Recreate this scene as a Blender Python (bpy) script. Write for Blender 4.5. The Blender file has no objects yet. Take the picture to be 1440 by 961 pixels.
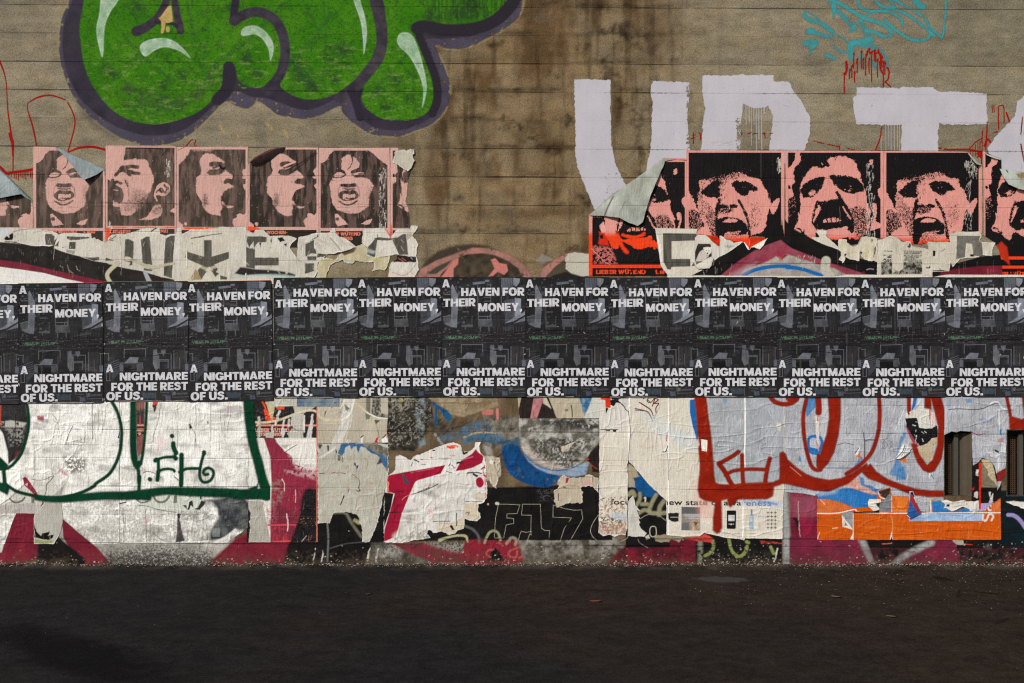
import bpy,math,random
import numpy as np

# ---------------------------------------------------------------- camera, light, exposure
scene = bpy.context.scene
COL = scene.collection
cam_data = bpy.data.cameras.new('camera')
cam_data.lens = 35.0
cam_data.sensor_width = 36.0
cam_data.clip_end = 400.0
cam = bpy.data.objects.new('camera',cam_data)
cam.location = (0.0,-7.0,1.575)
cam.rotation_euler = (math.radians(90),0,0)
COL.objects.link(cam)
scene.camera = cam

SUN_EL,SUN_AZ = math.radians(36),math.radians(-40)     # azimuth: from straight in front of the wall towards the left
world = bpy.data.worlds.new('World')
scene.world = world
world.use_nodes = True
wn = world.node_tree.nodes
wn.clear()
sky = wn.new('ShaderNodeTexSky')
sky.sky_type = 'NISHITA'
sky.sun_disc = False
sky.sun_elevation = SUN_EL
sky.sun_rotation = math.radians(180 + 40)
bg = wn.new('ShaderNodeBackground')
bg.inputs['Strength'].default_value = 0.075
wo = wn.new('ShaderNodeOutputWorld')
world.node_tree.links.new(sky.outputs[0],bg.inputs['Color'])
world.node_tree.links.new(bg.outputs[0],wo.inputs['Surface'])

sun_data = bpy.data.lights.new('sun','SUN')
sun_data.energy = 4.3
sun_data.angle = math.radians(1.2)
sun_data.color = (1.0,0.95,0.87)
sun = bpy.data.objects.new('sun',sun_data)
# direction of travel: from the sky, left and in front of the wall, down into it
sun.rotation_euler = (math.radians(90) - SUN_EL,0,SUN_AZ)
sun.location = (-6,-8,9)
COL.objects.link(sun)

scene.render.engine = 'CYCLES'
scene.view_settings.view_transform = 'Standard'
scene.view_settings.look = 'None'
scene.view_settings.exposure = 0.0
scene.view_settings.gamma = 1.0
scene.cycles.max_bounces = 6
scene.cycles.transparent_max_bounces = 24
scene.cycles.use_denoising = False
scene.cycles.filter_width = 1.1

# ---------------------------------------------------------------- measure of the wall
# one unit = 5 mm; u runs along the wall to the right, v downwards; the pavement meets the wall at v = 795.5
U = 0.005
def wx(u): return (u - 720.0) * U
def wz(v): return (795.5 - v) * U

def lin(c):
    out = []
    for k in c[:3]:
        k = k / 255.0
        out.append(k / 12.92 if k <= 0.04045 else ((k + 0.055) / 1.055) ** 2.4)
    return np.array(out)

# ---------------------------------------------------------------- noise
def vnoise(x,y,seed=0):
    xi = np.floor(x).astype(np.int64); yi = np.floor(y).astype(np.int64)
    xf = x - xi; yf = y - yi
    a = xf * xf * (3 - 2 * xf); b = yf * yf * (3 - 2 * yf)
    def h(p,q):
        n = (p * 374761393 + q * 668265263 + (seed + 7) * 1442695041) & 0xffffffff
        n = ((n ^ (n >> 13)) * 1274126177) & 0xffffffff
        return ((n ^ (n >> 16)) & 0xffff) / 65535.0
    return (h(xi,yi) * (1 - a) + h(xi + 1,yi) * a) * (1 - b) + (h(xi,yi + 1) * (1 - a) + h(xi + 1,yi + 1) * a) * b

def fbm(x,y,s,octv=3,seed=0):
    t = 0; n = 0; w = 1.0
    for o in range(octv):
        t = t + w * vnoise(x / s + 17.3 * o,y / s - 9.1 * o,seed + 31 * o)
        n += w; w *= 0.55; s /= 2.03
    return t / n

def sst(a,b,x):
    t = np.clip((x - a) / (b - a),0,1)
    return t * t * (3 - 2 * t)

def relief(X,Y):
    """Unevenness of the wall and the pasted layers, in millimetres (never negative)."""
    low = sst(318,345,Y) * (0.35 + 0.65 * sst(555,575,Y))
    n1 = fbm(X,Y * 1.0,34,3,5); r1 = np.clip(1 - np.abs(2 * n1 - 1) * 9,0,1)
    n2 = fbm(X * 1.6,Y * 0.45,22,2,9); r2 = np.clip(1 - np.abs(2 * n2 - 1) * 7,0,1)
    n3 = fbm(X * 0.35,Y * 1.5,26,2,19); r3 = np.clip(1 - np.abs(2 * n3 - 1) * 8,0,1)
    base = 1.0 * fbm(X,X * .3,60,2,3)
    slab = 0.5 * (vnoise(np.floor(X / 41.0) * 3.7,np.floor(Y / 19.9) * 5.1,77))
    k = .15 + 1.3 * sst(.3,.7,fbm(X,Y,90,2,211)); q = sst(900,1000,X)
    return base + low * (k * ((2.0 - .6 * q) * r1 ** 2 + (2.2 - 1.2 * q) * r2 ** 2 + (1.4 + 1.0 * q) * r3 ** 2) + slab * 1.6)

def crom(P,n,closed):
    P = np.asarray(P,float); N = len(P)
    if N < 3: return P
    out = []
    rng = range(N) if closed else range(N - 1)
    for i in rng:
        p0 = P[(i - 1) % N] if closed else P[max(i - 1,0)]
        p1 = P[i]; p2 = P[(i + 1) % N]
        p3 = P[(i + 2) % N] if closed else P[min(i + 2,N - 1)]
        for k in range(n):
            t = k / n
            out.append(0.5 * ((2 * p1) + (-p0 + p2) * t + (2 * p0 - 5 * p1 + 4 * p2 - p3) * t * t + (-p0 + 3 * p1 - 3 * p2 + p3) * t ** 3))
    if not closed: out.append(P[-1])
    return np.array(out)

def Z(x0,y0,s):
    """Local drawing frame: (x, y) -> wall units."""
    return lambda *p: [(q[0] / s + x0,q[1] / s + y0) + tuple(q[2:]) for q in p]

def box(x0,y0,x1,y1): return [(x0,y0),(x1,y0),(x1,y1),(x0,y1)]

def mix(c1,c2,s=12,octv=3,seed=0,con=1.6,sx=1,sy=1):
    a,b = lin(c1),lin(c2)
    def f(X,Y):
        t = np.clip((fbm(X * sx,Y * sy,s,octv,seed) - 0.5) * con + 0.5,0,1)[...,None]
        return a * (1 - t) + b * t
    return f

_glyph = {}
def glyphs(s,off):
    key = (s,off)
    if key in _glyph: return _glyph[key]
    c = bpy.data.curves.new('t','FONT'); c.body = s; c.offset = off; c.size = 1.0; c.space_character = 1.0 + off * 1.5
    o = bpy.data.objects.new('t',c); COL.objects.link(o)
    dg = bpy.context.evaluated_depsgraph_get()
    me = o.evaluated_get(dg).to_mesh(); me.calc_loop_triangles()
    v = np.array([p.co[:2] for p in me.vertices]); t = np.array([tt.vertices[:] for tt in me.loop_triangles])
    o.evaluated_get(dg).to_mesh_clear()
    bpy.data.objects.remove(o); bpy.data.curves.remove(c)
    _glyph[key] = (v,t)
    return v,t

def text_points(s,x0,x1,yl,yr,h,off):
    """Triangles of a line of lettering fitted between x0 and x1, baseline yl..yr, capital height h."""
    v,t = glyphs(s,off)
    hv,_ = glyphs('H',off)
    cap0,cap1 = hv[:,1].min(),hv[:,1].max()
    fx = (v[:,0] - v[:,0].min()) / (v[:,0].max() - v[:,0].min())
    X = x0 + fx * (x1 - x0)
    Y = yl + fx * (yr - yl) - (v[:,1] - cap0) / (cap1 - cap0) * h
    return np.stack([X,Y],1),t

def rc(x0,y0,x1,y1): return [(x0,y0),(x1,y0),(x1,y1),(x0,y1)]
def el(cx,cy,rx,ry,a0=0,a1=360,n=36,e=.86):
    o = []
    for i in range(n + 1):
        t = math.radians(a0 + (a1 - a0) * i / n); c,d = math.cos(t),math.sin(t)
        o.append((cx + rx * math.copysign(abs(c) ** e,c),cy + ry * math.copysign(abs(d) ** e,d)))
    return o
def ribbon(p,w):
    P = crom(p,6,False); T = np.gradient(P,axis=0); T /= np.maximum(np.hypot(T[:,0],T[:,1]),1e-6)[:,None]
    N = np.column_stack([-T[:,1],T[:,0]]) * w
    return [tuple(q) for q in P + N] + [tuple(q) for q in (P - N)[::-1]]
_U = [(1,rc(0,.4,.8,1)),(1,el(.4,.4,.4,.415)),(-1,rc(.27,.4,.53,1.1)),(-1,el(.4,.4,.13,.19))]
_R = [(1,rc(0,0,.27,1)),(1,rc(.1,.35,.44,1)),(1,el(.42,.675,.325,.325)),(-1,rc(.27,.57,.42,.785)),(-1,el(.41,.678,.085,.107))]
HEAVY = {'A': (.85,[(1,[(0,0),(.28,1),(.57,1),(.85,0),(.57,0),(.525,.18),(.325,.18),(.28,0)]),(-1,[(.365,.37),(.485,.37),(.425,.68)])]),
         'H': (.8,[(1,rc(0,0,.27,1)),(1,rc(.53,0,.8,1)),(1,rc(.2,.39,.6,.62))]),'V': (.85,[(1,[(0,1),(.28,1),(.425,.36),(.57,1),(.85,1),(.57,0),(.28,0)])]),
         'E': (.64,[(1,rc(0,0,.27,1)),(1,rc(.1,0,.64,.22)),(1,rc(.1,.4,.6,.6)),(1,rc(.1,.78,.64,1))]),'F': (.62,[(1,rc(0,0,.27,1)),(1,rc(.1,.36,.57,.57)),(1,rc(.1,.78,.62,1))]),
         'N': (.82,[(1,rc(0,0,.25,1)),(1,rc(.57,0,.82,1)),(1,[(0,1),(.28,1),(.82,0),(.54,0)])]),'O': (.9,[(1,el(.45,.5,.45,.52)),(-1,el(.45,.5,.175,.285))]),
         'R': (.77,_R + [(1,[(.24,.42),(.5,.42),(.78,0),(.47,0)])]),'P': (.75,_R),'T': (.72,[(1,rc(0,.78,.72,1)),(1,rc(.225,0,.495,1))]),'I': (.27,[(1,rc(0,0,.27,1))]),
         'M': (1.0,[(1,rc(0,0,.25,1)),(1,rc(.75,0,1,1)),(1,[(0,1),(.3,1),(.5,.44),(.7,1),(1,1),(.6,0),(.4,0)])]),'Y': (.84,[(1,[(0,1),(.29,1),(.42,.66),(.55,1),(.84,1),(.555,.4),(.555,0),(.285,0),(.285,.4)])]),
         'G': (.88,[(1,el(.45,.5,.45,.52)),(-1,el(.45,.5,.18,.285)),(-1,[(.6,.5),(1,.5),(1,.72),(.6,.7)]),(1,rc(.46,.34,.88,.54)),(1,rc(.64,.08,.88,.5))]),'C': (.84,[(1,el(.45,.5,.45,.52)),(-1,el(.45,.5,.18,.285)),(-1,rc(.55,.36,1,.64))]),
         'S': (.74,[(1,ribbon([(.62,.70),(.58,.83),(.38,.895),(.18,.82),(.155,.69),(.27,.59),(.46,.52),(.595,.42),(.6,.27),(.5,.14),(.34,.105),(.17,.16),(.09,.31)],.115))]),
         'U': (.8,_U),'Ü': (.8,_U + [(1,rc(.12,1.07,.33,1.25)),(1,rc(.47,1.07,.68,1.25))]),'L': (.6,[(1,rc(0,0,.27,1)),(1,rc(.1,0,.6,.22))]),
         'D': (.82,[(1,rc(0,0,.4,1)),(1,el(.38,.5,.44,.5)),(-1,rc(.27,.21,.38,.79)),(-1,el(.36,.5,.19,.29))]),'B': (.74,[(1,rc(0,0,.42,1)),(1,el(.42,.73,.29,.27)),(1,el(.42,.28,.32,.28)),(-1,rc(.27,.6,.43,.8)),(-1,rc(.27,.2,.45,.41))]),
         'W': (1.2,[(1,[(0,1),(.27,1),(.38,.4),(.48,1),(.72,1),(.82,.4),(.93,1),(1.2,1),(.98,0),(.7,0),(.6,.5),(.5,0),(.22,0)])]),'1': (.46,[(1,[(0,.7),(.2,1),(.46,1),(.46,0),(.18,0),(.18,.66),(.04,.6)])]),
         '-': (.36,[(1,rc(0,.34,.36,.55))]),'.': (.27,[(1,rc(0,0,.27,.25))]),',': (.27,[(1,[(0,.25),(.27,.25),(.27,.02),(.14,-.2),(.02,-.2),(.1,0),(0,0)])])}

class Art:
    """A sheet of paint or print: colour, cover and relief on a fine lattice, turned into a mesh."""
    def __init__(s,x0,y0,x1,y1,res=0.8,base=None):
        s.x0,s.y0 = x0,y0
        s.nx = int(round((x1 - x0) / res)) + 1; s.ny = int(round((y1 - y0) / res)) + 1
        s.xs = np.linspace(x0,x1,s.nx); s.ys = np.linspace(y0,y1,s.ny)
        s.dx = s.xs[1] - s.xs[0]; s.dy = s.ys[1] - s.ys[0]
        s.X,s.Y = np.meshgrid(s.xs,s.ys)
        s.C = np.zeros((s.ny,s.nx,3)); s.A = np.zeros((s.ny,s.nx)); s.D = np.zeros((s.ny,s.nx))
        s.lock = False
        s.last = None
        s.R = max(s.dx,s.dy)
        if base is not None:
            s.C[:] = base(s.X,s.Y) if callable(base) else lin(base)
            s.A[:] = 1
    def win(s,a0,b0,a1,b1):
        i0 = max(0,int((a0 - s.x0) / s.dx)); i1 = min(s.nx,int((a1 - s.x0) / s.dx) + 2)
        j0 = max(0,int((b0 - s.y0) / s.dy)); j1 = min(s.ny,int((b1 - s.y0) / s.dy) + 2)
        return (slice(j0,j1),slice(i0,i1)) if i1 > i0 and j1 > j0 else None
    def warp(s,w,jag,js,seed):
        X,Y = s.X[w],s.Y[w]
        if jag:
            X2 = X + (fbm(X,Y,js,3,seed + 101) - .5) * 2.6 * jag
            Y2 = Y + (fbm(X,Y,js,3,seed + 202) - .5) * 2.6 * jag
            return X2,Y2
        return X,Y
    def tex(s,w,tex,seed):
        thr,size,sharp = tex[:3]
        sx,sy = (tex[3],tex[4]) if len(tex) > 3 else (1,1)
        return sst(thr - sharp,thr + sharp,fbm(s.X[w] * sx,s.Y[w] * sy,size,3,seed + 55))
    def put(s,w,cov,col):
        c = col(s.X[w],s.Y[w]) if callable(col) else lin(col)
        s.last = (w,cov)
        A = s.A[w]; C = s.C[w]
        if s.lock:
            k = (cov * (A > 0.003))[...,None]
            s.C[w] = C * (1 - k) + c * k
        else:
            An = cov + A * (1 - cov)
            k = (cov / np.maximum(An,1e-6))[...,None]
            s.C[w] = np.where(An[...,None] > 1e-5,C * (1 - k) + c * k,C)
            s.A[w] = An
    def polycov(s,pts,soft,jag,js,sm,seed):
        P = np.array([p[:2] for p in pts],float)
        if sm: P = crom(P,sm,True)
        m = soft + jag * 1.5 + 2
        w = s.win(P[:,0].min() - m,P[:,1].min() - m,P[:,0].max() + m,P[:,1].max() + m)
        if w is None: return None,None
        X,Y = s.warp(w,jag,js,seed)
        ins = np.zeros(X.shape,bool); d2 = np.full(X.shape,1e9)
        Q = np.roll(P,-1,0)
        for (ax,ay),(bx,by) in zip(P,Q):
            if ay != by:
                c = (Y >= min(ay,by)) & (Y < max(ay,by))
                ins ^= c & (X < ax + (Y - ay) * (bx - ax) / (by - ay))
            vx,vy = bx - ax,by - ay; L = vx * vx + vy * vy
            if L < 1e-9: continue
            sw = s.win(min(ax,bx) - m,min(ay,by) - m,max(ax,bx) + m,max(ay,by) + m)
            if sw is None: continue
            r = (slice(max(sw[0].start,w[0].start) - w[0].start,max(0,min(sw[0].stop,w[0].stop) - w[0].start)),
                 slice(max(sw[1].start,w[1].start) - w[1].start,max(0,min(sw[1].stop,w[1].stop) - w[1].start)))
            xx,yy = X[r],Y[r]
            if xx.size == 0: continue
            t = np.clip(((xx - ax) * vx + (yy - ay) * vy) / L,0,1)
            d2[r] = np.minimum(d2[r],(xx - ax - t * vx) ** 2 + (yy - ay - t * vy) ** 2)
        d = np.sqrt(d2); sd = np.where(ins,d,-d)
        so = max(soft,s.R * 0.55)
        return w,sst(-so,so,sd)
    def fill(s,pts,col,soft=.5,a=1.0,jag=0,js=6,sm=0,tex=None,seed=1):
        w,cov = s.polycov(pts,soft,jag,js,sm,seed)
        if w is None: return s
        if tex: cov = cov * s.tex(w,tex,seed)
        s.put(w,cov * a,col); return s
    def cut(s,pts,soft=.4,jag=0,js=6,sm=0,seed=1,tex=None):
        w,cov = s.polycov(pts,soft,jag,js,sm,seed)
        if w is None: return s
        if tex: cov = cov * s.tex(w,tex,seed)
        s.A[w] = s.A[w] * (1 - cov); return s
    def strokecov(s,pts,wd,soft,jag,js,sm,seed):
        pts = [tuple(p) for p in pts]
        W = np.array([p[2] if len(p) > 2 else wd for p in pts],float)
        P = np.column_stack([np.array([p[:2] for p in pts],float),W])
        if sm and len(P) > 2: P = crom(P,sm,False)
        m = P[:,2].max() / 2 + soft + jag * 1.5 + 2
        w = s.win(P[:,0].min() - m,P[:,1].min() - m,P[:,0].max() + m,P[:,1].max() + m)
        if w is None: return None,None
        X,Y = s.warp(w,jag,js,seed)
        best = np.full(X.shape,-1e9)
        if len(P) == 1: P = np.vstack([P,P + [1e-3,0,0]])
        for (ax,ay,aw),(bx,by,bw) in zip(P[:-1],P[1:]):
            sw = s.win(min(ax,bx) - m,min(ay,by) - m,max(ax,bx) + m,max(ay,by) + m)
            if sw is None: continue
            r = (slice(max(sw[0].start,w[0].start) - w[0].start,max(0,min(sw[0].stop,w[0].stop) - w[0].start)),
                 slice(max(sw[1].start,w[1].start) - w[1].start,max(0,min(sw[1].stop,w[1].stop) - w[1].start)))
            xx,yy = X[r],Y[r]
            if xx.size == 0: continue
            vx,vy = bx - ax,by - ay; L = max(vx * vx + vy * vy,1e-9)
            t = np.clip(((xx - ax) * vx + (yy - ay) * vy) / L,0,1)
            d = np.sqrt((xx - ax - t * vx) ** 2 + (yy - ay - t * vy) ** 2)
            best[r] = np.maximum(best[r],(aw + (bw - aw) * t) / 2 - d)
        so = max(soft,s.R * 0.55)
        return w,sst(-so,so,best)
    def stroke(s,pts,wd,col,soft=.5,a=1.0,jag=0,js=5,sm=8,tex=None,seed=1):
        w,cov = s.strokecov(pts,wd,soft,jag,js,sm,seed)
        if w is None: return s
        if tex: cov = cov * s.tex(w,tex,seed)
        s.put(w,cov * a,col); return s
    def ridge(s,pts,wd,h,sm=4,jag=0):
        """A crease: lifts the sheet along a line."""
        w,cov = s.strokecov(pts,wd,wd * .6,jag,8,sm,3)
        if w is not None: s.D[w] += cov * h
        return s
    def text(s,txt,x0,x1,yl,yr,h,col,off=.02,a=1.0,tex=None,seed=1):
        P,T = text_points(txt,x0,x1,yl,yr,h,off)
        w = s.win(P[:,0].min() - 2,P[:,1].min() - 2,P[:,0].max() + 2,P[:,1].max() + 2)
        if w is None: return s
        cov = np.zeros(s.X[w].shape)
        for ox in (-.34,0,.34):
            for oy in (-.34,0,.34):
                hit = np.zeros(cov.shape,bool)
                for t in T:
                    q = P[t]
                    sw = s.win(q[:,0].min() - 1,q[:,1].min() - 1,q[:,0].max() + 1,q[:,1].max() + 1)
                    if sw is None: continue
                    xx,yy = s.X[sw] + ox * s.dx,s.Y[sw] + oy * s.dy
                    e = [(q[(k + 1) % 3][0] - q[k][0]) * (yy - q[k][1]) - (q[(k + 1) % 3][1] - q[k][1]) * (xx - q[k][0]) for k in range(3)]
                    c = ((e[0] >= 0) & (e[1] >= 0) & (e[2] >= 0)) | ((e[0] <= 0) & (e[1] <= 0) & (e[2] <= 0))
                    r = (slice(sw[0].start - w[0].start,sw[0].stop - w[0].start),slice(sw[1].start - w[1].start,sw[1].stop - w[1].start))
                    if hit[r].shape == c.shape: hit[r] |= c
                cov += hit / 9.0
        cov = np.clip(cov,0,1)
        if tex: cov = cov * s.tex(w,tex,seed)
        s.put(w,cov * a,col); return s
    def heavy(s,txt,x0,x1,yl,yr,h,col,a=1.0,tex=None,seed=1):
        """A line of heavy block capitals between x0 and x1, baseline yl..yr, height h."""
        adv = []; x = 0
        for ch in txt:
            wd,ops = HEAVY.get(ch,(.26,[])); adv.append((x,ops)); x += wd + (.055 if ch != ' ' else .02)
        k = (x1 - x0) / (x - .055)
        for gx,ops in adv:
            if not ops: continue
            tot = None
            L = lambda p: [(x0 + (gx + q[0]) * k,yl + (yr - yl) * (gx + q[0]) * k / (x1 - x0) - q[1] * h) for q in p]
            w = s.win(x0 + (gx - .1) * k - 2,min(yl,yr) - 1.4 * h - 2,x0 + (gx + 1.35) * k + 2,max(yl,yr) + .4 * h + 2)
            if w is None: continue
            tot = np.zeros(s.X[w].shape)
            for sg,p in ops:
                w2,cov = s.polycov(L(p),s.R * .5,0,5,0,1)
                if w2 is None: continue
                r = (slice(max(w2[0].start - w[0].start,0),w2[0].stop - w[0].start),slice(max(w2[1].start - w[1].start,0),w2[1].stop - w[1].start))
                c = cov[max(w[0].start - w2[0].start,0):,max(w[1].start - w2[1].start,0):]
                t = tot[r]; c = c[:t.shape[0],:t.shape[1]]
                tot[r] = np.maximum(t,c) if sg > 0 else t * (1 - c)
            if tex: tot = tot * s.tex(w,tex,seed)
            s.put(w,tot * a,col)
        return s
    def grain(s,amt,size,seed=0,sx=1,sy=1):
        s.C *= (1 + amt * 2 * (fbm(s.X * sx,s.Y * sy,size,3,seed) - .5))[...,None]; return s
    def scratches(s,reg,n,L,col,wd=.5,ang=90,spread=15,a=.8,seed=0):
        r = random.Random(seed)
        for _ in range(n):
            x = r.uniform(reg[0],reg[2]); y = r.uniform(reg[1],reg[3]); l = L * r.uniform(.3,1.3)
            t = math.radians(ang + r.uniform(-spread,spread))
            s.stroke([(x,y),(x + l * math.cos(t),y + l * math.sin(t))],wd * r.uniform(.6,1.5),col,soft=.4,a=a * r.uniform(.4,1),jag=.5)
        return s
    def dots(s,reg,n,rmin,rmax,col,a=.9,seed=0,jag=.5):
        r = random.Random(seed)
        for _ in range(n):
            x = r.uniform(reg[0],reg[2]); y = r.uniform(reg[1],reg[3])
            k = rmin + (rmax - rmin) * r.random() ** 3
            s.stroke([(x,y),(x + r.uniform(-k,k),y + r.uniform(-k,k) * .5)],k * 2,col,soft=.4,a=a * r.uniform(.5,1),jag=jag)
        return s
    def build(s,name,mat,depth,parent=None,lift=None,plain=False):
        keep = s.A > 0.02
        q = keep[:-1,:-1] | keep[1:,:-1] | keep[:-1,1:] | keep[1:,1:]
        vm = np.zeros(s.A.shape,bool)
        vm[:-1,:-1] |= q; vm[1:,:-1] |= q; vm[:-1,1:] |= q; vm[1:,1:] |= q
        idx = np.full(s.A.shape,-1,np.int64); nv = int(vm.sum()); idx[vm] = np.arange(nv)
        D = depth + relief(s.X,s.Y * 0 if plain else s.Y) + s.D
        if lift is not None: D = D + lift(s.X,s.Y)
        px = (s.X[vm] - 720) * U; pz = (795.5 - s.Y[vm]) * U; py = -D[vm] * 0.001
        ox,oz = float((px.min() + px.max()) / 2),float(pz.min())
        co = np.empty((nv,3),np.float32); co[:,0] = px - ox; co[:,1] = py; co[:,2] = pz - oz
        f = np.stack([idx[1:,:-1][q],idx[1:,1:][q],idx[:-1,1:][q],idx[:-1,:-1][q]],1).astype(np.int32)
        me = bpy.data.meshes.new(name)
        me.vertices.add(nv); me.vertices.foreach_set('co',co.ravel())
        me.loops.add(f.size); me.loops.foreach_set('vertex_index',f.ravel())
        me.polygons.add(len(f)); me.polygons.foreach_set('loop_start',np.arange(0,f.size,4,dtype=np.int32))
        me.update(calc_edges=True)
        at = me.attributes.new('Col','FLOAT_COLOR','POINT')
        rgba = np.empty((nv,4),np.float32); rgba[:,:3] = np.clip(s.C[vm],0,.95); rgba[:,3] = np.clip(s.A[vm],0,1)
        at.data.foreach_set('color',rgba.ravel())
        me.polygons.foreach_set('use_smooth',np.ones(len(f),bool))
        me.materials.append(mat)
        o = bpy.data.objects.new(name,me); COL.objects.link(o)
        o.location = (ox,0,oz)
        if parent is not None:
            o.parent = parent
            o.location = (ox - parent.location.x,0 - parent.location.y,oz - parent.location.z)
        return o

def blur(v,r):
    for ax in (0,1):
        for _ in range(2):
            p = np.pad(v,[(r + 1,r) if k == ax else (0,0) for k in (0,1)],mode='edge').cumsum(ax)
            n = v.shape[ax]
            v = (np.take(p,range(2 * r + 1,2 * r + 1 + n),ax) - np.take(p,range(0,n),ax)) / (2 * r + 1)
    return v

def tag(o,label=None,cat=None,group=None,kind=None):
    if label: o['label'] = label
    if cat: o['category'] = cat
    if group: o['group'] = group
    if kind: o['kind'] = kind
    return o

# ---------------------------------------------------------------- materials
class NT:
    def __init__(s,name):
        s.m = bpy.data.materials.new(name); s.m.use_nodes = True
        s.t = s.m.node_tree; s.n = s.t.nodes; s.n.clear()
    def new(s,kind,**kw):
        n = s.n.new(kind)
        for k,v in kw.items(): setattr(n,k,v)
        return n
    def put(s,sock,val):
        if hasattr(val,'is_output'): s.t.links.new(val,sock)
        else: sock.default_value = val
    def math(s,op,a,b=None,c=None,clamp=False):
        n = s.new('ShaderNodeMath',operation=op); n.use_clamp = clamp
        s.put(n.inputs[0],a)
        if b is not None: s.put(n.inputs[1],b)
        if c is not None: s.put(n.inputs[2],c)
        return n.outputs[0]
    def noise(s,vec,scale,detail=4,rough=.55):
        n = s.new('ShaderNodeTexNoise'); s.put(n.inputs['Vector'],vec)
        n.inputs['Scale'].default_value = scale; n.inputs['Detail'].default_value = detail; n.inputs['Roughness'].default_value = rough
        return n.outputs['Fac']
    def ramp(s,x,a,b,lo=0.0,hi=1.0):
        n = s.new('ShaderNodeMapRange'); n.interpolation_type = 'SMOOTHSTEP'
        s.put(n.inputs[0],x); n.inputs[1].default_value = a; n.inputs[2].default_value = b
        n.inputs[3].default_value = lo; n.inputs[4].default_value = hi
        return n.outputs[0]
    def mulcol(s,col,fac):
        n = s.new('ShaderNodeVectorMath',operation='SCALE'); s.put(n.inputs[0],col); s.put(n.inputs['Scale'],fac)
        return n.outputs[0]
    def mixcol(s,f,a,b):
        n = s.new('ShaderNodeMix',data_type='RGBA'); s.put(n.inputs[0],f); s.put(n.inputs[6],a); s.put(n.inputs[7],b)
        return n.outputs[2]

def seams(t,pos):
    """Shuttering-board joints of the concrete: 1 in the joint, 0 on the board; also the row number."""
    sp = t.new('ShaderNodeSeparateXYZ'); t.put(sp.inputs[0],pos)
    x,z = sp.outputs[0],sp.outputs[2]
    wob = t.math('MULTIPLY',t.math('SUBTRACT',t.noise(pos,2.2,3),.5),0.004)
    zz = t.math('ADD',t.math('ADD',z,wob),t.math('MULTIPLY',x,0.0053))
    s = t.math('DIVIDE',t.math('SUBTRACT',3.9235,zz),0.199)
    d = t.math('DIVIDE',t.math('MULTIPLY',t.math('PINGPONG',s,0.5),0.199),t.ramp(t.noise(pos,3.1,5,.65),.3,.7,.45,1.9))
    wr = t.new('ShaderNodeTexWhiteNoise',noise_dimensions='1D'); t.put(wr.inputs['W'],t.math('ROUND',s))
    strength = t.ramp(t.noise(pos,1.3,4),.36,.62,.02,1.0)
    strength = t.math('MULTIPLY',strength,t.ramp(wr.outputs['Value'],0,.8,.35,1.15))
    return t.math('MULTIPLY',t.ramp(d,0.0014,0.0048,1,0),strength,None,True),t.math('FLOOR',s),strength

def concrete_bump(t,pos):
    joint,row,st = seams(t,pos)
    fine = t.noise(pos,70,5,.65)
    pits = t.ramp(t.noise(pos,150,2),.30,.40,0,1)
    h = t.math('ADD',t.math('MULTIPLY',joint,-0.8),t.math('ADD',t.math('MULTIPLY',fine,.5),t.math('MULTIPLY',pits,.35)))
    return h,joint,fine,pits,row

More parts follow.
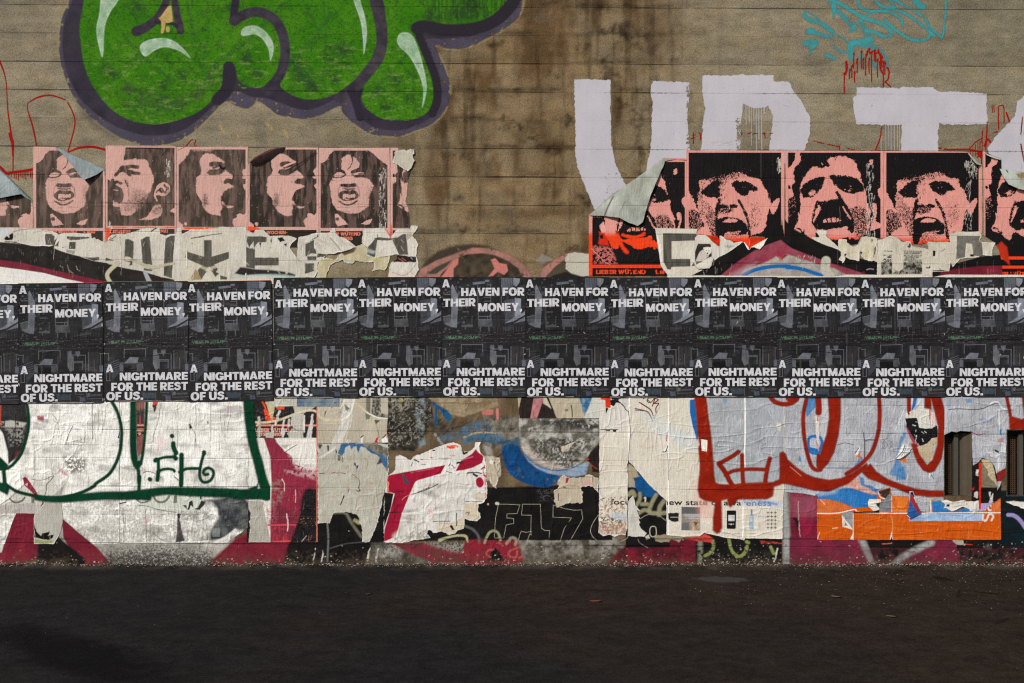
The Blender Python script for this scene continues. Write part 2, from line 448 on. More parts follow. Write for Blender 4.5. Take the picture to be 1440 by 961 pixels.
def make_mat(name,kind):
    t = NT(name)
    pos = t.new('ShaderNodeNewGeometry').outputs['Position']
    at = t.new('ShaderNodeAttribute',attribute_name='Col')
    col,alpha = at.outputs['Color'],at.outputs['Alpha']
    h,joint,fine,pits,row = concrete_bump(t,pos)
    bs = t.new('ShaderNodeBsdfPrincipled')
    bump = t.new('ShaderNodeBump')
    if kind == 'concrete':
        st = t.new('ShaderNodeMapping'); t.put(st.inputs[0],pos); st.inputs['Scale'].default_value = (.55,1,1.6)
        g = t.math('ADD',t.math('MULTIPLY',t.noise(pos,95,4,.75),1.5),t.math('MULTIPLY',t.noise(st.outputs[0],9,5,.6),.8))
        f = t.math('ADD',t.math('MULTIPLY',t.math('SUBTRACT',g,1.15),1.25),1.0)
        f = t.math('MULTIPLY',f,t.ramp(t.noise(pos,160,2),.30,.42,.45,1.0))
        wn2 = t.new('ShaderNodeTexWhiteNoise',noise_dimensions='1D'); t.put(wn2.inputs['W'],row)
        f = t.math('MULTIPLY',f,t.math('ADD',.86,t.math('MULTIPLY',wn2.outputs['Value'],.17)))
        f = t.math('MULTIPLY',f,t.math('SUBTRACT',1,t.math('MULTIPLY',joint,.62)))
        c = t.mulcol(col,f)
        wv = t.new('ShaderNodeVectorMath',operation='MULTIPLY'); t.put(wv.inputs[0],c); wv.inputs[1].default_value = (1.03,1.0,.93)
        c = t.mixcol(t.ramp(t.noise(pos,5,5),.45,.65),c,wv.outputs[0])
        t.put(bs.inputs['Roughness'],.9); bs.inputs['Specular IOR Level'].default_value = .05
        bump.inputs['Strength'].default_value = .75; bump.inputs['Distance'].default_value = .006
    elif kind == 'spray':        # paint straight on the concrete: pits and grit show through
        wear = t.ramp(t.noise(pos,120,4,.7),.27,.43,0,1)
        edge = t.math('ADD',alpha,t.math('MULTIPLY',t.math('SUBTRACT',t.noise(pos,190,2),.5),t.math('MULTIPLY',t.math('MULTIPLY',alpha,t.math('SUBTRACT',1,alpha)),4.5)),clamp=True)
        alpha = t.math('MULTIPLY',edge,t.math('ADD',.62,t.math('MULTIPLY',wear,.38)))
        f = t.math('ADD',.52,t.math('ADD',t.math('MULTIPLY',t.noise(pos,60,5,.75),.6),t.math('MULTIPLY',t.noise(pos,5,5,.65),.36)))
        f = t.math('MULTIPLY',f,t.math('SUBTRACT',1,t.math('MULTIPLY',joint,.5)))
        c = t.mulcol(col,f)
        t.put(bs.inputs['Roughness'],.75); bs.inputs['Specular IOR Level'].default_value = .05
        bump.inputs['Strength'].default_value = .5; bump.inputs['Distance'].default_value = .005
    elif kind == 'roller':       # thick masonry paint
        st = t.new('ShaderNodeMapping'); t.put(st.inputs[0],pos); st.inputs['Scale'].default_value = (3,1,.5)
        f = t.math('ADD',.86,t.math('ADD',t.math('MULTIPLY',t.noise(pos,60,5,.7),.16),t.math('MULTIPLY',t.noise(st.outputs[0],9,4),.12)))
        f = t.math('MULTIPLY',f,t.math('SUBTRACT',1,t.math('MULTIPLY',joint,.3)))
        c = t.mulcol(col,f)
        alpha = t.math('MULTIPLY',alpha,t.math('MULTIPLY',t.ramp(t.noise(pos,100,3,.7),.22,.31,.0,1),t.math('SUBTRACT',1,t.math('MULTIPLY',joint,t.ramp(fine,.45,.6,0,.8)))))
        t.put(bs.inputs['Roughness'],.7); bs.inputs['Specular IOR Level'].default_value = .05
        bump.inputs['Strength'].default_value = .3; bump.inputs['Distance'].default_value = .004
    else:                        # paper, and paint on paper
        st = t.new('ShaderNodeMapping'); t.put(st.inputs[0],pos); st.inputs['Scale'].default_value = (2.6,1,.5)
        dirt = t.noise(st.outputs[0],12,6,.65)
        f = t.math('ADD',.88,t.math('MULTIPLY',t.noise(pos,55,5,.7),.30))
        f = t.math('MULTIPLY',f,t.ramp(dirt,.28,.50,.86,1.05))
        f = t.math('MULTIPLY',f,t.math('SUBTRACT',1,t.math('MULTIPLY',joint,.18)))
        c = t.mulcol(col,f)
        t.put(bs.inputs['Roughness'],{'paper': .72,'gloss': .45,'painted': .36}[kind]); bs.inputs['Specular IOR Level'].default_value = {'paper': .05,'gloss': .1,'painted': .3}[kind]
        wr = t.noise(st.outputs[0],26,4,.6)
        h = t.math('ADD',t.math('MULTIPLY',h,.6),t.math('MULTIPLY',wr,1.1))
        bump.inputs['Strength'].default_value = .9 if kind == 'painted' else .6; bump.inputs['Distance'].default_value = .006
    t.put(bump.inputs['Height'],h)
    t.put(bs.inputs['Base Color'],c); t.put(bs.inputs['Normal'],bump.outputs[0])
    tr = t.new('ShaderNodeBsdfTransparent'); ms = t.new('ShaderNodeMixShader')
    t.put(ms.inputs[0],alpha); t.put(ms.inputs[1],tr.outputs[0]); t.put(ms.inputs[2],bs.outputs[0])
    out = t.new('ShaderNodeOutputMaterial'); t.put(out.inputs[0],ms.outputs[0])
    return t.m

CONCRETE = make_mat('board_marked_concrete','concrete')
SPRAY = make_mat('spray_paint','spray')
ROLLER = make_mat('masonry_paint','roller')
PAPER = make_mat('pasted_paper','paper')
PAINTED = make_mat('painted_paper','painted')
GLOSS = make_mat('fresh_print','gloss')

def plain_mat(name,rgb,rough=.7,metal=0,scale=40,amt=.4,bump=.2):
    t = NT(name)
    pos = t.new('ShaderNodeNewGeometry').outputs['Position']
    bs = t.new('ShaderNodeBsdfPrincipled')
    f = t.math('ADD',1 - amt / 2,t.math('MULTIPLY',t.noise(pos,scale,5,.65),amt))
    c = t.mulcol((*lin(rgb),),f)
    t.put(bs.inputs['Base Color'],c); bs.inputs['Roughness'].default_value = rough; bs.inputs['Metallic'].default_value = metal
    b = t.new('ShaderNodeBump'); b.inputs['Strength'].default_value = bump; b.inputs['Distance'].default_value = .004
    t.put(b.inputs['Height'],t.noise(pos,scale * 2,4)); t.put(bs.inputs['Normal'],b.outputs[0])
    out = t.new('ShaderNodeOutputMaterial'); t.put(out.inputs[0],bs.outputs[0])
    return t.m

def mesh_obj(name,verts,faces,mat,parent=None,loc=(0,0,0),smooth=False):
    me = bpy.data.meshes.new(name); me.from_pydata([tuple(v) for v in verts],[],faces); me.update()
    me.materials.append(mat)
    if smooth: me.polygons.foreach_set('use_smooth',np.ones(len(me.polygons),bool))
    o = bpy.data.objects.new(name,me); COL.objects.link(o); o.location = loc
    if parent is not None:
        o.parent = parent
        o.location = tuple(loc[i] - parent.location[i] for i in range(3))
    return o

def boxes(lst):
    V,F = [],[]
    for (x0,y0,z0,x1,y1,z1) in lst:
        b = len(V)
        V += [(x0,y0,z0),(x1,y0,z0),(x1,y1,z0),(x0,y1,z0),(x0,y0,z1),(x1,y0,z1),(x1,y1,z1),(x0,y1,z1)]
        F += [(b,b + 3,b + 2,b + 1),(b + 4,b + 5,b + 6,b + 7),(b,b + 1,b + 5,b + 4),(b + 1,b + 2,b + 6,b + 5),(b + 2,b + 3,b + 7,b + 6),(b + 3,b,b + 4,b + 7)]
    return V,F

# ================================================================ ground
def ground_material():
    t = NT('dark_tarmac')
    pos = t.new('ShaderNodeNewGeometry').outputs['Position']
    bs = t.new('ShaderNodeBsdfPrincipled')
    sp = t.new('ShaderNodeSeparateXYZ'); t.put(sp.inputs[0],pos)
    big = t.noise(pos,.55,4,.6)
    st = t.new('ShaderNodeMapping'); t.put(st.inputs[0],pos); st.inputs['Scale'].default_value = (1,1.6,1)
    mid = t.noise(st.outputs[0],4.2,6,.62)
    fine = t.noise(pos,85,4,.7)
    c = t.mixcol(t.ramp(t.math('ADD',t.math('MULTIPLY',sp.outputs[0],.055),big),.35,.72),(.0132,.0122,.0126,1),(.0215,.0158,.0126,1))
    f = t.ramp(mid,.25,.75,.60,.92)
    f = t.math('MULTIPLY',f,t.ramp(fine,.25,.75,.62,1.35))
    f = t.math('MULTIPLY',f,t.ramp(t.noise(pos,17,5,.7),.3,.7,.78,1.18))
    c = t.mulcol(c,t.math('MULTIPLY',f,1.55))
    # pale grit, thicker towards the wall and the right-hand end
    gr = t.ramp(t.noise(pos,130,2,.5),.685,.74)
    where = t.math('ADD',t.ramp(sp.outputs[1],-.75,-.05,0,.8),t.math('MULTIPLY',t.ramp(sp.outputs[0],1.2,3.4),t.ramp(t.noise(pos,2.3,4),.42,.6)))
    c = t.mixcol(t.math('MULTIPLY',gr,t.math('MULTIPLY',where,.8),clamp=True),c,(.19,.17,.145,1))
    # cracks in the old surface at the right
    v = t.new('ShaderNodeTexVoronoi',feature='DISTANCE_TO_EDGE'); t.put(v.inputs['Vector'],pos); v.inputs['Scale'].default_value = 1.7
    crack = t.math('MULTIPLY',t.ramp(t.math('ADD',v.outputs['Distance'],t.math('MULTIPLY',t.math('SUBTRACT',mid,.5),.12)),.004,.014,1,0),t.ramp(sp.outputs[0],2.2,3.2))
    c = t.mixcol(t.math('MULTIPLY',crack,.75),c,(.006,.005,.005,1))
    # dusty fillet where wind piles dirt against the wall
    dust = t.math('MULTIPLY',t.ramp(sp.outputs[1],-.20,-.01),t.ramp(t.noise(pos,6,5,.65),.38,.68))
    c = t.mixcol(t.math('MULTIPLY',dust,.55),c,(.105,.085,.066,1))
    # a darker diagonal patch with a ragged soft edge
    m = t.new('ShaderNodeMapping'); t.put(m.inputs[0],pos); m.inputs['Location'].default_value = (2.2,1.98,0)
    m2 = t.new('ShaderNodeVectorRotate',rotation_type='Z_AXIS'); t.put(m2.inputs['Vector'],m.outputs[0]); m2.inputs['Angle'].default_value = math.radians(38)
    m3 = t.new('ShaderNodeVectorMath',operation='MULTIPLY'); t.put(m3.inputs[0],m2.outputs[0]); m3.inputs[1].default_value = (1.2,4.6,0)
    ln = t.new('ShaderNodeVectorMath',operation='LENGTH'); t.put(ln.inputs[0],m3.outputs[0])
    dark_patch = t.ramp(t.math('ADD',ln.outputs['Value'],t.math('MULTIPLY',t.math('SUBTRACT',t.noise(pos,5,5,.6),.5),1.5)),.5,1.25,.75,0)
    c = t.mixcol(dark_patch,c,(.0045,.0042,.0048,1))
    m = t.new('ShaderNodeVectorMath',operation='SUBTRACT'); t.put(m.inputs[0],pos); m.inputs[1].default_value = (1.38,-.42,0)
    m3 = t.new('ShaderNodeVectorMath',operation='MULTIPLY'); t.put(m3.inputs[0],m.outputs[0]); m3.inputs[1].default_value = (5.5,11,0)
    ln = t.new('ShaderNodeVectorMath',operation='LENGTH'); t.put(ln.inputs[0],m3.outputs[0])
    pale = t.ramp(t.math('ADD',ln.outputs['Value'],t.math('MULTIPLY',t.math('SUBTRACT',t.noise(pos,14,5,.6),.5),1.2)),.75,1.05,.8,0)
    c = t.mixcol(pale,c,(.050,.046,.044,1))
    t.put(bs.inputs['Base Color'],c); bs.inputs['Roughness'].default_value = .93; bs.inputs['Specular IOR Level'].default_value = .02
    b = t.new('ShaderNodeBump'); b.inputs['Strength'].default_value = .5; b.inputs['Distance'].default_value = .008
    t.put(b.inputs['Height'],t.math('ADD',t.math('MULTIPLY',fine,.6),t.math('ADD',mid,t.math('MULTIPLY',crack,-.8)))); t.put(bs.inputs['Normal'],b.outputs[0])
    out = t.new('ShaderNodeOutputMaterial'); t.put(out.inputs[0],bs.outputs[0])
    return t.m

GROUND = ground_material()
gv,gf = [],[]
gxs = np.concatenate([np.linspace(-60,-6,8),np.linspace(-5.6,5.6,113),np.linspace(6,60,8)])
gys = np.concatenate([np.linspace(-60,-5,10),np.linspace(-4.8,.3,103)])
GX,GY = np.meshgrid(gxs,gys)
def ground_h(x,y):
    x = np.atleast_1d(np.asarray(x,float)); y = np.atleast_1d(np.asarray(y,float))
    z = ((fbm(x,y,.9,3,4) - .5) * .02 + (fbm(x,y,.12,2,8) - .5) * .003) * sst(0,-.5,y)
    return z + np.where(y > -.12,.012 * sst(-.12,0,y) * (.3 + 1.4 * fbm(x,y,.25,2,6)),0)
GZ = ground_h(GX.ravel(),GY.ravel())
for p in zip(GX.ravel(),GY.ravel(),GZ.ravel()): gv.append(p)
W_ = len(gxs)
for j in range(len(gys) - 1):
    for i in range(W_ - 1):
        a = j * W_ + i; gf.append((a,a + 1,a + W_ + 1,a + W_))
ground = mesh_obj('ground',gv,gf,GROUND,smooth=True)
tag(ground,'dark brown worn tarmac in front of the wall',None,None,'structure')

# ================================================================ concrete wall
def wall_colour(X,Y):
    a = lin((151,140,118)); b = lin((140,119,89)); c = lin((92,70,46)); g = lin((128,121,102)); k = lin((62,50,37))
    mid = np.exp(-((X - 705) / 155.0) ** 2) + .55 * np.exp(-((X - 880) / 110.0) ** 2)
    m = np.clip(mid * (.55 + .9 * fbm(X,Y,70,3,61)),0,1)[...,None]
    C = a * (1 - m) + b * m
    rust = sst(.44,.78,fbm(X * 1.7,Y * .8,55,4,71)) * np.clip(mid * 1.25,0,1)
    rust = np.clip(rust + .8 * np.exp(-((X - 758 - 6 * fbm(X,Y,20,2,3)) / 20.0) ** 2) * sst(220,60,Y) * (.4 + fbm(X,Y,18,3,81)),0,1)
    rust = np.clip(rust + .5 * np.exp(-((X - 885) / 12.0) ** 2) * sst(190,20,Y),0,1)
    rust = np.clip(rust + .75 * np.exp(-((Y - 296 - 8 * fbm(X,Y,25,2,5)) / 9.0) ** 2) * sst(620,760,X) * sst(850,800,X),0,1)[...,None]
    C = C * (1 - rust * .85) + c * rust * .85
    rt = (sst(1000,1400,X) * (.35 + .65 * sst(200,-40,Y)) * .8)[...,None]
    C = C * (1 - rt) + g * rt
    tl = (sst(110,0,X) * sst(70,0,Y) * .55 + sst(.6,.78,fbm(X * 1.0,Y * 1.6,40,4,91)) * .35)[...,None]
    C = C * (1 - tl) + lin((112,106,92)) * tl
    dk = (sst(.54,.80,fbm(X * 1.2,Y * 1.4,30,4,111)) * np.clip(mid + .12,0,1) * .85 * sst(.30,.62,fbm(X,Y,7,4,113)))[...,None]
    C = C * (1 - dk) + k * dk
    row = (Y - 7 - .0053 * (X - 720)) / 39.8
    d = np.abs(row - np.round(row)) * 39.8
    sm = np.exp(-d / (2 + 6 * fbm(X,Y,50,3,131))) * sst(.38,.62,fbm(X * .5,Y * 2,30,4,141)) * (.25 + .75 * np.clip(mid,0,1))
    fine = .45 + 1.1 * fbm(X,Y,5.5,3,151)
    C = C * (1 - np.clip(sm * fine,0,1)[...,None] * .6)
    vs = sst(.52,.72,fbm(X * 3.2,Y * .22,30,4,161)) * np.clip(mid + .1,0,1) * .4
    C = C * (1 - (vs * fine)[...,None]) * (.86 + .28 * fbm(X,Y,7,4,171))[...,None]
    return C * .87

VENTS = [(1327,605,1366.5,698),(1415,604,1462,698)]
wall = Art(-420,-330,1860,800,2.1,wall_colour)
for q in VENTS: wall.cut(box(*q),soft=.3)
W = wall.build('concrete_wall',CONCRETE,0.0,plain=True)
tag(W,'board-marked concrete wall covered with graffiti and layers of pasted posters','wall',None,'thing')

# the mass of the wall behind its face
hx0,hx1,top = wx(-420),wx(1860),wz(-330)
V,F = boxes([(hx0,.16,-.2,hx1,.5,top)])
V2,F2 = boxes([(hx0,.004,top - .05,hx1,.159,top - .001)])
F2 = [tuple(i + len(V) for i in f) for f in F2]
mesh_obj('wall_core',V + V2,F + F2,plain_mat('rough_concrete',(130,122,102),.9),W)

# ---------------------------------------------------------------- air vents (part of the wall)
RUST = plain_mat('rusty_sheet_metal',(68,58,43),.7,.1,22,.7)
DARKM = plain_mat('dark_metal',(34,29,25),.8,0,30,.4)
WIRE = plain_mat('brown_wire',(74,54,36),.7,.2,30,.5)
BAR = plain_mat('grey_metal',(82,78,68),.6,.3,26,.4)
for k,(a,b,c,d) in enumerate(VENTS):
    x0,x1,z0,z1 = wx(a),wx(c),wz(d),wz(b)
    dp = .11
    V,F = boxes([(x0 - .02,dp,z0 - .02,x1 + .02,dp + .02,z1 + .02),(x0 - .02,.0035,z0,x0,dp,z1),(x0 - .02,.0035,z1,x1 + .02,dp,z1 + .02),
                  (x0 - .02,.0035,z0 - .02,x1 + .02,dp,z0),(x1,.0035,z0,x1 + .02,dp,z1)])
    v = mesh_obj('air_vent',V,F,DARKM,W,(0,0,0))
    if k == 0: v['label'] = 'recessed rusty air vent with wire mesh, fully in view'
    else: v['label'] = 'recessed rusty air vent cut by the right edge of the picture'
    # wire mesh over the left half
    xm = x0 + (x1 - x0) * .46
    wires = []
    step = .0145
    x = x0 + .012
    while x < xm - .004:
        wires.append((x - .0026,.074,z0 + .03,x + .0026,.079,z1 - .035)); x += step
    z = z0 + .036
    while z < z1 - .045:
        wires.append((x0 + .006,.0795,z - .0026,xm - .003,.0845,z + .0026)); z += step
    V,F = boxes(wires)
    mesh_obj('wire_mesh',V,F,WIRE,v)
    V,F = boxes([(xm,.040,z0 + .018,xm + .03,.066,z1 - .012)])
    mesh_obj('metal_post',V,F,BAR,v)
    # bent metal cheek on the right
    xa,xb = xm + .031,x1 - .0015
    prof = [(xa,.064),(xa + .012,.058),(xa + .02,.062),(xa + .032,.046),(xb - .02,.030),(xb,.006)]
    V = [(p[0],p[1],z0 + .004) for p in prof] + [(p[0],p[1],z1 - .004) for p in prof]
    n = len(prof); F = [(i,i + 1,n + i + 1,n + i) for i in range(n - 1)]
    mesh_obj('metal_cheek',V,F,RUST,v)
    V = [(x0 + .002,.064,z0 + .022),(x1 - .002,.064,z0 + .022),(x1 - .002,.012,z0 + .003),(x0 + .002,.012,z0 + .003)]
    mesh_obj('sill',V,[(0,3,2,1)],RUST,v)

# ================================================================ green letters
DK,PU = (44,39,50),(76,70,86)
g = Art(60,-70,760,215,.8)
OUT = [(100,-80),(99,-5),(88,22),(83,56),(85,83),(92,111),(108,144),(133,169),(161,189),(194,203),(222,205),(250,199),(272,186),(292,167),
       (317,143),(333,150),(350,153),(365,143),(389,161),(408,165),(430,167),(455,160),(477,149),(483,159),(499,175),(524,189),(558,192),(580,186),
       (611,172),(627,153),(633,128),(627,100),(616,75),(613,66),(632,69),(658,67),(682,56),(708,42),(730,22),(738,-10),(738,-80)]
g.stroke(OUT[:20],4,(178,163,118),soft=2,a=.55,tex=(.42,14,.15))
g.stroke(OUT[24:],4,(178,163,118),soft=2,a=.5,tex=(.48,14,.15))
g.stroke([(110,120),(125,158),(160,186)],16,PU,soft=9,a=.4)
g.fill(OUT,mix(PU,(66,61,76),16),soft=1.4,sm=3,tex=(.30,5,.16))
g.fill([(p[0],p[1]) for p in [(104,-80),(103,-5),(93,22),(88,56),(90,84),(97,108),(112,138),(135,160),(163,178),(195,189),(222,191),(248,187),(268,177),(288,160),(314,138),(332,128),(352,136),(372,138),
      (392,144),(410,151),(432,155),(455,148),(475,138),(487,132),(500,150),(505,165),(526,179),(556,184),(582,178),(606,166),(617,150),(618,120),(612,95),(602,70),(596,56),(640,54),(668,50),(700,36),(727,12),(732,-10),(732,-80)]],
      mix(DK,(58,52,64),20),soft=1.5,sm=3)
GR = mix((48,110,6),(68,124,18),26,5,7,1.8)
g.fill([(124,-80),(119,-5),(112,36),(114,64),(119,94),(133,125),(156,153),(183,169),(217,175),(250,169),(278,158),(300,139),(311,122),(313,102),(318,92),(326,90),(331,96),(335,112),(350,122),(372,122),(388,110),
        (394,92),(396,60),(394,-80)],GR,soft=1.2,sm=4)
g.fill([(390,-80),(393,20),(405,60),(404,90),(394,118),(404,130),(430,140),(463,136),(493,118),(515,95),(527,70),(530,40),(522,-80)],GR,soft=1.2,sm=3)
g.fill([(536,-80),(541,10),(545,50),(538,85),(522,108),(507,128),(509,142),(518,155),(534,165),(549,169),(580,168),(600,159),(609,142),(610,122),(602,92),(592,66),(582,46),(583,33),(597,29),(630,35),(672,31),(700,17),(715,-6),(716,-80)],
       GR,soft=1.2,sm=4)
# darker smudges and speckled arcs inside the green
g.lock = True
z = Z(0,0,3.6)
DG = (40,66,36)
g.stroke(z((640,450),(700,485),(760,500),(900,515),(1000,480),(1060,420),(1085,350)),17,(58,62,48),soft=6,a=.6,tex=(.42,5,.1))
g.stroke(z((660,540),(800,560),(930,535)),14,(52,78,44),soft=6,a=.5,tex=(.46,4,.1))
for i,q in enumerate([(150,95,9),(158,106,7),(238,88,3),(255,105,8),(228,120,6),(285,40,3),(345,82,11),(360,104,8),(340,118,7),(412,90,14),(425,108,16),(438,122,8),(480,70,13),(470,112,7),(462,82,6),(440,120,7),(580,105,4),(575,140,8),(540,150,7),
                       (605,24,12),(660,5,20),(640,20,9),(190,10,14),(322,10,7),(532,128,9),(556,112,9)]):
    g.stroke([q[:2],(q[0] + 3,q[1] + 2)],q[2] * 1.6,DG,soft=q[2] * .7,a=.8,tex=(.36,4,.14),seed=i)
for i,(p,wd) in enumerate([(((165,40),(190,68),(215,92),(245,115)),4),(((262,0),(275,60),(277,90)),4),(((293,0),(290,60),(286,100)),3.4),(((300,90),(345,60),(375,28),(400,5)),5),(((430,8),(455,55),(480,85),(500,108)),5),
                             (((470,15),(440,55),(410,85)),5),(((455,0),(458,70),(452,130)),3),(((520,140),(560,90),(600,50)),5)]):
    g.stroke(p,wd,(46,84,40),soft=2.5,a=.55,tex=(.40,7,.12),seed=i)
keep = g.C.copy(); gm = (g.C[...,1] > g.C[...,0] * 1.35)[...,None]
g.fill(box(100,60,720,180),(112,140,66),soft=8,a=.5,tex=(.66,5,.08,.4,1.5),seed=9)
g.fill(box(600,-20,720,30),(38,58,30),soft=8,a=.6,tex=(.50,6,.1,2.5,.25),seed=12)
g.fill(box(100,-20,720,180),(34,66,22),soft=8,a=.4,tex=(.62,6,.16),seed=21)
g.fill(box(100,-20,720,180),(28,48,26),soft=8,a=.5,tex=(.62,1.5,.06),seed=22)
g.C = np.where(gm,g.C,keep)
g.lock = False
# dark strokes over the green
g.stroke([(334,-20),(330,12),(328,30)],11,DK,soft=1.2)
g.stroke([(329,30),(338,24),(352,18),(368,18),(385,27),(396,44),(401,68),(399,90),(391,110),(374,128)],14,mix(DK,(64,58,68),9),soft=1.3)
g.stroke([(520,-30),(528,5),(535,35),(537,62),(532,82),(517,102),(500,122),(478,138)],15,mix(DK,(70,64,70),12),soft=1.3)
g.stroke([(322,95),(324,108),(318,128),(306,140)],17,DK,soft=1.5)
g.stroke([(494,128),(500,142),(507,165)],12,DK,soft=1.5)
g.fill([(500,132),(512,122),(507,140)],DK,soft=1.2)
g.stroke([(586,40),(598,38),(632,43),(668,40),(698,28),(722,2),(730,-20)],17,(42,38,46),soft=1.5)
g.stroke([(590,52),(603,84),(613,112),(615,140),(608,160)],12,(42,38,46),soft=1.3)
z = Z(150,0,8)
g.stroke(z((335,355,14.5),(430,315,13),(560,220,12),(640,95,11),(690,-60,9)),12,mix(DK,(66,58,66),8),soft=1)
g.stroke(z((755,-60,9),(790,150,10),(832,345,11)),10,mix(DK,(66,58,66),8),soft=1)
g.stroke(z((545,255),(640,258),(745,270),(790,300)),5,DK,soft=.9)
g.fill(z((590,215),(690,75),(725,60),(735,130),(745,245),(690,262),(640,262)),mix((188,160,100),(160,138,86),5),soft=.9)
g.stroke(z((638,250,6),(636,310,5),(625,365,4)),5,(178,150,90),soft=.9)
g.stroke(z((688,320),(690,345)),5,(178,150,90),soft=.9)
g.stroke(z((590,200),(640,235),(660,250)),1.4,(170,120,52),jag=1.5)
g.fill(z((668,255),(745,245),(738,268),(690,280)),DK,soft=.7,a=.0)
# purple grey shadow of the strokes
HL = mix((206,216,208),(150,190,150),7,3,5)
z = Z(0,0,3.6)
for k,(p,zz) in enumerate([([(530,-120),(640,-120),(600,0),(560,60),(530,140),(521,288),(500,230),(488,150),(505,60)],z),([(708,242),(740,208),(820,194),(880,209),(930,250),(964,295),(900,255),(830,240),(780,258),(735,287)],z),
                     ([(1223,155),(1250,135),(1300,133),(1350,168),(1382,220),(1382,270),(1368,308),(1360,250),(1330,200),(1290,175),(1228,182)],z),
                     ([(395,-100),(440,-100),(455,0),(480,90),(489,180),(474,275),(470,200),(458,110),(428,20)],Z(380,0,3.6)),
                     ([(642,205),(660,170),(700,168),(730,200),(762,290),(791,420),(786,490),(769,545),(776,460),(755,380),(708,290),(658,240)],Z(380,0,3.6))]):
    w,cov = g.polycov(zz(*p),1.2,0,5,4,1)
    if w is not None:
        edge = 1 - .28 * sst(.999,1.0,cov)
        g.put(w,cov * edge * (.72 + .5 * (fbm(g.X[w],g.Y[w],7,3,k) - .5) + .1),HL)
for i,q in enumerate([(375,175),(330,185),(352,180),(400,185),(310,178)]):
    g.stroke([q,(q[0] + 6,q[1] + 6 + i)],5,(190,170,118),soft=2.5,a=.55,tex=(.45,6,.12),seed=i)
tag(g.build('green_graffiti',SPRAY,.5,W),'fat green bubble letters with black outlines and white highlights')

# ================================================================ white roller letters
RW = mix((188,184,191),(180,176,183),30,3,2)
def roller(name,label,b,polys,holes=(),drips=(),extra=None):
    a = Art(*b,.8)
    for p in polys: a.fill(p,RW,jag=1.3,js=4)
    for p in holes: a.cut(p,jag=1.2,js=4)
    for (x,y0,y1,wd) in drips: a.stroke([(x,y0),(x,(y0 + y1) / 2),(x + .3,y1)],wd,(180,177,180),soft=.4,a=.9)
    if extra: extra(a)
    tag(a.build(name,ROLLER,.9,W),label)
def u_edges(a):
    a.cut([(966,120),(975,120),(975,225),(966,225)],jag=3,js=3,tex=(.5,3,.1))
    a.dots((850,240,884,290),40,.4,1.2,(110,96,76),seed=4)
    a.scratches((915,120,968,210),8,3,(130,116,92),.5,60,60,.7,5)
roller('roller_letter','white roller-painted letter U above the folded poster',(795,100,985,330),
       [[(807,112),(859,112),(858,150),(860,205),(866,232),(876,254),(886,268),(900,268),(908,242),(914,212),(916,190),(916,167),(918,146),(915,130),(918,114),(969,116),(970,135),(967,167),(970,211),(972,240),(960,280),(930,312),(880,318),(848,308),(835,293),(822,262),(812,235),(809,220),(809,170),(808,135)]],extra=u_edges)
def d_edges(a):
    a.scratches((1085,112,1130,150),10,8,(140,126,98),.6,20,20,.6,6)
    a.scratches((995,200,1030,206),8,14,(150,140,118),.6,-8,6,.7,7)
    a.dots((990,110,1130,205),26,.3,.8,(120,108,84),seed=8)
    a.cut([(1036,165),(1046,165),(1046,215),(1036,215)],jag=3,js=3,tex=(.45,3,.1))
roller('roller_letter','white roller-painted letter D with short drips in its counter',(975,95,1150,235),
       [[(987,106),(1037,106.5),(1041,105),(1088,106),(1089,114.5),(1109,115),(1116,128),(1127,142),(1139,164),(1139,189),(1132,211),(1127,230),(985,230),(986,211),(988,180),(991,153),(987,128)]],
       [[(1045,146),(1052,150),(1060,152),(1073,152),(1080,149),(1087,163),(1085,185),(1081,212),(1079,240),(1039,240),(1041,190),(1043,170)]],
       [(1049,146,176,1),(1053.5,146,172,1.2),(1056.5,146,205,.9),(1060,146,176,.9),(1063.5,146,213,1),(1067,148,196,1.2),(1071,148,211,1.1),(1074.5,146,160,1.6),(1041,170,205,1.4)],d_edges)
def t_edges(a):
    a.dots((1205,125,1390,175),22,.3,.8,(126,114,90),seed=18)
    a.scratches((1205,172,1390,177),26,4,(140,128,100),.6,70,50,.7,16)
    a.stroke([(1263,134),(1320,133.5)],.5,(150,146,148),a=.6)
roller('roller_letter','white roller-painted letter T with long drips under its left arm',(1190,112,1400,235),
       [[(1205,123),(1235,123),(1263,124.5),(1270,122.5),(1312,123),(1318,129),(1345,128.5),(1371,131),(1387,131.5),(1387,150),(1389.5,175),(1362,176),(1336,176),(1320,174.5),(1319,190),(1320,235),(1266,235),(1267,200),(1268,176),(1236,176),(1204,175),(1201,156),(1199,137),(1205,135)]],
       (),[(1239,173,235,1),(1245.5,173,212,1),(1249.5,173,206,.9),(1253,173,235,1.2),(1257.5,173,235,1.1),(1262,173,209,1),(1265,173,235,1)],t_edges)
roller('roller_letter','white roller-painted curve of a C at the right edge',(1380,120,1560,330),
       [[(1555,128),(1470,130),(1440,135),(1430,143),(1427,163),(1415,177),(1398,194),(1388,210),(1392,222),(1406,243),(1430,262),(1470,275),(1500,250),(1480,215),(1490,195),(1555,185)]],
       (),[(1436,205,240,1)],lambda a: a.scratches((1432,180,1440,236),14,8,(150,120,110),.7,90,6,.6,9))

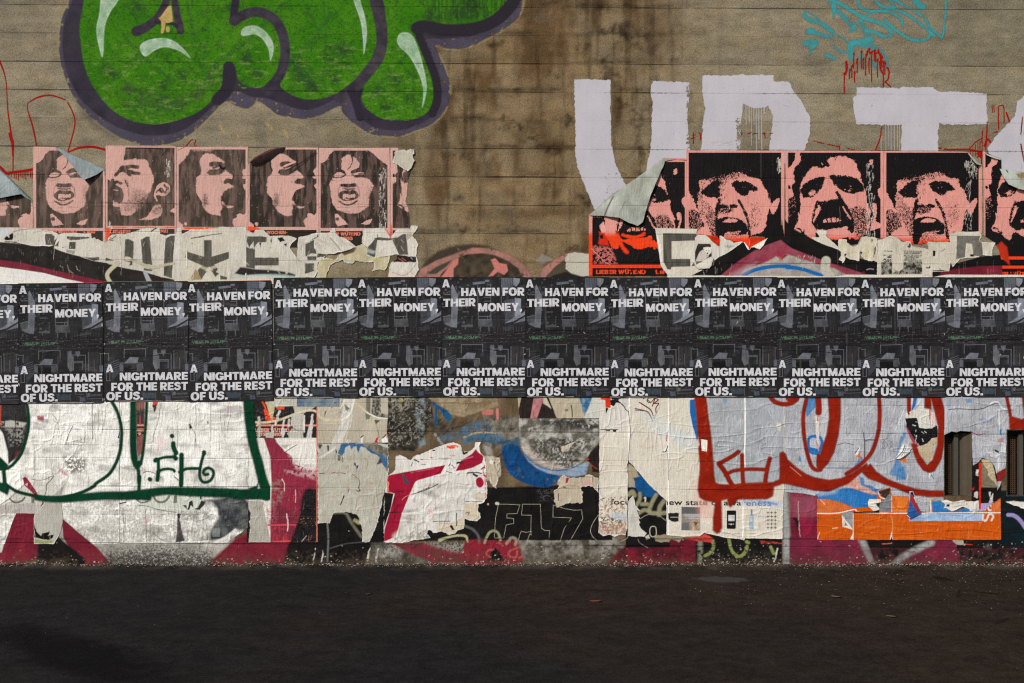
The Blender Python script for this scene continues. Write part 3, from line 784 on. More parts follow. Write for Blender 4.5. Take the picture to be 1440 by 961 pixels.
# ================================================================ turquoise tag
CY = mix((52,150,158),(70,140,140),8,3,6)
c = Art(1090,-60,1340,110,.8)
z = Z(1110,0,6.867)
for i,(p,wd,al) in enumerate([
    (((140,130),(160,170),(200,195),(300,225),(390,290),(420,328),(380,352),(280,330),(190,305)),6.4,.85),(((150,108),(220,140),(300,205)),2,.7),(((180,310),(215,300)),9,.8),
    (((155,420),(200,405),(255,418),(210,445)),8,.9),(((235,455,5),(210,485,4),(190,530,2)),4,.9),(((345,535),(375,535)),4.5,.9),(((385,545),(440,572)),4.5,.9),
    (((340,-20),(420,10),(520,55),(700,165),(850,215),(940,265),(985,320),(960,355),(900,350),(830,315),(740,297)),5.6,.95),(((425,60,8),(430,110,5),(427,200,1)),5,.95),
    (((470,110),(560,200),(620,270)),7,.75),(((620,265),(640,235),(720,175),(780,125),(880,100),(940,98)),3,.95),(((585,300),(640,290)),5,.6),
    (((655,-40),(670,40),(700,85),(800,110),(950,115),(1030,150),(1080,195),(1095,245)),3.8,.95),(((800,-40),(860,40),(940,80),(1020,95),(1130,140),(1236,210),(1340,300),(1400,345)),4,.95),
    (((940,-40),(990,40),(1010,75)),7,.85),(((920,185),(960,230),(1050,310),(1170,380),(1290,390),(1360,340),(1350,260),(1300,180),(1200,100),(1050,20),(960,-60)),4,.95),
    (((1510,-60),(1512,60),(1500,200),(1478,355),(1440,340),(1380,280)),3,.95),(((1190,-60),(1240,40),(1290,70)),9,.85),(((690,215),(730,290),(765,365)),9,.55),
    (((600,560),(588,470),(600,420),(680,410),(740,395),(790,385)),8,.9),(((620,420),(740,440),(800,470)),8,.75),(((800,430),(880,490),(935,560),(945,630),(920,670)),3.4,.7),(((465,340),(520,375),(560,415)),3,.5),
    (((415,445),(470,485),(520,505),(570,495)),3,.85),(((700,520),(690,600)),5,.5),(((800,600),(840,655),(900,665)),6,.55),(((560,680),(580,690)),4,.6)]):
    c.stroke(z(*p),wd,CY,soft=1.0,a=al,seed=i,tex=(.30,6,.12))
tag(c.build('turquoise_tag',SPRAY,.6,W),'turquoise spray-painted scribble tag')

# ================================================================ red lines and drips
r = Art(-20,60,160,270,.6)
RD = (152,16,8)
z = Z(0,0,3.6)
r.stroke(z((-40,260),(0,315,2.4),(30,410,1.2),(40,560,1.4),(60,705,2.6),(66,790,2)),1.6,RD)
r.stroke(z((186,742,1.6),(168,650,2.2),(138,540,1),(165,508,1.6),(205,490,2.3),(262,484,2),(330,506,1.3)),1.8,RD)
r.stroke(z((343,520),(372,580),(378,640),(345,765)),1.6,RD)
r.stroke(z((345,772,1.4),(400,750,2.8),(470,745,3),(530,758,3)),2.6,RD)
z = Z(0,190,4.577)
r.stroke(z((60,-10),(78,40,4.5),(85,60),(84,230,1.3)),2.4,RD)
r.stroke(z((-40,190),(0,205,3),(40,245,3.6),(70,243,3.8),(130,235,3.4),(215,222,4)),3.4,RD)
for i,x in enumerate([58,72,92,104,118,130,142,155,166,180,196,208]):
    r.stroke(z((x,238),(x,262 + (i * 37 % 30))),1.1,RD)
tag(r.build('red_paint_line',SPRAY,.7,W),'thin dark red looping paint lines above the grimacing-face posters at the left')
r = Art(255,190,285,212,.6)
r.stroke(Z(0,0,3.6)((940,745),(965,713),(985,706),(990,715),(984,735),(996,742)),1.4,RD,tex=(.35,5,.1))
tag(r.build('red_paint_line',SPRAY,.7,W),'small broken red hook of paint under the green letters')
r = Art(1180,60,1262,140,.6)
z = Z(1110,0,6.867)
for (x,a,b) in [(545,590,725),(530,700,900),(580,665,760),(602,630,752),(620,512,660),(628,690,795),(655,565,700),(648,590,620),(695,485,665),(712,560,670),(735,520,725),(752,490,530),(768,560,710),(772,465,520),(793,495,790),(820,478,590),(833,505,600),
                  (850,570,745),(880,520,680),(893,540,650),(907,590,840),(922,600,720),(855,480,520)]:
    r.stroke(z((x + 6,a),(x,a + (b - a) * .3),(x + 1,b)),1.5,RD,soft=.4,jag=.5)
    r.stroke([z((x + 3,a + 14))[0]],3,RD,soft=.6,jag=1)
for p in [((780,520),(800,500),(830,490)),((870,600),(880,660),(905,720)),((945,655),(962,700),(955,765),(925,790),(945,810),(975,842)),((555,600),(558,660),(535,720)),((860,490),(880,560),(900,560))]:
    r.stroke(z(*p),2,RD,jag=.8)
tag(r.build('red_drips',SPRAY,.8,W),'cluster of short red drips under the turquoise tag')
r = Art(1130,140,1445,250,.6)
z = Z(1100,0,4.235)
for p,wd,tx in [(((160,835),(200,845),(340,875)),1.5,(.42,5,.05)),(((340,870),(342,898)),1.2,None),(((378,880),(420,893),(450,898)),1.5,(.42,5,.05)),(((592,755),(580,830),(552,900)),1.8,None),(((930,882),(1000,892),(1100,890),(1190,906)),2,(.36,6,.05)),(((1220,730),(1217,800),(1212,890)),1.8,None),
                  (((1110,890),(1150,850),(1192,822)),1.4,None),(((1250,630),(1252,670)),1,None),(((1260,628),(1262,668)),1,None),(((1288,770),(1287,650),(1300,630),(1318,640),(1320,735)),1.4,None),(((1334,672),(1352,725)),2,None),(((1205,870),(1222,830),(1240,850)),2.6,None),
                  (((1160,915),(1190,905),(1180,930)),2,None),(((1430,700),(1420,800)),1.6,None),(((1260,790),(1280,785)),1.4,None),(((1192,780),(1188,830),(1175,880)),1.2,(.4,5,.05)),(((1420,860),(1440,960)),2,None)]:
    r.stroke(z(*p),wd,RD,soft=.4,jag=.3,tex=tx)
for x in (1120,1135,1150,1165,1178,1190): r.stroke(z((x,895 - (x - 1110) * .8),(x,930)),.9,RD,soft=.4)
for p in [((1165,905),(1180,940)),((1188,900),(1186,1000)),((1160,940),(1188,912))]: r.stroke(z(*p),1.7,RD,soft=.4)
def pieces(a,cuts,labels):
    A0 = a.A.copy()
    for (xa,xb),lb in zip(zip(cuts[:-1],cuts[1:]),labels):
        a.A = A0 * (a.X >= xa) * (a.X < xb)
        tag(a.build('red_paint_line',SPRAY,.9,W),lb)
pieces(r,[1100,1215,1300,1500],['broken red line right of the white letter D','red stroke under the left arm of the white T','red line and drips between the white T and C'])
r = Art(965,180,1088,206,.6)
for p in [((974,190),(978,190)),((972,195),(977,194)),((975,187),(975,202)),((983,187),(986,190)),((985,190),(985,197)),((1043,187),(1043,190)),((1052,188),(1056,187)),((1059,188),(1065,188)),((1072,188),(1076,188)),((1075,187),(1076,194)),((1083,188),(1086,188))]:
    r.stroke(p,1.3,RD,soft=.4)
pieces(r,[960,1010,1069,1100],['red dashes between the white letters U and D','short red dashes in the counter of the white D','red drip at the right of the counter of the white D'])

# ================================================================ pink posters with shouting faces
def inkart(b,res=.55):
    a = Art(*b,res); a.C[:] = 1.0; a.A[:] = 1; a.lock = True
    return a
K0 = lambda X,Y: np.zeros(X.shape + (3,))
K1 = lambda X,Y: np.ones(X.shape + (3,))
def KG(v): return lambda X,Y: np.full(X.shape + (3,),v)

def face_grimace(a,z,s):
    L = lambda p,sf=1.0,jg=1.0: a.fill(z(*p),K0,soft=sf * s,jag=jg * s,js=5,sm=3)
    S = lambda p,wd,v=1.0,sf=.8: a.stroke(z(*p),wd / 8.0 * s,KG(v),soft=sf * s,jag=.4 * s)
    a.fill(z((30,40),(200,40),(196,62),(150,100),(130,150),(90,185),(30,205)),K0,soft=.6)
    a.fill(z((575,40),(820,40),(820,240),(700,150),(640,90),(590,60)),K0,soft=.6)
    L([(268,200),(278,150),(330,112),(365,106),(400,120),(440,140),(475,185),(490,245),(482,290),(545,305),(560,350),(600,390),(635,440),(632,490),(602,560),(600,630),(590,680),(560,710),(500,745),(420,765),(350,768),(280,745),(220,710),(185,660),(165,590),(160,520),(152,450),(158,400),(190,350),(202,270),(222,230),(250,200)],1.0)
    S([(398,112),(406,170),(388,225),(355,266)],9); S([(258,150),(245,200),(262,258)],22); S([(240,170),(222,250),(205,290)],22); S([(285,170),(272,215),(280,245)],9)
    S([(190,312),(222,290),(270,284),(312,302)],24); S([(180,352),(235,362),(290,352),(335,320)],13,.9); S([(182,388),(235,398),(280,384)],7,.62)
    S([(405,300),(450,282),(520,262)],32,.95); S([(400,325),(430,345),(455,345)],14,.6); S([(440,352),(500,345),(560,352)],24,.95); S([(470,325),(520,318),(570,330)],10,.7)
    a.fill(z((500,200),(580,240),(600,370),(560,350),(540,300),(492,280)),K1,soft=1.6,jag=2)
    S([(292,446),(360,452),(436,444)],30); S([(300,485),(360,492),(430,486)],16,.58); S([(268,440),(250,500),(246,545)],8,.62); S([(448,440),(480,500),(492,590)],11,.66)
    a.fill(z((244,566),(290,512),(330,505),(370,512),(400,503),(445,512),(478,560),(445,602),(370,622),(300,620)),KG(.92),soft=1.0,sm=3,jag=.6)
    for q in [((302,548),(336,545),(344,575),(330,592),(300,585)),((340,548),(372,553),(376,588),(350,590)),((380,555),(408,550),(412,585),(382,588)),((412,548),(440,545),(440,580),(420,590)),((320,596),(360,604),(370,610),(325,612)),((300,560),(312,600),(298,600))]:
        a.fill(z(*q),K0,soft=.7,sm=2)
    S([(256,626),(305,656),(365,668),(425,648),(460,620)],15,.88); S([(300,640),(365,640),(420,630)],8,.25); S([(300,735),(360,748),(420,735)],8,.5)
    a.fill(z((490,770),(600,740),(620,800),(520,850)),KG(.6),soft=3)
    a.fill(z((205,772),(236,764),(272,802),(362,890),(300,898),(242,910),(215,868)),K0,soft=.6); S([(236,828),(240,828)],28)
    a.fill(z((498,882),(560,846),(636,820),(602,888),(560,897)),K0,soft=.6)
    a.fill(z((560,430),(640,460),(620,640),(590,690),(560,600)),KG(.5),soft=5,a=.7)

def face_profile_left(a,z,s):
    L = lambda p,sf=1.0,jg=1.0: a.fill(z(*p),K0,soft=sf * s,jag=jg * s,js=5,sm=3)
    S = lambda p,wd,v=1.0,sf=.8: a.stroke(z(*p),wd / 8.0 * s,KG(v),soft=sf * s,jag=.4 * s)
    a.fill(z((40,30),(256,30),(250,120),(236,150),(240,220),(205,290),(140,360),(108,430),(50,396),(40,400)),K0,soft=.8)
    L([(240,190),(330,165),(430,160),(500,180),(520,250),(555,315),(572,420),(545,500),(510,580),(470,640),(430,700),(370,762),(290,803),(205,795),(192,700),(188,670),(225,612),(232,560),(212,510),(155,470),(110,440),(112,400),(150,355),(225,310),(240,280)])
    a.fill(z((40,396),(100,440),(150,470),(195,490),(226,540),(233,580),(216,630),(186,668),(150,672),(116,630),(110,690),(40,690)),K1,soft=.8)
    L([(112,625),(140,652),(192,672),(184,697),(118,698)],.7); L([(120,510),(166,516),(166,528),(122,522)],.5,.3)
    S([(108,408),(120,440),(160,428),(205,442)],24); S([(142,352),(172,320),(218,262)],28,.9); S([(236,268),(300,252),(392,256)],30,.85); S([(250,300),(320,318),(405,330)],30,.95); S([(270,320),(305,350)],24,.9)
    S([(200,300),(240,290)],14); S([(245,400),(280,450),(290,600),(282,730)],16,.58,1.4); S([(250,420),(275,470)],12,.8)
    a.fill(z((330,480),(480,510),(490,640),(430,710),(260,800),(200,700),(300,600)),KG(.42),soft=5)
    a.fill(z((380,640),(500,560),(470,700),(380,770)),KG(.6),soft=4)
    L([(585,520),(610,470),(655,435),(700,430),(748,462),(756,520),(720,572),(660,582),(612,572),(596,590),(620,640),(600,640),(572,590)],.7,.5)
    S([(690,462),(722,500),(700,545)],16); S([(602,545),(650,495),(690,540)],12,.9); S([(640,520),(665,540)],18); S([(735,480),(740,530),(700,565)],6,.7)
    L([(398,846),(500,812),(545,745),(590,690),(640,680),(670,740),(640,820),(520,850)],1.0); a.fill(z((540,750),(620,690),(680,700),(640,800),(560,810)),KG(.5),soft=4)
    L([(755,756),(815,715),(815,770)],.6,.5)
    a.fill(z((250,60),(600,60),(500,170),(250,170)),KG(.9),soft=4,a=.6)

def face_profile_right(a,z,s):
    L = lambda p,sf=1.0,jg=1.0: a.fill(z(*p),K0,soft=sf * s,jag=jg * s,js=5,sm=3)
    S = lambda p,wd,v=1.0,sf=.8: a.stroke(z(*p),wd / 8.0 * s,KG(v),soft=sf * s,jag=.4 * s)
    a.fill(z((30,30),(185,30),(150,110),(100,170),(60,205),(30,210)),K0,soft=1.2,jag=2)
    a.fill(z((180,30),(500,30),(420,75),(200,70)),KG(.45),soft=2)
    L([(285,190),(300,125),(345,97),(430,92),(490,112),(560,168),(590,215),(575,268),(620,310),(662,352),(645,378),(600,380),(564,420),(640,436),(672,470),(600,490),(556,530),(524,590),(532,660),(545,700),(520,735),(526,785),(470,790),(400,770),(350,730),(310,660),(290,600),(250,540),(244,470),(248,360),(285,330),(305,290),(298,240)])
    a.fill(z((330,520),(380,540),(385,660),(345,710),(308,640)),KG(.56),soft=4); a.fill(z((350,500),(420,480),(440,520),(390,560)),KG(.3),soft=5)
    S([(410,214),(455,200),(520,208)],34); S([(372,305),(412,280),(445,300)],12); S([(405,300),(470,300),(520,285),(575,225)],46,1,1.2); S([(440,250),(540,215)],20,.8)
    S([(575,410),(600,390),(645,405),(650,420)],32); S([(520,400),(528,412)],12,.6)
    L([(530,640),(562,690),(602,708),(660,700),(668,682),(622,682),(575,668),(545,625)],.6,.5)
    S([(560,690),(560,740)],34,.8,3)
    for q in [((770,280),(815,250),(815,375),(776,332)),((766,350),(800,362),(792,376),(764,368)),((768,442),(815,425),(815,515),(795,490)),((655,842),(702,800),(690,790),(730,760),(780,782),(815,735),(815,935),(700,935))]: L(q,.6,1)
    a.fill(z((30,840),(95,892),(95,935),(30,935)),K0,soft=.6); S([(125,880),(128,884)],30,0)
    a.fill(z((500,50),(815,50),(815,150),(640,200),(560,150)),KG(.86),soft=3,a=.8)
    S([(180,78),(260,88),(345,76),(440,88),(560,165),(635,212)],14,.95)

def face_fringe(a,z,s):
    L = lambda p,sf=.8,jg=1.3: a.fill(z(*p),K0,soft=sf * s,jag=jg * s,js=4,sm=3)
    S = lambda p,wd,v=1.0,sf=.8: a.stroke(z(*p),wd / 6.867 * s,KG(v),soft=sf * s,jag=.7 * s,js=4)
    G = lambda p,v,sf=3: a.fill(z(*p),KG(v),soft=sf * s,sm=2)
    G([(40,590),(100,600),(165,640),(205,740),(195,800),(120,850),(40,880)],.66,3)
    L([(40,440),(100,520),(132,600),(170,650),(110,620),(40,600)])
    L([(110,850),(160,815),(205,780),(240,790),(330,900),(330,990),(120,990)])
    L([(158,345),(195,338),(240,330),(300,322),(390,298),(480,275),(540,262),(600,280),(660,310),(740,318),(770,390),(820,450),(835,520),(850,545),(825,640),(812,700),(800,760),(780,820),(720,855),(660,880),(640,990),(330,990),(260,860),(200,740),(165,640),(145,580),(155,470),(165,420)])
    G([(200,320),(300,300),(400,285),(440,330),(350,350),(250,345)],.66,3); G([(440,270),(560,255),(620,290),(520,320),(440,330)],.5,3); G([(180,340),(230,340),(200,420),(170,440)],.35,3)
    a.fill(z((178,445),(205,420),(245,380),(300,345),(400,350),(416,400),(392,460),(340,502),(260,500),(200,482)),K1,soft=.9 * s,jag=1.6 * s,js=4,sm=3)
    a.fill(z((470,372),(510,345),(560,340),(620,350),(690,385),(724,430),(690,444),(645,440),(620,478),(570,482),(515,440)),K1,soft=.9 * s,jag=1.6 * s,js=4,sm=3)
    G([(345,580),(400,565),(470,585),(490,620),(430,665),(345,650)],.7,2.5); S([(365,590),(415,588)],26); S([(470,580),(512,586)],30)
    S([(356,522),(335,600),(322,700),(330,800),(350,990)],34,.95,1.6); S([(540,530),(590,620),(628,720),(640,800),(650,890)],28,.97)
    G([(190,560),(245,560),(310,650),(325,900),(275,860),(215,720)],.56,3)
    a.fill(z((322,740),(345,715),(400,690),(480,688),(560,712),(612,762),(622,830),(592,858),(560,822),(480,836),(410,850),(350,990),(322,990),(318,800)),K1,soft=.9 * s,jag=1.2 * s,js=4,sm=3)
    L([(385,738),(440,706),(520,710),(532,730),(460,744)],.7,.6); G([(410,850),(480,838),(560,828),(580,870),(500,990),(380,990)],.34,2)
    G([(640,560),(770,560),(745,770),(655,810)],.34,5); G([(150,470),(190,480),(240,560),(215,740),(165,640)],.42,4); G([(350,380),(420,360),(440,470),(380,520)],.3,4); S([(415,300),(430,370)],14,.6,2); S([(560,405),(600,402)],5,.35)
    L([(828,545),(862,552),(930,505),(928,565),(882,662),(858,650),(842,610)],.6,.6); S([(850,575),(870,550)],8)
    S([(555,850),(595,840)],26)

def face_moustache(a,z,s):
    L = lambda p,sf=.8,jg=1.3: a.fill(z(*p),K0,soft=sf * s,jag=jg * s,js=4,sm=3)
    S = lambda p,wd,v=1.0,sf=.8: a.stroke(z(*p),wd / 6.867 * s,KG(v),soft=sf * s,jag=.7 * s,js=4)
    G = lambda p,v,sf=3: a.fill(z(*p),KG(v),soft=sf * s,sm=2)
    L([(40,250),(80,200),(112,140),(130,70),(172,72),(172,160),(110,230),(118,350),(90,390),(106,485),(60,520),(40,530)],.6,1); S([(62,400),(68,408)],28)
    G([(40,535),(120,500),(135,640),(60,730),(40,730)],.74)
    L([(186,345),(230,280),(262,230),(290,200),(370,212),(480,188),(420,150),(480,112),(560,100),(640,120),(700,160),(745,250),(772,340),(800,430),(822,560),(850,640),(835,800),(765,880),(700,905),(640,885),(520,908),(420,875),(330,835),(300,905),(240,885),(200,785),(172,660),(176,560),(170,470)])
    a.fill(z((250,60),(560,60),(520,105),(450,140),(420,165),(475,185),(400,205),(300,205),(240,240)),K1,soft=1.0,jag=3.2,js=3.2)
    S([(440,150),(470,120)],10,0); S([(380,170),(392,186)],8,0)
    L([(112,800),(150,740),(150,640),(180,700),(205,800),(190,842),(145,830)],.6,.8); S([(135,800),(170,805),(185,830)],14)
    a.fill(z((178,432),(212,372),(290,320),(412,300),(418,330),(372,420),(300,492),(230,498),(200,505)),K1,soft=.9 * s,jag=1.3 * s,js=4,sm=2)
    a.fill(z((245,462),(290,432),(332,440),(322,470),(270,490)),KG(.22),soft=1.2 * s,jag=1)
    a.fill(z((445,292),(560,288),(680,300),(752,340),(792,425),(760,442),(690,466),(610,450),(540,410),(500,360)),K1,soft=.9 * s,jag=1.3 * s,js=4,sm=2)
    a.fill(z((598,428),(640,412),(692,430),(650,446)),KG(.3),soft=1.2 * s); S([(655,388),(657,392)],14,.3); S([(620,425),(680,425)],6,1)
    a.fill(z((318,560),(350,546),(440,530),(520,514),(562,530),(602,585),(645,680),(690,760),(690,840),(640,832),(600,790),(560,800),(420,812),(330,812),(294,770),(290,738),(348,650),(372,600)),K1,soft=.9 * s,jag=1.2 * s,js=4,sm=2)
    S([(340,545),(310,640),(292,740)],26,.9,1.5); S([(356,580),(338,660),(302,735)],13,0); S([(526,455),(578,540),(650,660),(688,790)],34,1); S([(590,594),(620,650),(655,705)],15,0)
    for q in [((388,722),(420,708),(428,742),(394,748)),((432,704),(466,700),(470,740),(436,742)),((474,696),(512,692),(520,738),(478,740)),((520,702),(546,698),(548,728),(526,734)),((552,712),(570,712),(568,728),(554,730))]:
        a.fill(z(*q),KG(.12),soft=.7,jag=.5)
    G([(650,600),(760,580),(832,640),(842,760),(800,860),(700,890),(690,720)],.6,4)
    S([(420,842),(480,885),(545,885),(588,840),(612,800)],42,0); S([(640,830),(655,900)],24,.1)
    a.fill(z((700,60),(830,60),(842,600),(800,430),(762,300),(740,220),(690,150)),K1,soft=1.2,jag=2.5,js=4)
    L([(838,140),(876,140),(870,180),(845,190)],.5,1.5); L([(920,430),(960,400),(960,520),(935,500)],.6,.6); L([(846,810),(880,700),(905,560),(915,640),(900,720),(960,765),(960,790),(860,815)],.6,1); L([(872,560),(905,570),(880,640)],.5,1)

def z_frame(px0,py0,scale,zx0,zy0,zs,ref_x,ref_y):
    """Drawing frame of one face print: reference-print point (ref_x, ref_y) lands on (px0, py0), enlarged by scale."""
    return lambda *p: [(px0 + (q[0] / zs + zx0 - ref_x) * scale,py0 + (q[1] / zs + zy0 - ref_y) * scale) for q in p]

FACES = {'grimace': (face_grimace,445,205,8.01,451,212),'left': (face_profile_left,145,203,8.01,151.5,208),'right': (face_profile_right,345,205,8.01,351,210.5),
         'fringe': (face_fringe,960,205,6.867,968.3,215),'moustache': (face_moustache,1100,205,6.867,1108,215)}
POSTERS = 'pink posters of shouting faces'

def face_poster(face,px,py,pw,ph,label,scale=1.0,faded=True,sheet=None,cuts=(),jags=(),lines=(),bottom=None,red=None,extra=None,depth=2.6,seed=0,slots=None):
    """px, py, pw, ph: the printed picture; sheet: outline of the paper that is left."""
    m = 4.5 * scale if scale < 1.2 else 4.5
    b = (px - m - 1.5,py - m - 1,px + pw + m,py + ph + 40 * max(scale,.9))
    if bottom: b = (b[0],b[1],b[2],bottom)
    paper = (200,158,148) if faded else (214,146,135)
    ink = (((60,52,45),(44,38,34))[seed in (5,6,7)]) if faded else (21,17,18)
    fn,zx,zy,zs,rx,ry = FACES[face]
    ib = inkart((px,py,px + pw,py + ph))
    fn(ib,z_frame(px,py,scale,zx,zy,zs,rx,ry),max(scale,.75) * (1.35 if faded else 1))
    a = Art(*b,.6,mix(paper,tuple(int(k * .95) for k in paper),25,3,seed))
    if red is not None:      # the lower, red part of the two-colour print
        t = sst(red - 5,red + 6,a.Y + 4 * (fbm(a.X,a.Y,14,2,seed) - .5))[...,None]
        a.C = a.C * (1 - t) + lin((226,62,24)) * t
    # caption block
    cy = py + ph + 4.2 * scale
    a.fill(box(px,cy,px + pw,b[3] + 5),ink,soft=.3)
    # picture
    gx = np.interp(a.xs,ib.xs,np.arange(ib.nx)); gy = np.interp(a.ys,ib.ys,np.arange(ib.ny))
    J,I = np.meshgrid(np.clip(np.round(gy),0,ib.ny - 1).astype(int),np.clip(np.round(gx),0,ib.nx - 1).astype(int),indexing='ij')
    v = ib.C[...,0]
    v = .62 * v + .2 * blur(v,3) + .18 * blur(v,9) if faded else .62 * v + .2 * blur(v,3) + .18 * blur(v,11)
    v = v[J,I]
    rs = np.random.RandomState(seed + 3)
    n = rs.rand(*v.shape) * .55 + vnoise(a.X / 1.7,a.Y / 1.7,seed) * .45
    k = sst(.20,.70,v + (n - .5) * .42) if faded else sst(.44,.58,v + (n - .5) * .95)
    if faded: k = k * (.86 + .14 * sst(.35,.6,fbm(a.X * 2.2,a.Y * .4,9,3,seed + 8)))
    inside = sst(px - .4,px + .4,a.X) * sst(px + pw + .4,px + pw - .4,a.X) * sst(py - .4,py + .4,a.Y) * sst(py + ph + .4,py + ph - .4,a.Y)
    k = (k * inside)[...,None]
    inkc = mix(ink,tuple(min(255,int(q * (1.22 if faded else 1.0) + (4 if faded else 3))) for q in ink),10,3,seed + 2,2)(a.X,a.Y)
    a.C = a.C * (1 - k) + inkc * k
    tc = (212,118,96) if faded else (228,66,30)
    for (txt,x0,x1,y,h) in lines: a.heavy(txt,x0,x1,y,y,h,tc,tex=(.30,4,.08))
    a.lock = True
    if faded:
        for i in range(3):
            xx = px + pw * random.Random(seed * 7 + i).uniform(.1,.95)
            a.scratches((xx - 4,py,xx + 4,py + ph * .8),14,9,(150,128,116),.6,90,6,.4,seed * 5 + i)
        a.dots((px,py,px + pw,py + ph),60,.3,.7,(172,150,138),.6,seed)
        a.stroke([(px - 3,py + ph * .72 + random.Random(seed).uniform(-3,3)),(px + pw + 3,py + ph * .72)],1.2,(48,42,38),soft=.8,a=.5,jag=1.5,tex=(.45,16,.1))
    else:
        a.dots((px,py,px + pw,py + ph),26,.3,.7,(120,100,96),.6,seed)
    if extra: extra(a)
    a.lock = False
    if sheet:
        w,cov = a.polycov(sheet,.4,.35,5,0,seed)
        A2 = np.zeros(a.A.shape); A2[w] = cov; a.A *= A2
    for p in cuts: a.cut(p,soft=.4,jag=.8,js=5)
    for p in jags: a.cut(p,soft=.4,jag=2.6,js=6,seed=seed)
    o = a.build('face_poster',PAPER if faded else GLOSS,depth)
    return tag(o,label,'poster',POSTERS)

def flap(b,pts,col,lift,parent,name='peeled_corner',label=None,jag=.4,art=None,res=.7,depth=2.9,mat=None):
    a = Art(*b,res)
    a.fill(pts,col,soft=.35,jag=jag,js=6)
    if art: a.lock = True; art(a); a.lock = False
    o = a.build(name,mat or PAPER,depth,parent,lift)
    if label: o['label'] = label
    return o

def ramp_from(p,q,h,power=1.0,reach=30,side=1):
    """Height that grows with the distance from the hinge line p-q."""
    L = math.hypot(q[0] - p[0],q[1] - p[1]); nx,ny = -(q[1] - p[1]) / L * side,(q[0] - p[0]) / L * side
    return lambda X,Y: h * np.clip(((X - p[0]) * nx + (Y - p[1]) * ny) / reach,0,2) ** power

BACK = mix((146,156,158),(126,136,138),14,4,3,2.2)
BACK2 = mix((168,172,164),(142,146,136),16,4,5,2.2)

def white_scrub(x0,y0,x1,y1,n,seed):
    def f(a): a.scratches((x0,y0,x1,y1),n,6,(196,190,180),.8,90,12,.75,seed); a.dots((x0,y0,x1,y1),n,.3,.9,(196,190,182),.8,seed)
    return f

# ---- left group
p = face_poster('right',-50.5,210.5,94.3,109.5,'pink poster cut by the left edge, top folded into a big grey flap',sheet=[(-60,200),(-60,196),(-4,234),(40,278),(46.5,288),(48,300),(48,330),(-60,330)],bottom=332,seed=1)
flap((-62,180,50,300),[(-60,196),(-2,236),(20,256),(41,276),(47,284),(38,279),(32,274),(22,276),(0,280),(-60,290)],BACK,lambda X,Y: 26 * sst(236,278,Y + (44 - X) * .1 - (X - 20) * .75 * 0) * sst(48,26,X),p,label='grey paper back folded down',
     art=lambda a: (a.stroke([(0,238),(22,258),(44,280)],3,(84,92,94),soft=1.4,a=.8),a.scratches((-10,246,26,272),8,12,(188,196,198),.5,-30,20,.6,2)))
p = face_poster('grimace',51,212,94,109,'faded pink grimacing-man poster with grey triangular fold at its top right',sheet=[(47,206),(78,207),(82,210),(147,239),(148.5,260),(148,322),(150,350),(47,350)],bottom=348,seed=2,
                lines=[('LIEBER WÜTEND',61,108,328.5,4.6),('1. MAI',117,134,328.5,4.6)])
flap((72,200,152,262),[(77,207.5),(84,209),(104,219),(128,229),(147.5,238.5),(138,246),(121.5,254.5),(116,250),(104,234),(92,220)],BACK,ramp_from((78,207.5),(147.5,238.5),30,1.1,22),p,label='grey triangular paper corner folded down',
     art=lambda a: (a.stroke([(125,234),(122,244),(120,250)],1.4,(160,150,120),a=.7),a.scratches((95,214,140,245),10,10,(166,176,178),.6,30,30,.5,1)))
p = face_poster('left',151.5,208,94.2,110,'faded pink poster of a man shouting to the left in profile',sheet=[(149,205),(247.5,205.5),(248.5,322),(248,350),(149,350)],bottom=346,seed=3,lines=[('LIEBER',154,184,328.5,4.8),('MAI',226,236,327.5,4.6)],
                extra=lambda a: (white_scrub(152,310,158,320,10,2)(a),white_scrub(232,224,240,246,14,3)(a),a.stroke([(228,219),(236,211)],1.2,(40,34,30)),a.stroke([(178,208.5),(215,209),(228,210)],1.6,(36,31,28),soft=.6),
                                 a.fill(box(149.5,320.5,155,342),(216,74,40),soft=1),a.stroke([(156,320),(250,320)],1.4,(214,84,50),tex=(.5,14,.05))))
p = face_poster('right',251.5,210.5,94,109,'faded pink poster of person shouting right, top corners intact',sheet=[(248.5,206.5),(348.5,206.5),(349,322),(349,350),(248.5,350)],bottom=346,seed=4,
                extra=lambda a: (a.fill(box(256,320,311,322.5),(226,78,44),tex=(.36,12,.03)),a.stroke([(309,234),(313,238),(317,236)],3,(26,22,22),jag=1.5),a.stroke([(250,212),(262,206)],.8,(150,40,30))))
p = face_poster('right',351.2,210.5,94,109,'faded pink poster of person shouting right, top left corner rolled down',sheet=[(349,232),(355,228),(372,221),(388,213),(402,207.5),(447.5,207.5),(449,322),(449,350),(349,350)],bottom=348,seed=5,
                lines=[('WOCHEN-',375,404,329.5,4.6)],
                extra=lambda a: (a.fill([(345,318),(360,319.5),(367,323),(349,325)],(226,78,44)),a.stroke([(402,240),(425,228),(445,214)],1.3,(28,24,24),a=.9),a.stroke([(408,244),(430,228),(446,216)],1.2,(30,26,26),a=.9),
                                 a.stroke([(400,234),(415,228)],2.6,(205,152,140),soft=.6)))
flap((345,200,412,240),[(352,229),(360,221),(376,213),(388,208.5),(402,207.5),(399,214),(392,215.5),(386,221),(376,229),(370,234),(361,235),(353,231)],mix((34,27,27),(52,42,40),6),lambda X,Y: 14 * sst(402,372,X) * np.clip(1 - ((Y - (229 - (X - 352) * .42)) / 10.0) ** 2,0,1),p,name='rolled_corner',label='dark rolled paper corner',
     art=lambda a: a.stroke([(353,228),(362,221),(378,214),(390,209),(402,207.6)],1.3,(122,50,60),soft=.6,a=.8))
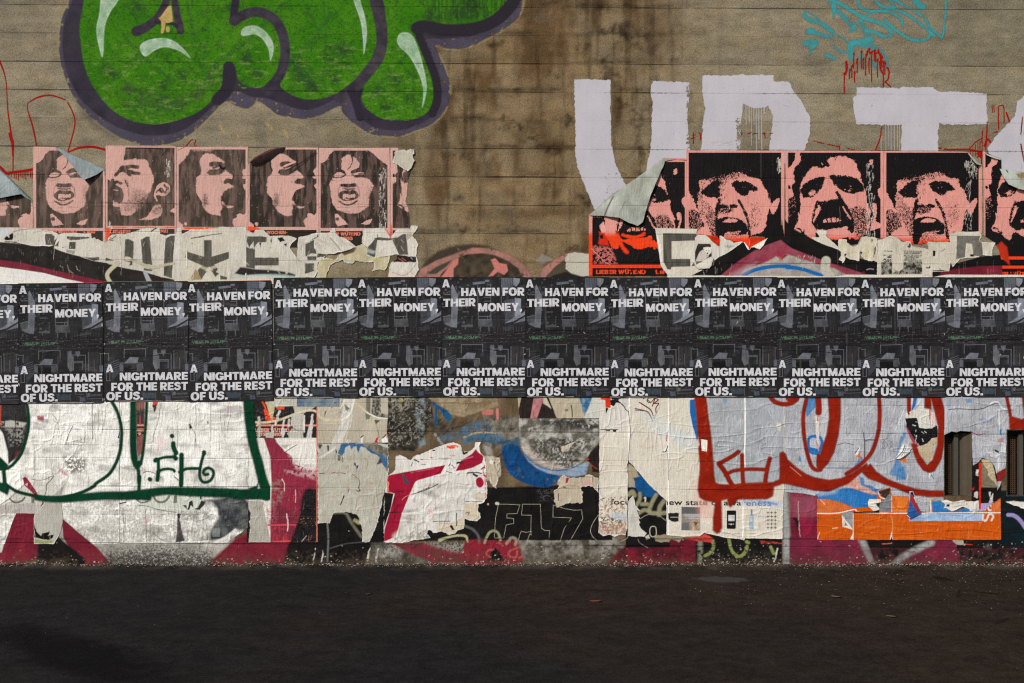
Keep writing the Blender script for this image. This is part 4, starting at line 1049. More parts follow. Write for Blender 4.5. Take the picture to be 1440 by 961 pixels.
p = face_poster('grimace',451,212,94,109,'pink grimacing-man poster of the left row, both top corners intact',sheet=[(448.5,208),(548,208),(549,322),(549,350),(448.5,350)],bottom=350,seed=6,lines=[('LIEBER WÜTEND',456,507,331.5,4.8),('ALS TRAURIG',452,496,338,4.8)],
                extra=lambda a: (white_scrub(533,236,543,322,60,6)(a),a.scratches((500,212,506,300),8,20,(160,140,126),.5,90,2,.6,3)))
p = face_poster('moustache',552.3,212,94,109,'torn narrow strip of a pink face poster at the end of the left row',scale=.72,sheet=[(549,208),(560,208.5),(563,226),(570,233),(579,236),(576,246),(573,262),(572,276),(570,284),(574,292),(576,310),(576,322),(566,324),(549,340)],bottom=345,seed=7,
                extra=lambda a: a.stroke([(549.5,318),(550,333)],3,(226,78,44),soft=.6))
# ---- right group
def panel_big(px): return (px,215,130,146)
p = face_poster('moustache',833,228,130,145,'torn pink and red poster of bared teeth under a big grey flap',faded=False,depth=2.4,
                sheet=[(828,304),(862,300),(880,290),(905,262),(934,222),(937,219),(966,223),(968,330),(922,330),(930,360),(938,388),(828,388)],bottom=389,red=328,seed=8,
                lines=[('LIEBER WÜTEND',838,908,385.6,5.8),('1. M',921,934,385.6,5.8)],
                extra=lambda a: (a.fill([(836,308),(846,306),(850,322),(840,330),(838,345),(833,345),(833,310)],(20,17,18),soft=.8),a.fill([(843,318),(848,312),(852,326),(846,328)],(214,158,150),soft=.8,jag=.8),a.fill([(842,326),(850,328),(858,346),(842,344)],(196,44,18),soft=1.2,jag=1.5),a.fill(box(843,330,848,336),(24,16,16),soft=1,jag=1),
                                 a.fill([(833,345),(860,348),(868,371),(835,371)],(180,98,92),soft=2,tex=(.48,2,.08)),a.stroke([(832,350),(850,368),(858,372)],.9,(214,130,120),soft=.4),
                                 a.stroke([(868,330),(874,346),(882,355)],5,(224,58,22),soft=1.6,jag=1),a.stroke([(876,331),(892,334),(906,329)],4.5,(224,58,22),soft=1,jag=.8),a.fill(box(829,372.5,932,376.2),(224,58,22),soft=.4)))
flap_pts = Z(820,205,5.06)((38,497),(120,425),(210,345),(330,265),(480,160),(572,85),(590,95),(738,96),(735,106),(660,96),(582,112),(573,140),(545,200),(510,280),(480,350),(440,480),(420,548),(385,572),(330,556),(250,516),(150,502))
def big_lift(X,Y):
    t = np.clip(((Y - 305) * -.62 + (X - 828) * 0.0),-60,90)
    d = (X - 828) * .64 + (Y - 304) * .77        # distance below the folded top edge
    e = np.clip(d / 58,0,1.3)
    return 4 + 46 * e ** .8 * (.65 + .35 * np.sin((X - 850) * .09)) * sst(968,925,X + (305 - Y) * .25)
flap((822,212,972,325),flap_pts,BACK2,big_lift,p,label='large grey wrinkled paper back hanging over the torn poster',jag=.5,
     art=lambda a: (a.stroke(Z(820,205,5.06)((152,500),(175,440),(212,365)),2.2,(88,84,74),soft=.8,a=.9),a.stroke(Z(820,205,5.06)((255,505),(262,470),(300,400)),1,(120,108,84),soft=.6,jag=1),a.scratches((885,255,920,285),34,9,(148,138,112),.7,58,8,.7,4),a.scratches((850,260,920,310),12,14,(196,200,192),.7,-50,30,.6,7),a.fill(Z(820,205,5.06)((300,290),(420,210),(480,240),(400,330)),(150,146,128),soft=3,a=.5,tex=(.45,6,.1))))  # first dark stroke paints the shade of a crease into the flap colour
p = face_poster('fringe',*panel_big(968.3),'fresh pink dark-fringed face poster, torn into red points along the bottom',faded=False,sheet=[(965,212),(1105,212.5),(1105,345),(1099,308),(1098,322),(1090,330),(1076,333),(1077,334),(1076,338),(1062,345),(1054,352),(1046,340),(1042,339),(1030,341),(1012,336),(1010,346),(990,330),(978,330),(966,330)],bottom=362,red=333,seed=9,
                extra=lambda a: (white_scrub(1093,222,1098,240,24,3)(a),a.stroke([(1070,214),(1070,250)],.5,(90,80,78)),a.fill([(1099,317),(1100,317),(1100,330),(1072,331)],(20,17,18))))
p = face_poster('moustache',*panel_big(1108),'fresh pink poster of moustached man shouting, bottom left torn along a slope',faded=False,sheet=[(1104.5,212.5),(1243,212.5),(1245,336),(1216,333),(1210,334),(1205,343),(1195,345),(1186,342),(1180,352),(1166,340),(1148,335),(1142,337),(1134,331),(1128,329),(1116,322),(1105,311)],bottom=362,red=334,seed=10,
                extra=lambda a: (white_scrub(1218,226,1230,335,95,5)(a),a.scratches((1180,280,1181,330),4,26,(150,120,116),.5,90,1,.8,8)))
p = face_poster('fringe',*panel_big(1246),'fresh pink dark-fringed face poster with its top right corner peeled off',faded=False,sheet=[(1242,212.5),(1360,214),(1365,224),(1372,231),(1382,233),(1384,330),(1375,326),(1340,326),(1336,340),(1305,340.5),(1296,344),(1280,343),(1268,338),(1254,336),(1242,334)],bottom=362,red=336,seed=11,
                extra=lambda a: (white_scrub(1356,224,1374,245,46,7)(a),a.scratches((1358,250,1366,290),20,8,(206,196,194),.6,104,8,.8,9),white_scrub(1357,296,1366,322,18,4)(a)))
flap((1355,210,1388,240),Z(1238,205,6.867)((845,76),(862,84),(885,112),(930,150),(982,188),(950,192),(910,190),(886,165),(868,132)),BACK2,ramp_from((1361,216),(1381,232.5),22,1.2,5,1),p,label='small grey curled corner')
p = face_poster('moustache',*panel_big(1385.3),'fresh pink moustached-man poster cut by the right edge under a grey flap',faded=False,sheet=[(1382,212.5),(1400,221),(1408,224),(1408,238),(1413,250),(1420,259),(1430,266),(1440,268),(1522,285),(1522,330),(1520,392),(1409,392),(1409,370),(1404,350),(1397,340),(1384,332)],bottom=392,red=339,seed=12,
                lines=[('LIEBER WÜTEND',1389,1459,388.5,5.8)],extra=lambda a: (a.fill([(1394,352),(1408,340),(1416,348),(1420,374),(1408,362)],(176,44,22),soft=1.5),a.fill(box(1408,374,1524,378),(226,62,26),soft=.4)))
flap((1384,212,1412,230),Z(1380,205,5.05)((20,52),(135,90),(137,105),(80,92),(35,72)),BACK2,ramp_from((1384,216),(1407,225),16,1,3),p,label='thin curled top edge')
flap((1402,230,1530,300),Z(1380,205,5.05)((128,165),(180,170),(240,180),(310,190),(560,200),(720,330),(500,345),(303,322),(250,312),(182,278),(150,232)),BACK2,lambda X,Y: 24 * np.clip((Y - 238) / 26,0,1.3) ** .8,p,label='grey paper flap hanging from the torn top',
     art=lambda a: (a.fill(Z(1380,205,5.05)((235,200),(303,190),(310,235),(270,232)),(128,112,76),soft=1,jag=2),a.stroke(Z(1380,205,5.05)((175,175),(183,190)),1.6,(40,38,36))))

# ================================================================ dark slogan posters
def slogan_art():
    a = Art(-.2,-.2,118.2,168.2,.55,mix((36,35,39),(26,25,28),20,3,4))
    a.lock = True
    z = lambda *p: [((q[0] - 78) / 9.6,(q[1] - 130) / 9.6) for q in p]
    y = lambda *p: [((q[0] - 92) / 9.6,q[1] / 9.6 + 76.3) for q in p]
    rnd = random.Random(3)
    # faint aerial city: roofs seen from above
    for i in range(150):
        x = rnd.uniform(0,116); v = rnd.choice([rnd.uniform(0,72),rnd.uniform(90,166)]); w = rnd.uniform(2,11); h = rnd.uniform(1.5,7)
        g_ = rnd.uniform(26,58)
        a.fill(box(x,v,x + w,v + h),(g_,g_,g_ * 1.09),a=.5)
    for i in range(60):
        x = rnd.uniform(0,40); v = rnd.uniform(0,75); a.fill(box(x,v,x + rnd.uniform(1,4),v + rnd.uniform(.8,3)),(86,86,92),soft=.4,a=.6)
    G = lambda p,c,al=1,sf=.5: a.fill(p,mix(tuple(min(255,k * 1.12) for k in c),tuple(k * .86 for k in c),6,3,2),soft=sf,a=al)
    G(z((228,225),(262,290),(302,380),(300,560),(285,810),(215,803),(110,755),(205,705),(215,500),(208,260)),(86,92,105))
    G(z((228,225),(262,290),(302,380),(300,500),(240,420),(215,300)),(98,105,118))
    G(z((885,138),(1050,138),(1048,330),(900,385),(885,300)),(62,68,82)); G(z((1050,138),(1138,150),(1132,200),(1085,260),(1050,235)),(104,111,126))
    for k in range(7): a.stroke(z((895 + k * 22,142),(885 + k * 22,260)),.5,(84,92,108),soft=.4)
    G(z((920,440),(1070,420),(1070,660),(940,745)),(56,60,72)); G(z((1068,408),(1152,420),(1152,640),(1068,665)),(106,114,132))
    G(z((935,752),(1060,668),(1190,602),(1228,560),(1228,625),(1050,725)),(98,104,118)); G(z((1050,755),(1228,650),(1228,715)),(84,89,102))
    G(z((500,198),(662,184),(672,216),(580,224),(505,232)),(78,88,106)); G(z((665,165),(727,165),(722,192),(668,192)),(84,92,104))
    for p in [((570,240),(570,560)),((745,230),(745,470)),((575,560),(575,700)),((745,590),(748,690)),((580,698),(755,698)),((590,658),(735,658)),((580,740),(760,740)),((575,770),(765,770)),((600,260),(600,350)),((660,400),(740,400)),((660,452),(740,452)),((885,380),(885,560)),((700,232),(740,232)),((700,655),(700,690)),((735,640),(735,695))]:
        a.stroke(z(*p),.9,(92,94,102),soft=.4,a=.8)
    G(z((572,700),(760,700),(768,795),(580,795)),(66,66,72)); a.stroke(z((602,795),(602,862)),1.6,(76,76,82)); a.stroke(z((716,795),(722,862)),1.6,(76,76,82))
    G(z((350,772),(500,768),(498,802),(352,802)),(74,74,79)); a.stroke(z((492,655),(490,770)),1.2,(62,62,66)); G(z((365,590),(452,590),(452,602),(365,604)),(84,86,92))
    G(z((100,660),(205,640),(200,740),(110,740)),(64,66,72)); a.stroke(z((100,664),(200,640)),.6,(96,98,106)); G(z((120,355),(205,355),(205,366),(120,368)),(88,90,96))
    for k in range(11): a.stroke(z((800 + k * 36,800),(800 + k * 36,860 + (k * 53 % 60))),.5,(62,62,66),soft=.4)
    for k in range(8): a.stroke(z((780 + k * 12,640),(780 + k * 12,800)),.5,(46,44,46),soft=.4)
    # street between the two halves
    a.fill(box(0,76,118,92),(30,27,29),soft=3,a=.7)
    G2 = (58,104,72)
    a.fill(y((135,60),(372,58),(375,92),(138,106)),G2,soft=.6,tex=(.46,1.3,.06)); a.fill(y((392,58),(560,58),(645,78),(560,92),(395,106)),G2,soft=.6,tex=(.46,1.3,.06))
    for i in range(70):
        x = rnd.uniform(1,117); v = 76 + rnd.uniform(0,17); a.stroke([(x,v),(x + rnd.uniform(.2,2.4),v)],.5,rnd.choice([(120,118,116),(84,82,82),(70,120,110),(90,96,120)]),soft=.3,a=.7)
    for v in (80,86,91.5): a.stroke([(0,v + 2),(60,v + .4),(118,v - 1)],.6,(54,50,50),soft=.4,a=.8)
    # lower half
    G(y((750,190),(802,180),(805,240),(832,262),(830,430),(782,470),(745,380)),(80,81,87)); G(y((850,190),(915,185),(918,225),(890,265),(865,240)),(78,80,86))
    for p in [((800,235),(992,240)),((992,240),(990,460)),((830,440),(832,322)),((832,322),(952,322)),((952,322),(950,435)),((835,340),(945,340)),((360,175),(358,290)),((650,175),(648,280)),((360,178),(650,172)),((50,240),(150,232)),((150,232),(150,330)),((1030,200),(1030,450)),((1195,230),(1195,420)),((1105,300),(1105,450)),((1180,220),(1230,220)),
              ((300,362),(600,364)),((600,364),(610,440)),((345,400),(345,460)),((530,390),(535,460)),((300,390),(300,460)),((120,480),(120,600)),((165,480),(165,600)),((120,600),(165,600))]:
        a.stroke(y(*p),.85,(98,101,110),soft=.4,a=.75)
    G(y((440,282),(556,290),(535,360),(365,366),(400,320)),(86,91,105)); G(y((345,408),(530,404),(530,490),(345,490)),(20,19,21)); G(y((300,370),(345,380),(345,480),(300,470)),(70,73,82)); G(y((535,380),(600,375),(600,470),(540,470)),(66,68,76))
    for k in range(5): a.stroke(y((88,392 + k * 26),(285,318 + k * 30)),.9,(74,80,98),a=.8)
    G(y((180,440),(300,430),(300,480),(190,620)),(50,54,64),.8); G(y((40,240),(92,240),(92,480),(40,480)),(62,68,80),.8)
    for k in range(9): G(y((1040 + k * 18,190 + k * 9 % 40),(1050 + k * 18,190),(1052 + k * 18,460),(1042 + k * 18,460)),(58,53,54),.7)
    G(y((1175,380),(1228,380),(1228,470),(1180,470)),(76,84,100)); G(y((590,762),(775,768),(775,842),(610,842)),(44,60,72))
    for p in [((848,720),(848,762)),((848,762),(960,768)),((780,760),(780,860)),((870,800),(925,800)),((925,800),(925,860)),((1010,750),(1010,830)),((1010,830),(1230,822)),((1000,700),(1000,800))]: a.stroke(y(*p),.8,(72,74,80),soft=.4)
    G(y((1020,755),(1050,755),(1050,800),(1010,800)),(82,82,86)); G(y((1060,770),(1210,765),(1210,790),(1060,795)),(60,60,66)); G(y((905,810),(980,800),(985,860),(915,865)),(52,64,84))
    for i in range(160):
        x = rnd.uniform(0,118); v = rnd.uniform(0,168); a.stroke([(x,v),(x + rnd.uniform(-.4,.4),v + rnd.uniform(0,1.6))],.45,rnd.choice([(104,104,108),(70,70,76),(14,14,16)]),soft=.3,a=.6)
    a.lock = False
    return a

LINES = [('A',1.2,11.9,14.3,14.2,11.3),('HAVEN FOR',27.8,116.8,26.3,25.9,11.3),('THEIR',2.8,48.2,41.6,40.6,11.3),('MONEY,',51.6,113.2,48.0,47.2,11.3),
         ('A',2.2,12.6,127.0,126.8,11.0),('NIGHTMARE',21.4,117.0,138.6,138.2,11.0),('FOR THE REST',9.4,117.0,153.2,152.6,11.4),('OF US.',2.3,54.0,166.3,165.7,11.4)]

PAR = bpy.data.objects.new('sheet_frame',None)
PAR.location = (wx(59),0,wz(168))
L_MESH = []
for (txt,x0,x1,yl,yr,h) in LINES:
    t = Art(x0 - 1,min(yl,yr) - h - 1,x1 + 1,max(yl,yr) + 3,.4)
    t.heavy(txt,x0,x1,yl,yr,h,mix((204,204,208),(188,188,192),5,3,3))
    t.lock = True; t.dots((x0,yl - h,x1,yl),8,.2,.5,(90,90,94),.6,len(txt))
    o = t.build('lettering',PAPER,0.0,PAR)
    L_MESH.append((o.data,o.location.copy(),'headline' if yl < 60 else 'tagline')); bpy.data.objects.remove(o)
bpy.data.objects.remove(PAR)

S_ART = slogan_art()
spots = [(-90.5,400.5,-.6),(28,398.8,-.55),(148,396.4,-.45),(266.6,396.0,-1.1),(385.6,391.2,-.1),(503.2,390.4,-.2),(621.0,390.2,-.1),(738.8,390.4,-.15),(856.9,390.8,-.2),(974.8,390.2,-.1),(1092.4,390.6,-.2),(1210.2,390.6,-.25),(1327.6,390.4,-.2)]
D_LAB = ['dark slogan poster cut off by the left edge','lowest-hanging dark slogan poster, first in full at the left, red top edge','dark slogan poster above the green pointed U shape','tilted dark slogan poster under the black asterisk',
         'dark slogan poster above the orange torn scraps','dark slogan poster above the mottled black stone patch','dark slogan poster under the left half of the pink painted arch','dark slogan poster above the grey disc ringed in blue','dark slogan poster above the small dark red scribble on cream paper',
         'dark slogan poster above the red hand-drawn K','dark slogan poster above the left loop of the red letters','dark slogan poster under the small printed text block, second last at right','dark slogan poster above the metal vents, cut by the right edge']
EDGE = plain_mat('red_paper_edge',(190,62,54),.7,0,60,.3)
cxm = wx(59 + 0); base_obj = None
a = S_ART
# local mesh of one sheet: origin at the middle of its lower edge, buckled, its rim lifting here and there
nv = a.nx * a.ny
def buckle(X,Y,k):
    e = np.minimum(np.minimum(X,118 - X),np.minimum(Y,168 - Y))
    rim = 3.6 * np.exp(-np.clip(e,0,60) / 4.0) * sst(.40,.66,fbm(X + 311 * k,Y,34,2,47))
    f1 = np.clip(1 - np.abs(Y - 77 - 5 * np.sin(X / 30.0 + k) - 6 * (fbm(X + 70 * k,Y * 0,30,3,7) - .5)) / 1.8,0,1) * sst(.38,.6,fbm(X + 90 * k,Y * 0,25,2,12))
    f2 = np.clip(1 - np.abs(Y - 96 - 9 * np.sin(X / 37.0 + 2 * k)) / 1.8,0,1) * sst(.50,.66,fbm(X + 50 * k,Y * 0,25,2,22))
    n = fbm(X + 77 * k,Y,22,3,33); r = np.clip(1 - np.abs(2 * n - 1) * 10,0,1) * sst(.45,.62,fbm(X + 99 * k,Y,50,2,3))
    return rim + .9 * fbm(X + 300 * k,Y,26,2,40) + 1.6 * f1 + 1.5 * f2 + .9 * r
idx = np.arange(nv).reshape(a.ny,a.nx)
FQ = np.stack([idx[1:,:-1].ravel(),idx[1:,1:].ravel(),idx[:-1,1:].ravel(),idx[:-1,:-1].ravel()],1).astype(np.int32)
BASE = S_ART.C.copy()
def slogan_mesh(k):
    r = random.Random(50 + k)
    a.C = (.55 * BASE + .45 * BASE.mean(2,keepdims=True)) * 1.22 * (.86 + .22 * r.random() + .25 * (fbm(a.X + 41 * k,a.Y,30,3,70) - .5))[...,None]
    a.lock = True
    for q in range(r.randint(2,5)):        # paste runs
        x = r.uniform(4,114); y0 = r.uniform(0,110); a.stroke([(x,y0),(x + r.uniform(-1,1),y0 + 20),(x + r.uniform(-2,2),y0 + r.uniform(30,60))],r.uniform(.8,3),(84,82,84),soft=1,a=.35,tex=(.42,9,.15),seed=k * 9 + q)
    for q in range(r.randint(0,2)):        # brushed paste
        x = r.uniform(10,100); y0 = r.uniform(10,150); a.stroke([(x,y0),(x + r.uniform(10,30),y0 + r.uniform(-14,14))],r.uniform(5,11),(92,90,92),soft=3,a=.3,tex=(.48,3,.1,.5,2),seed=k * 7 + q)
    for q in range(r.randint(1,3)):        # creases
        y0 = r.uniform(68,104); a.stroke([(r.uniform(-5,30),y0),(r.uniform(40,70),y0 + r.uniform(-3,3)),(r.uniform(80,124),y0 + r.uniform(-5,5))],.9,(12,11,12),soft=.5,a=.9,jag=1,tex=(.36,14,.08),seed=k + q)
    for q in range(r.randint(2,6)):        # scuffs and small tears
        x = r.choice([r.uniform(0,118),0,118]); y0 = r.uniform(0,168); a.stroke([(x,y0),(x + r.uniform(-2,2),y0 + r.uniform(-3,3))],r.uniform(.4,1.4),(176,172,168),soft=.4,a=.85,jag=1.2,seed=q + k)
    if r.random() < .6: a.stroke([(r.uniform(0,20),167.6),(r.uniform(50,118),168)],1.0,(170,160,156),a=.8,jag=.4,tex=(.4,16,.1),seed=k)
    a.dots((0,0,118,168),40,.2,.5,(128,126,126),.7,k)
    a.lock = False
    co = np.empty((nv,3),np.float32); co[:,0] = ((a.X - 59) * U).ravel(); co[:,1] = (-buckle(a.X,a.Y,k) * .001).ravel(); co[:,2] = ((168 - a.Y) * U).ravel()
    me = bpy.data.meshes.new('slogan_poster'); me.vertices.add(nv); me.vertices.foreach_set('co',co.ravel()); me.loops.add(FQ.size); me.loops.foreach_set('vertex_index',FQ.ravel())
    me.polygons.add(len(FQ)); me.polygons.foreach_set('loop_start',np.arange(0,FQ.size,4,dtype=np.int32)); me.update(calc_edges=True)
    at = me.attributes.new('Col','FLOAT_COLOR','POINT'); rgba = np.ones((nv,4),np.float32); rgba[:,:3] = a.C.reshape(-1,3)
    at.data.foreach_set('color',rgba.ravel()); me.polygons.foreach_set('use_smooth',np.ones(len(FQ),bool)); me.materials.append(GLOSS)
    return me
def line_mesh(me,lc,k):
    """One printed line following the buckles of its sheet."""
    m2 = me.copy(); n = len(m2.vertices); co = np.empty(n * 3,np.float32); m2.vertices.foreach_get('co',co); co = co.reshape(-1,3)
    co[:,1] = -(buckle((co[:,0] + lc[0]) / U + 59,168 - (co[:,2] + lc[2]) / U,k) + .25) * .001
    m2.vertices.foreach_set('co',co.ravel()); m2.update(); return m2
for i,(u0,v0,tilt) in enumerate(spots):
    o = bpy.data.objects.new('slogan_poster',slogan_mesh(i)); COL.objects.link(o)
    o.location = (wx(u0 + 59),-.0078 - .0004 * ((i * 2) % 3),wz(v0 + 168)); o.rotation_euler = (0,math.radians(tilt),0)
    tag(o,D_LAB[i],'poster','dark slogan posters in a row')
    for me,lc,nm in L_MESH:
        l = bpy.data.objects.new(nm,line_mesh(me,lc,i)); COL.objects.link(l); l.parent = o; l.location = (lc[0],0,lc[2])
    if i in (1,2,3,4,5):
        V,F = boxes([(-.293,.0005,.8405,.293,.0016,.8432)])
        e = mesh_obj('paper_edge',V,F,EDGE,None); e.parent = o; e.location = (0,0,0)

# ================================================================ mural on the lower wall (paint straight on the concrete)
BLK = mix((20,18,19),(30,27,27),14)
MAR = mix((128,36,52),(104,30,44),16,3,3)
GRY = mix((184,181,173),(138,135,128),14,5,5,2)
m = Art(-40,326,1480,800,.8)
# left arch
m.fill([(-60,372),(0,366),(30,371),(80,381),(150,398),(-60,420)],MAR,soft=.7)
m.fill([(-60,384),(0,374),(40,382),(80,390),(112,397),(112,402),(-60,402)],(216,214,206),soft=.6)
# central arch
z = Z(540,330,4.5)
m.fill(z((215,262),(260,180),(340,110),(440,72),(560,64),(640,72),(760,120),(870,200),(930,300),(215,300)),(64,57,48),soft=3.2,a=.85,tex=(.33,12,.12))
m.fill(z((200,300),(230,220),(330,165),(450,122),(560,84),(660,86),(760,112),(850,160),(910,220),(960,300)),mix((176,122,112),(140,104,94),10),soft=1.6,a=.92,tex=(.30,9,.12))
m.fill(z((330,300),(370,240),(440,180),(470,148),(520,126),(620,118),(700,130),(790,170),(850,215),(890,300)),mix((44,37,31),(72,62,48),9),soft=1.4,tex=(.26,9,.1))
m.fill(z((455,215),(520,190),(600,150),(690,160),(700,210),(670,255),(450,255)),mix((84,74,58),(52,45,36),9),soft=3)
m.fill(z((340,300),(400,220),(440,165),(472,150),(468,190),(440,215),(440,300)),(190,116,108),soft=1)
m.fill(z((270,250),(330,205),(430,160),(400,200),(330,250)),(70,62,54),soft=1.4)
m.fill(z((676,160),(704,150),(730,180),(776,190),(785,230),(760,256),(720,235),(690,262),(660,266),(700,215)),(190,116,108),soft=1)
m.fill(z((955,165),(1000,120),(1080,160),(1010,185),(980,180)),(150,142,128),soft=2,a=.7)
m.fill(z((950,300),(990,225),(1060,170),(1150,120),(1230,112),(1290,120),(1290,150),(1150,150),(1090,200),(1030,262),(1010,300)),mix((176,118,108),(132,106,98),9),soft=1.4,tex=(.28,9,.1))
m.fill(z((1030,262),(1090,200),(1150,165),(1160,220),(1290,270),(1290,300),(1030,300)),(76,70,58),soft=1.6)
m.fill(z((1145,150),(1165,125),(1200,116),(1300,122),(1300,265),(1190,262),(1150,215)),(184,179,164),jag=1.4)
m.fill(z((1060,262),(1150,235),(1240,262),(1240,300),(1060,300)),(40,34,30),soft=1.5)
# base strip and lower wall
m.fill(box(-60,556,1500,800),mix((118,100,76),(86,70,52),24,4,9,2),soft=.6)
m.fill(box(60,690,330,800),GRY,soft=1)
m.fill(Z(0,670,7.394)((-200,380),(165,385),(60,640),(20,790),(-200,990)),(206,203,195),soft=1)
m.fill(Z(0,670,7.394)((165,380),(380,380),(410,600),(400,860),(-60,990),(-60,800),(20,792),(70,630)),MAR,soft=1.2)
m.fill(Z(0,670,7.394)((640,430),(700,480),(800,570),(1010,740),(1200,960),(850,960),(660,640)),MAR,soft=1)
m.fill(Z(0,670,7.394)((395,700),(600,620),(700,705),(880,850),(900,960),(380,960)),BLK,soft=2.2)
m.fill([(290,798),(300,785),(330,758),(360,745),(420,740),(410,800)],MAR,soft=3)
m.fill([(398,798),(404,770),(412,750),(420,700),(540,680),(700,686),(845,680),(850,758),(560,762),(520,775),(510,800)],BLK,soft=1.6)
m.fill(Z(540,670,7.394)((-140,690),(0,690),(300,690),(880,690),(880,900),(400,900),(-140,960)),mix((108,104,96),(58,52,47),10,4,4,2),soft=2)
m.fill(Z(540,670,7.394)((-60,860),(-20,760),(100,690),(200,690),(160,800),(40,860)),(164,160,152),soft=8,a=.8,tex=(.44,2.2,.1))
m.fill(Z(540,670,7.394)((60,690),(420,690),(840,800),(860,900),(500,900),(180,760)),mix((132,40,56),(92,50,50),8),soft=3)
m.fill(Z(540,670,7.394)((430,695),(870,690),(860,790),(700,780)),(158,154,146),soft=5,a=.75,tex=(.46,2,.1))
m.fill([(646,798),(654,760),(690,756),(726,757),(738,775),(742,798)],mix((138,36,50),(112,40,50),8),soft=2)
m.fill(Z(680,670,7.394)((40,880),(80,790),(120,740),(170,790),(220,880)),BLK,soft=1)
m.fill([(728,758),(870,756),(882,775),(870,798),(738,798)],mix((142,138,128),(72,66,58),8,4,14,2.6),soft=3)
m.fill([(735,780),(860,776),(880,800),(735,800)],(62,54,44),soft=6,a=.6,tex=(.42,8,.1))
m.fill([(850,798),(868,778),(884,763),(902,760),(982,758),(982,800)],mix((122,28,46),(76,26,34),12,3,8,2.4),soft=2.5)
m.fill([(845,762),(870,760),(850,785),(842,790)],(150,146,138),soft=5,a=.7,tex=(.44,2,.1))
m.fill(box(978,742,1100,800),BLK,soft=1.6)
# green squiggles
GS = (128,138,78)
z = Z(970,670,7.394)
for p in [((240,670),(245,740),(205,800),(160,825)),((405,640),(430,760),(480,820),(530,830),(580,780),(595,730)),((590,680),(610,690)),((840,735),(870,800))]: m.stroke(z(*p),4.6,GS,soft=.9,tex=(.26,5,.1))
m.stroke(z((108,670),(110,900)),6,(150,148,128),soft=2.5,a=.7,tex=(.4,4,.12))
m.stroke(z((985,160,7),(1000,420,8),(1010,700,10),(1020,960,12)),8,(158,162,164),soft=3,a=.9)
m.fill(z((1050,160),(1400,160),(1400,930),(1075,930),(1040,500)),mix((138,30,60),(96,26,46),14,3,4,2.4),soft=2.5)
m.fill(z((1040,200),(1330,180),(1330,420),(1060,420)),(156,92,108),soft=8,a=.5)
m.fill(z((1130,660),(1200,640),(1230,860),(1160,860)),BLK,soft=5,a=.9)
m.stroke(z((1125,260),(1130,440),(1145,650)),1.1,(190,160,150),soft=.6,jag=1)
m.fill(z((1075,430),(1120,420),(1130,500),(1110,560)),(34,24,28),soft=1.6,jag=2)
m.fill([(1110,755),(1480,755),(1480,800),(1110,800)],mix((124,38,62),(92,34,50),14,3,24),soft=1.5)
z = Z(1120,670,7.394)
m.stroke(z((680,660),(740,800),(800,930)),9,(146,150,150),soft=3)
m.fill(z((720,640),(1400,640),(1180,800),(960,930),(830,930)),BLK,soft=1.6)
m.stroke(z((1400,690),(1250,760),(1120,830),(1000,930)),9,(150,153,152),soft=3)
m.fill([(1340,758),(1480,756),(1480,800),(1346,800),(1350,782)],BLK,soft=2)
m.fill([(1405,690),(1480,690),(1480,770),(1405,770)],mix((22,20,20),(16,34,38),12),soft=1)
m.fill(Z(1260,670,7.394)((920,730),(960,700),(990,760),(940,760)),(92,96,98),soft=3,a=.6)
m.stroke(Z(1260,670,7.394)((1165,400),(1230,410),(1290,460),(1340,530)),5.5,(150,138,186),soft=.8)
m.fill(Z(1260,670,7.394)((585,660),(695,660),(705,710),(620,708)),(172,160,140),jag=1)
m.stroke(Z(1260,670,7.394)((730,708),(790,708)),1.2,(196,60,34),jag=1); m.stroke(Z(1120,670,7.394)((890,700),(990,692)),1.5,(206,90,60),jag=1)
# blue crescent and the grey disc, paint on concrete
z = Z(680,555,8)
m.fill(z((0,240),(400,240),(420,560),(0,620)),mix((132,126,114),(74,68,60),9,4,8,2.6),soft=4)
m.fill(z((-20,440),(100,452),(240,520),(330,490),(400,480),(405,590),(330,600),(240,570),(100,550),(-20,545)),mix((44,76,104),(72,94,108),8,3,9),soft=2.5,tex=(.30,8,.12))
m.fill(z((205,620),(225,575),(330,560),(405,590),(430,650),(500,750),(620,840),(760,890),(840,910),(845,960),(790,1010),(700,1045),(560,1030),(420,980),(300,900),(240,800),(215,700)),mix((24,78,130),(16,58,104),9,5,5,2.2),soft=1.6,sm=2,tex=(.22,6,.14))
m.fill(z((455,660),(520,740),(640,820),(760,850),(900,850),(1060,800),(1190,750),(1150,900),(1020,925),(840,905),(720,885),(600,830),(500,750)),mix((116,146,178),(150,162,176),8,3,7),soft=1.5)
m.stroke(z((455,655),(520,735),(620,805),(760,848),(900,848),(1060,800)),1.8,(36,98,150),soft=.8)
m.fill(z((400,270),(1300,270),(1308,450),(1290,540),(1200,660),(1090,775),(980,830),(880,845),(760,838),(640,795),(540,725),(460,660),(410,560),(398,450)),mix((178,176,168),(98,94,86),9,5,15,3.2),soft=1.2,jag=.8,js=10)
m.lock = True
m.fill(z((640,270),(1310,270),(1310,400),(1000,400),(780,350),(640,370)),(62,60,55),soft=5,tex=(.40,5,.12))
m.fill(z((560,500),(1250,480),(1000,830),(700,820),(560,720)),(62,58,53),soft=5,tex=(.50,2.4,.06),a=.85)
m.fill(z((480,560),(620,700),(900,830),(760,845),(560,760),(430,600)),(206,190,182),soft=4,a=.6)
m.lock = False
m.fill(z((1160,740),(1200,650),(1308,545),(1308,880),(1225,872),(1210,780)),mix((30,27,28),(48,34,34),5),soft=.8)
m.stroke(z((1215,795),(1280,840)),.8,(196,60,50)); m.stroke(z((1165,725),(1180,732)),1.6,(206,50,36))
m.fill(z((865,590),(1035,528),(1000,570),(880,655)),(196,184,164),jag=.8); m.fill(z((835,580),(865,580),(875,655),(850,640)),(56,52,48),soft=1)
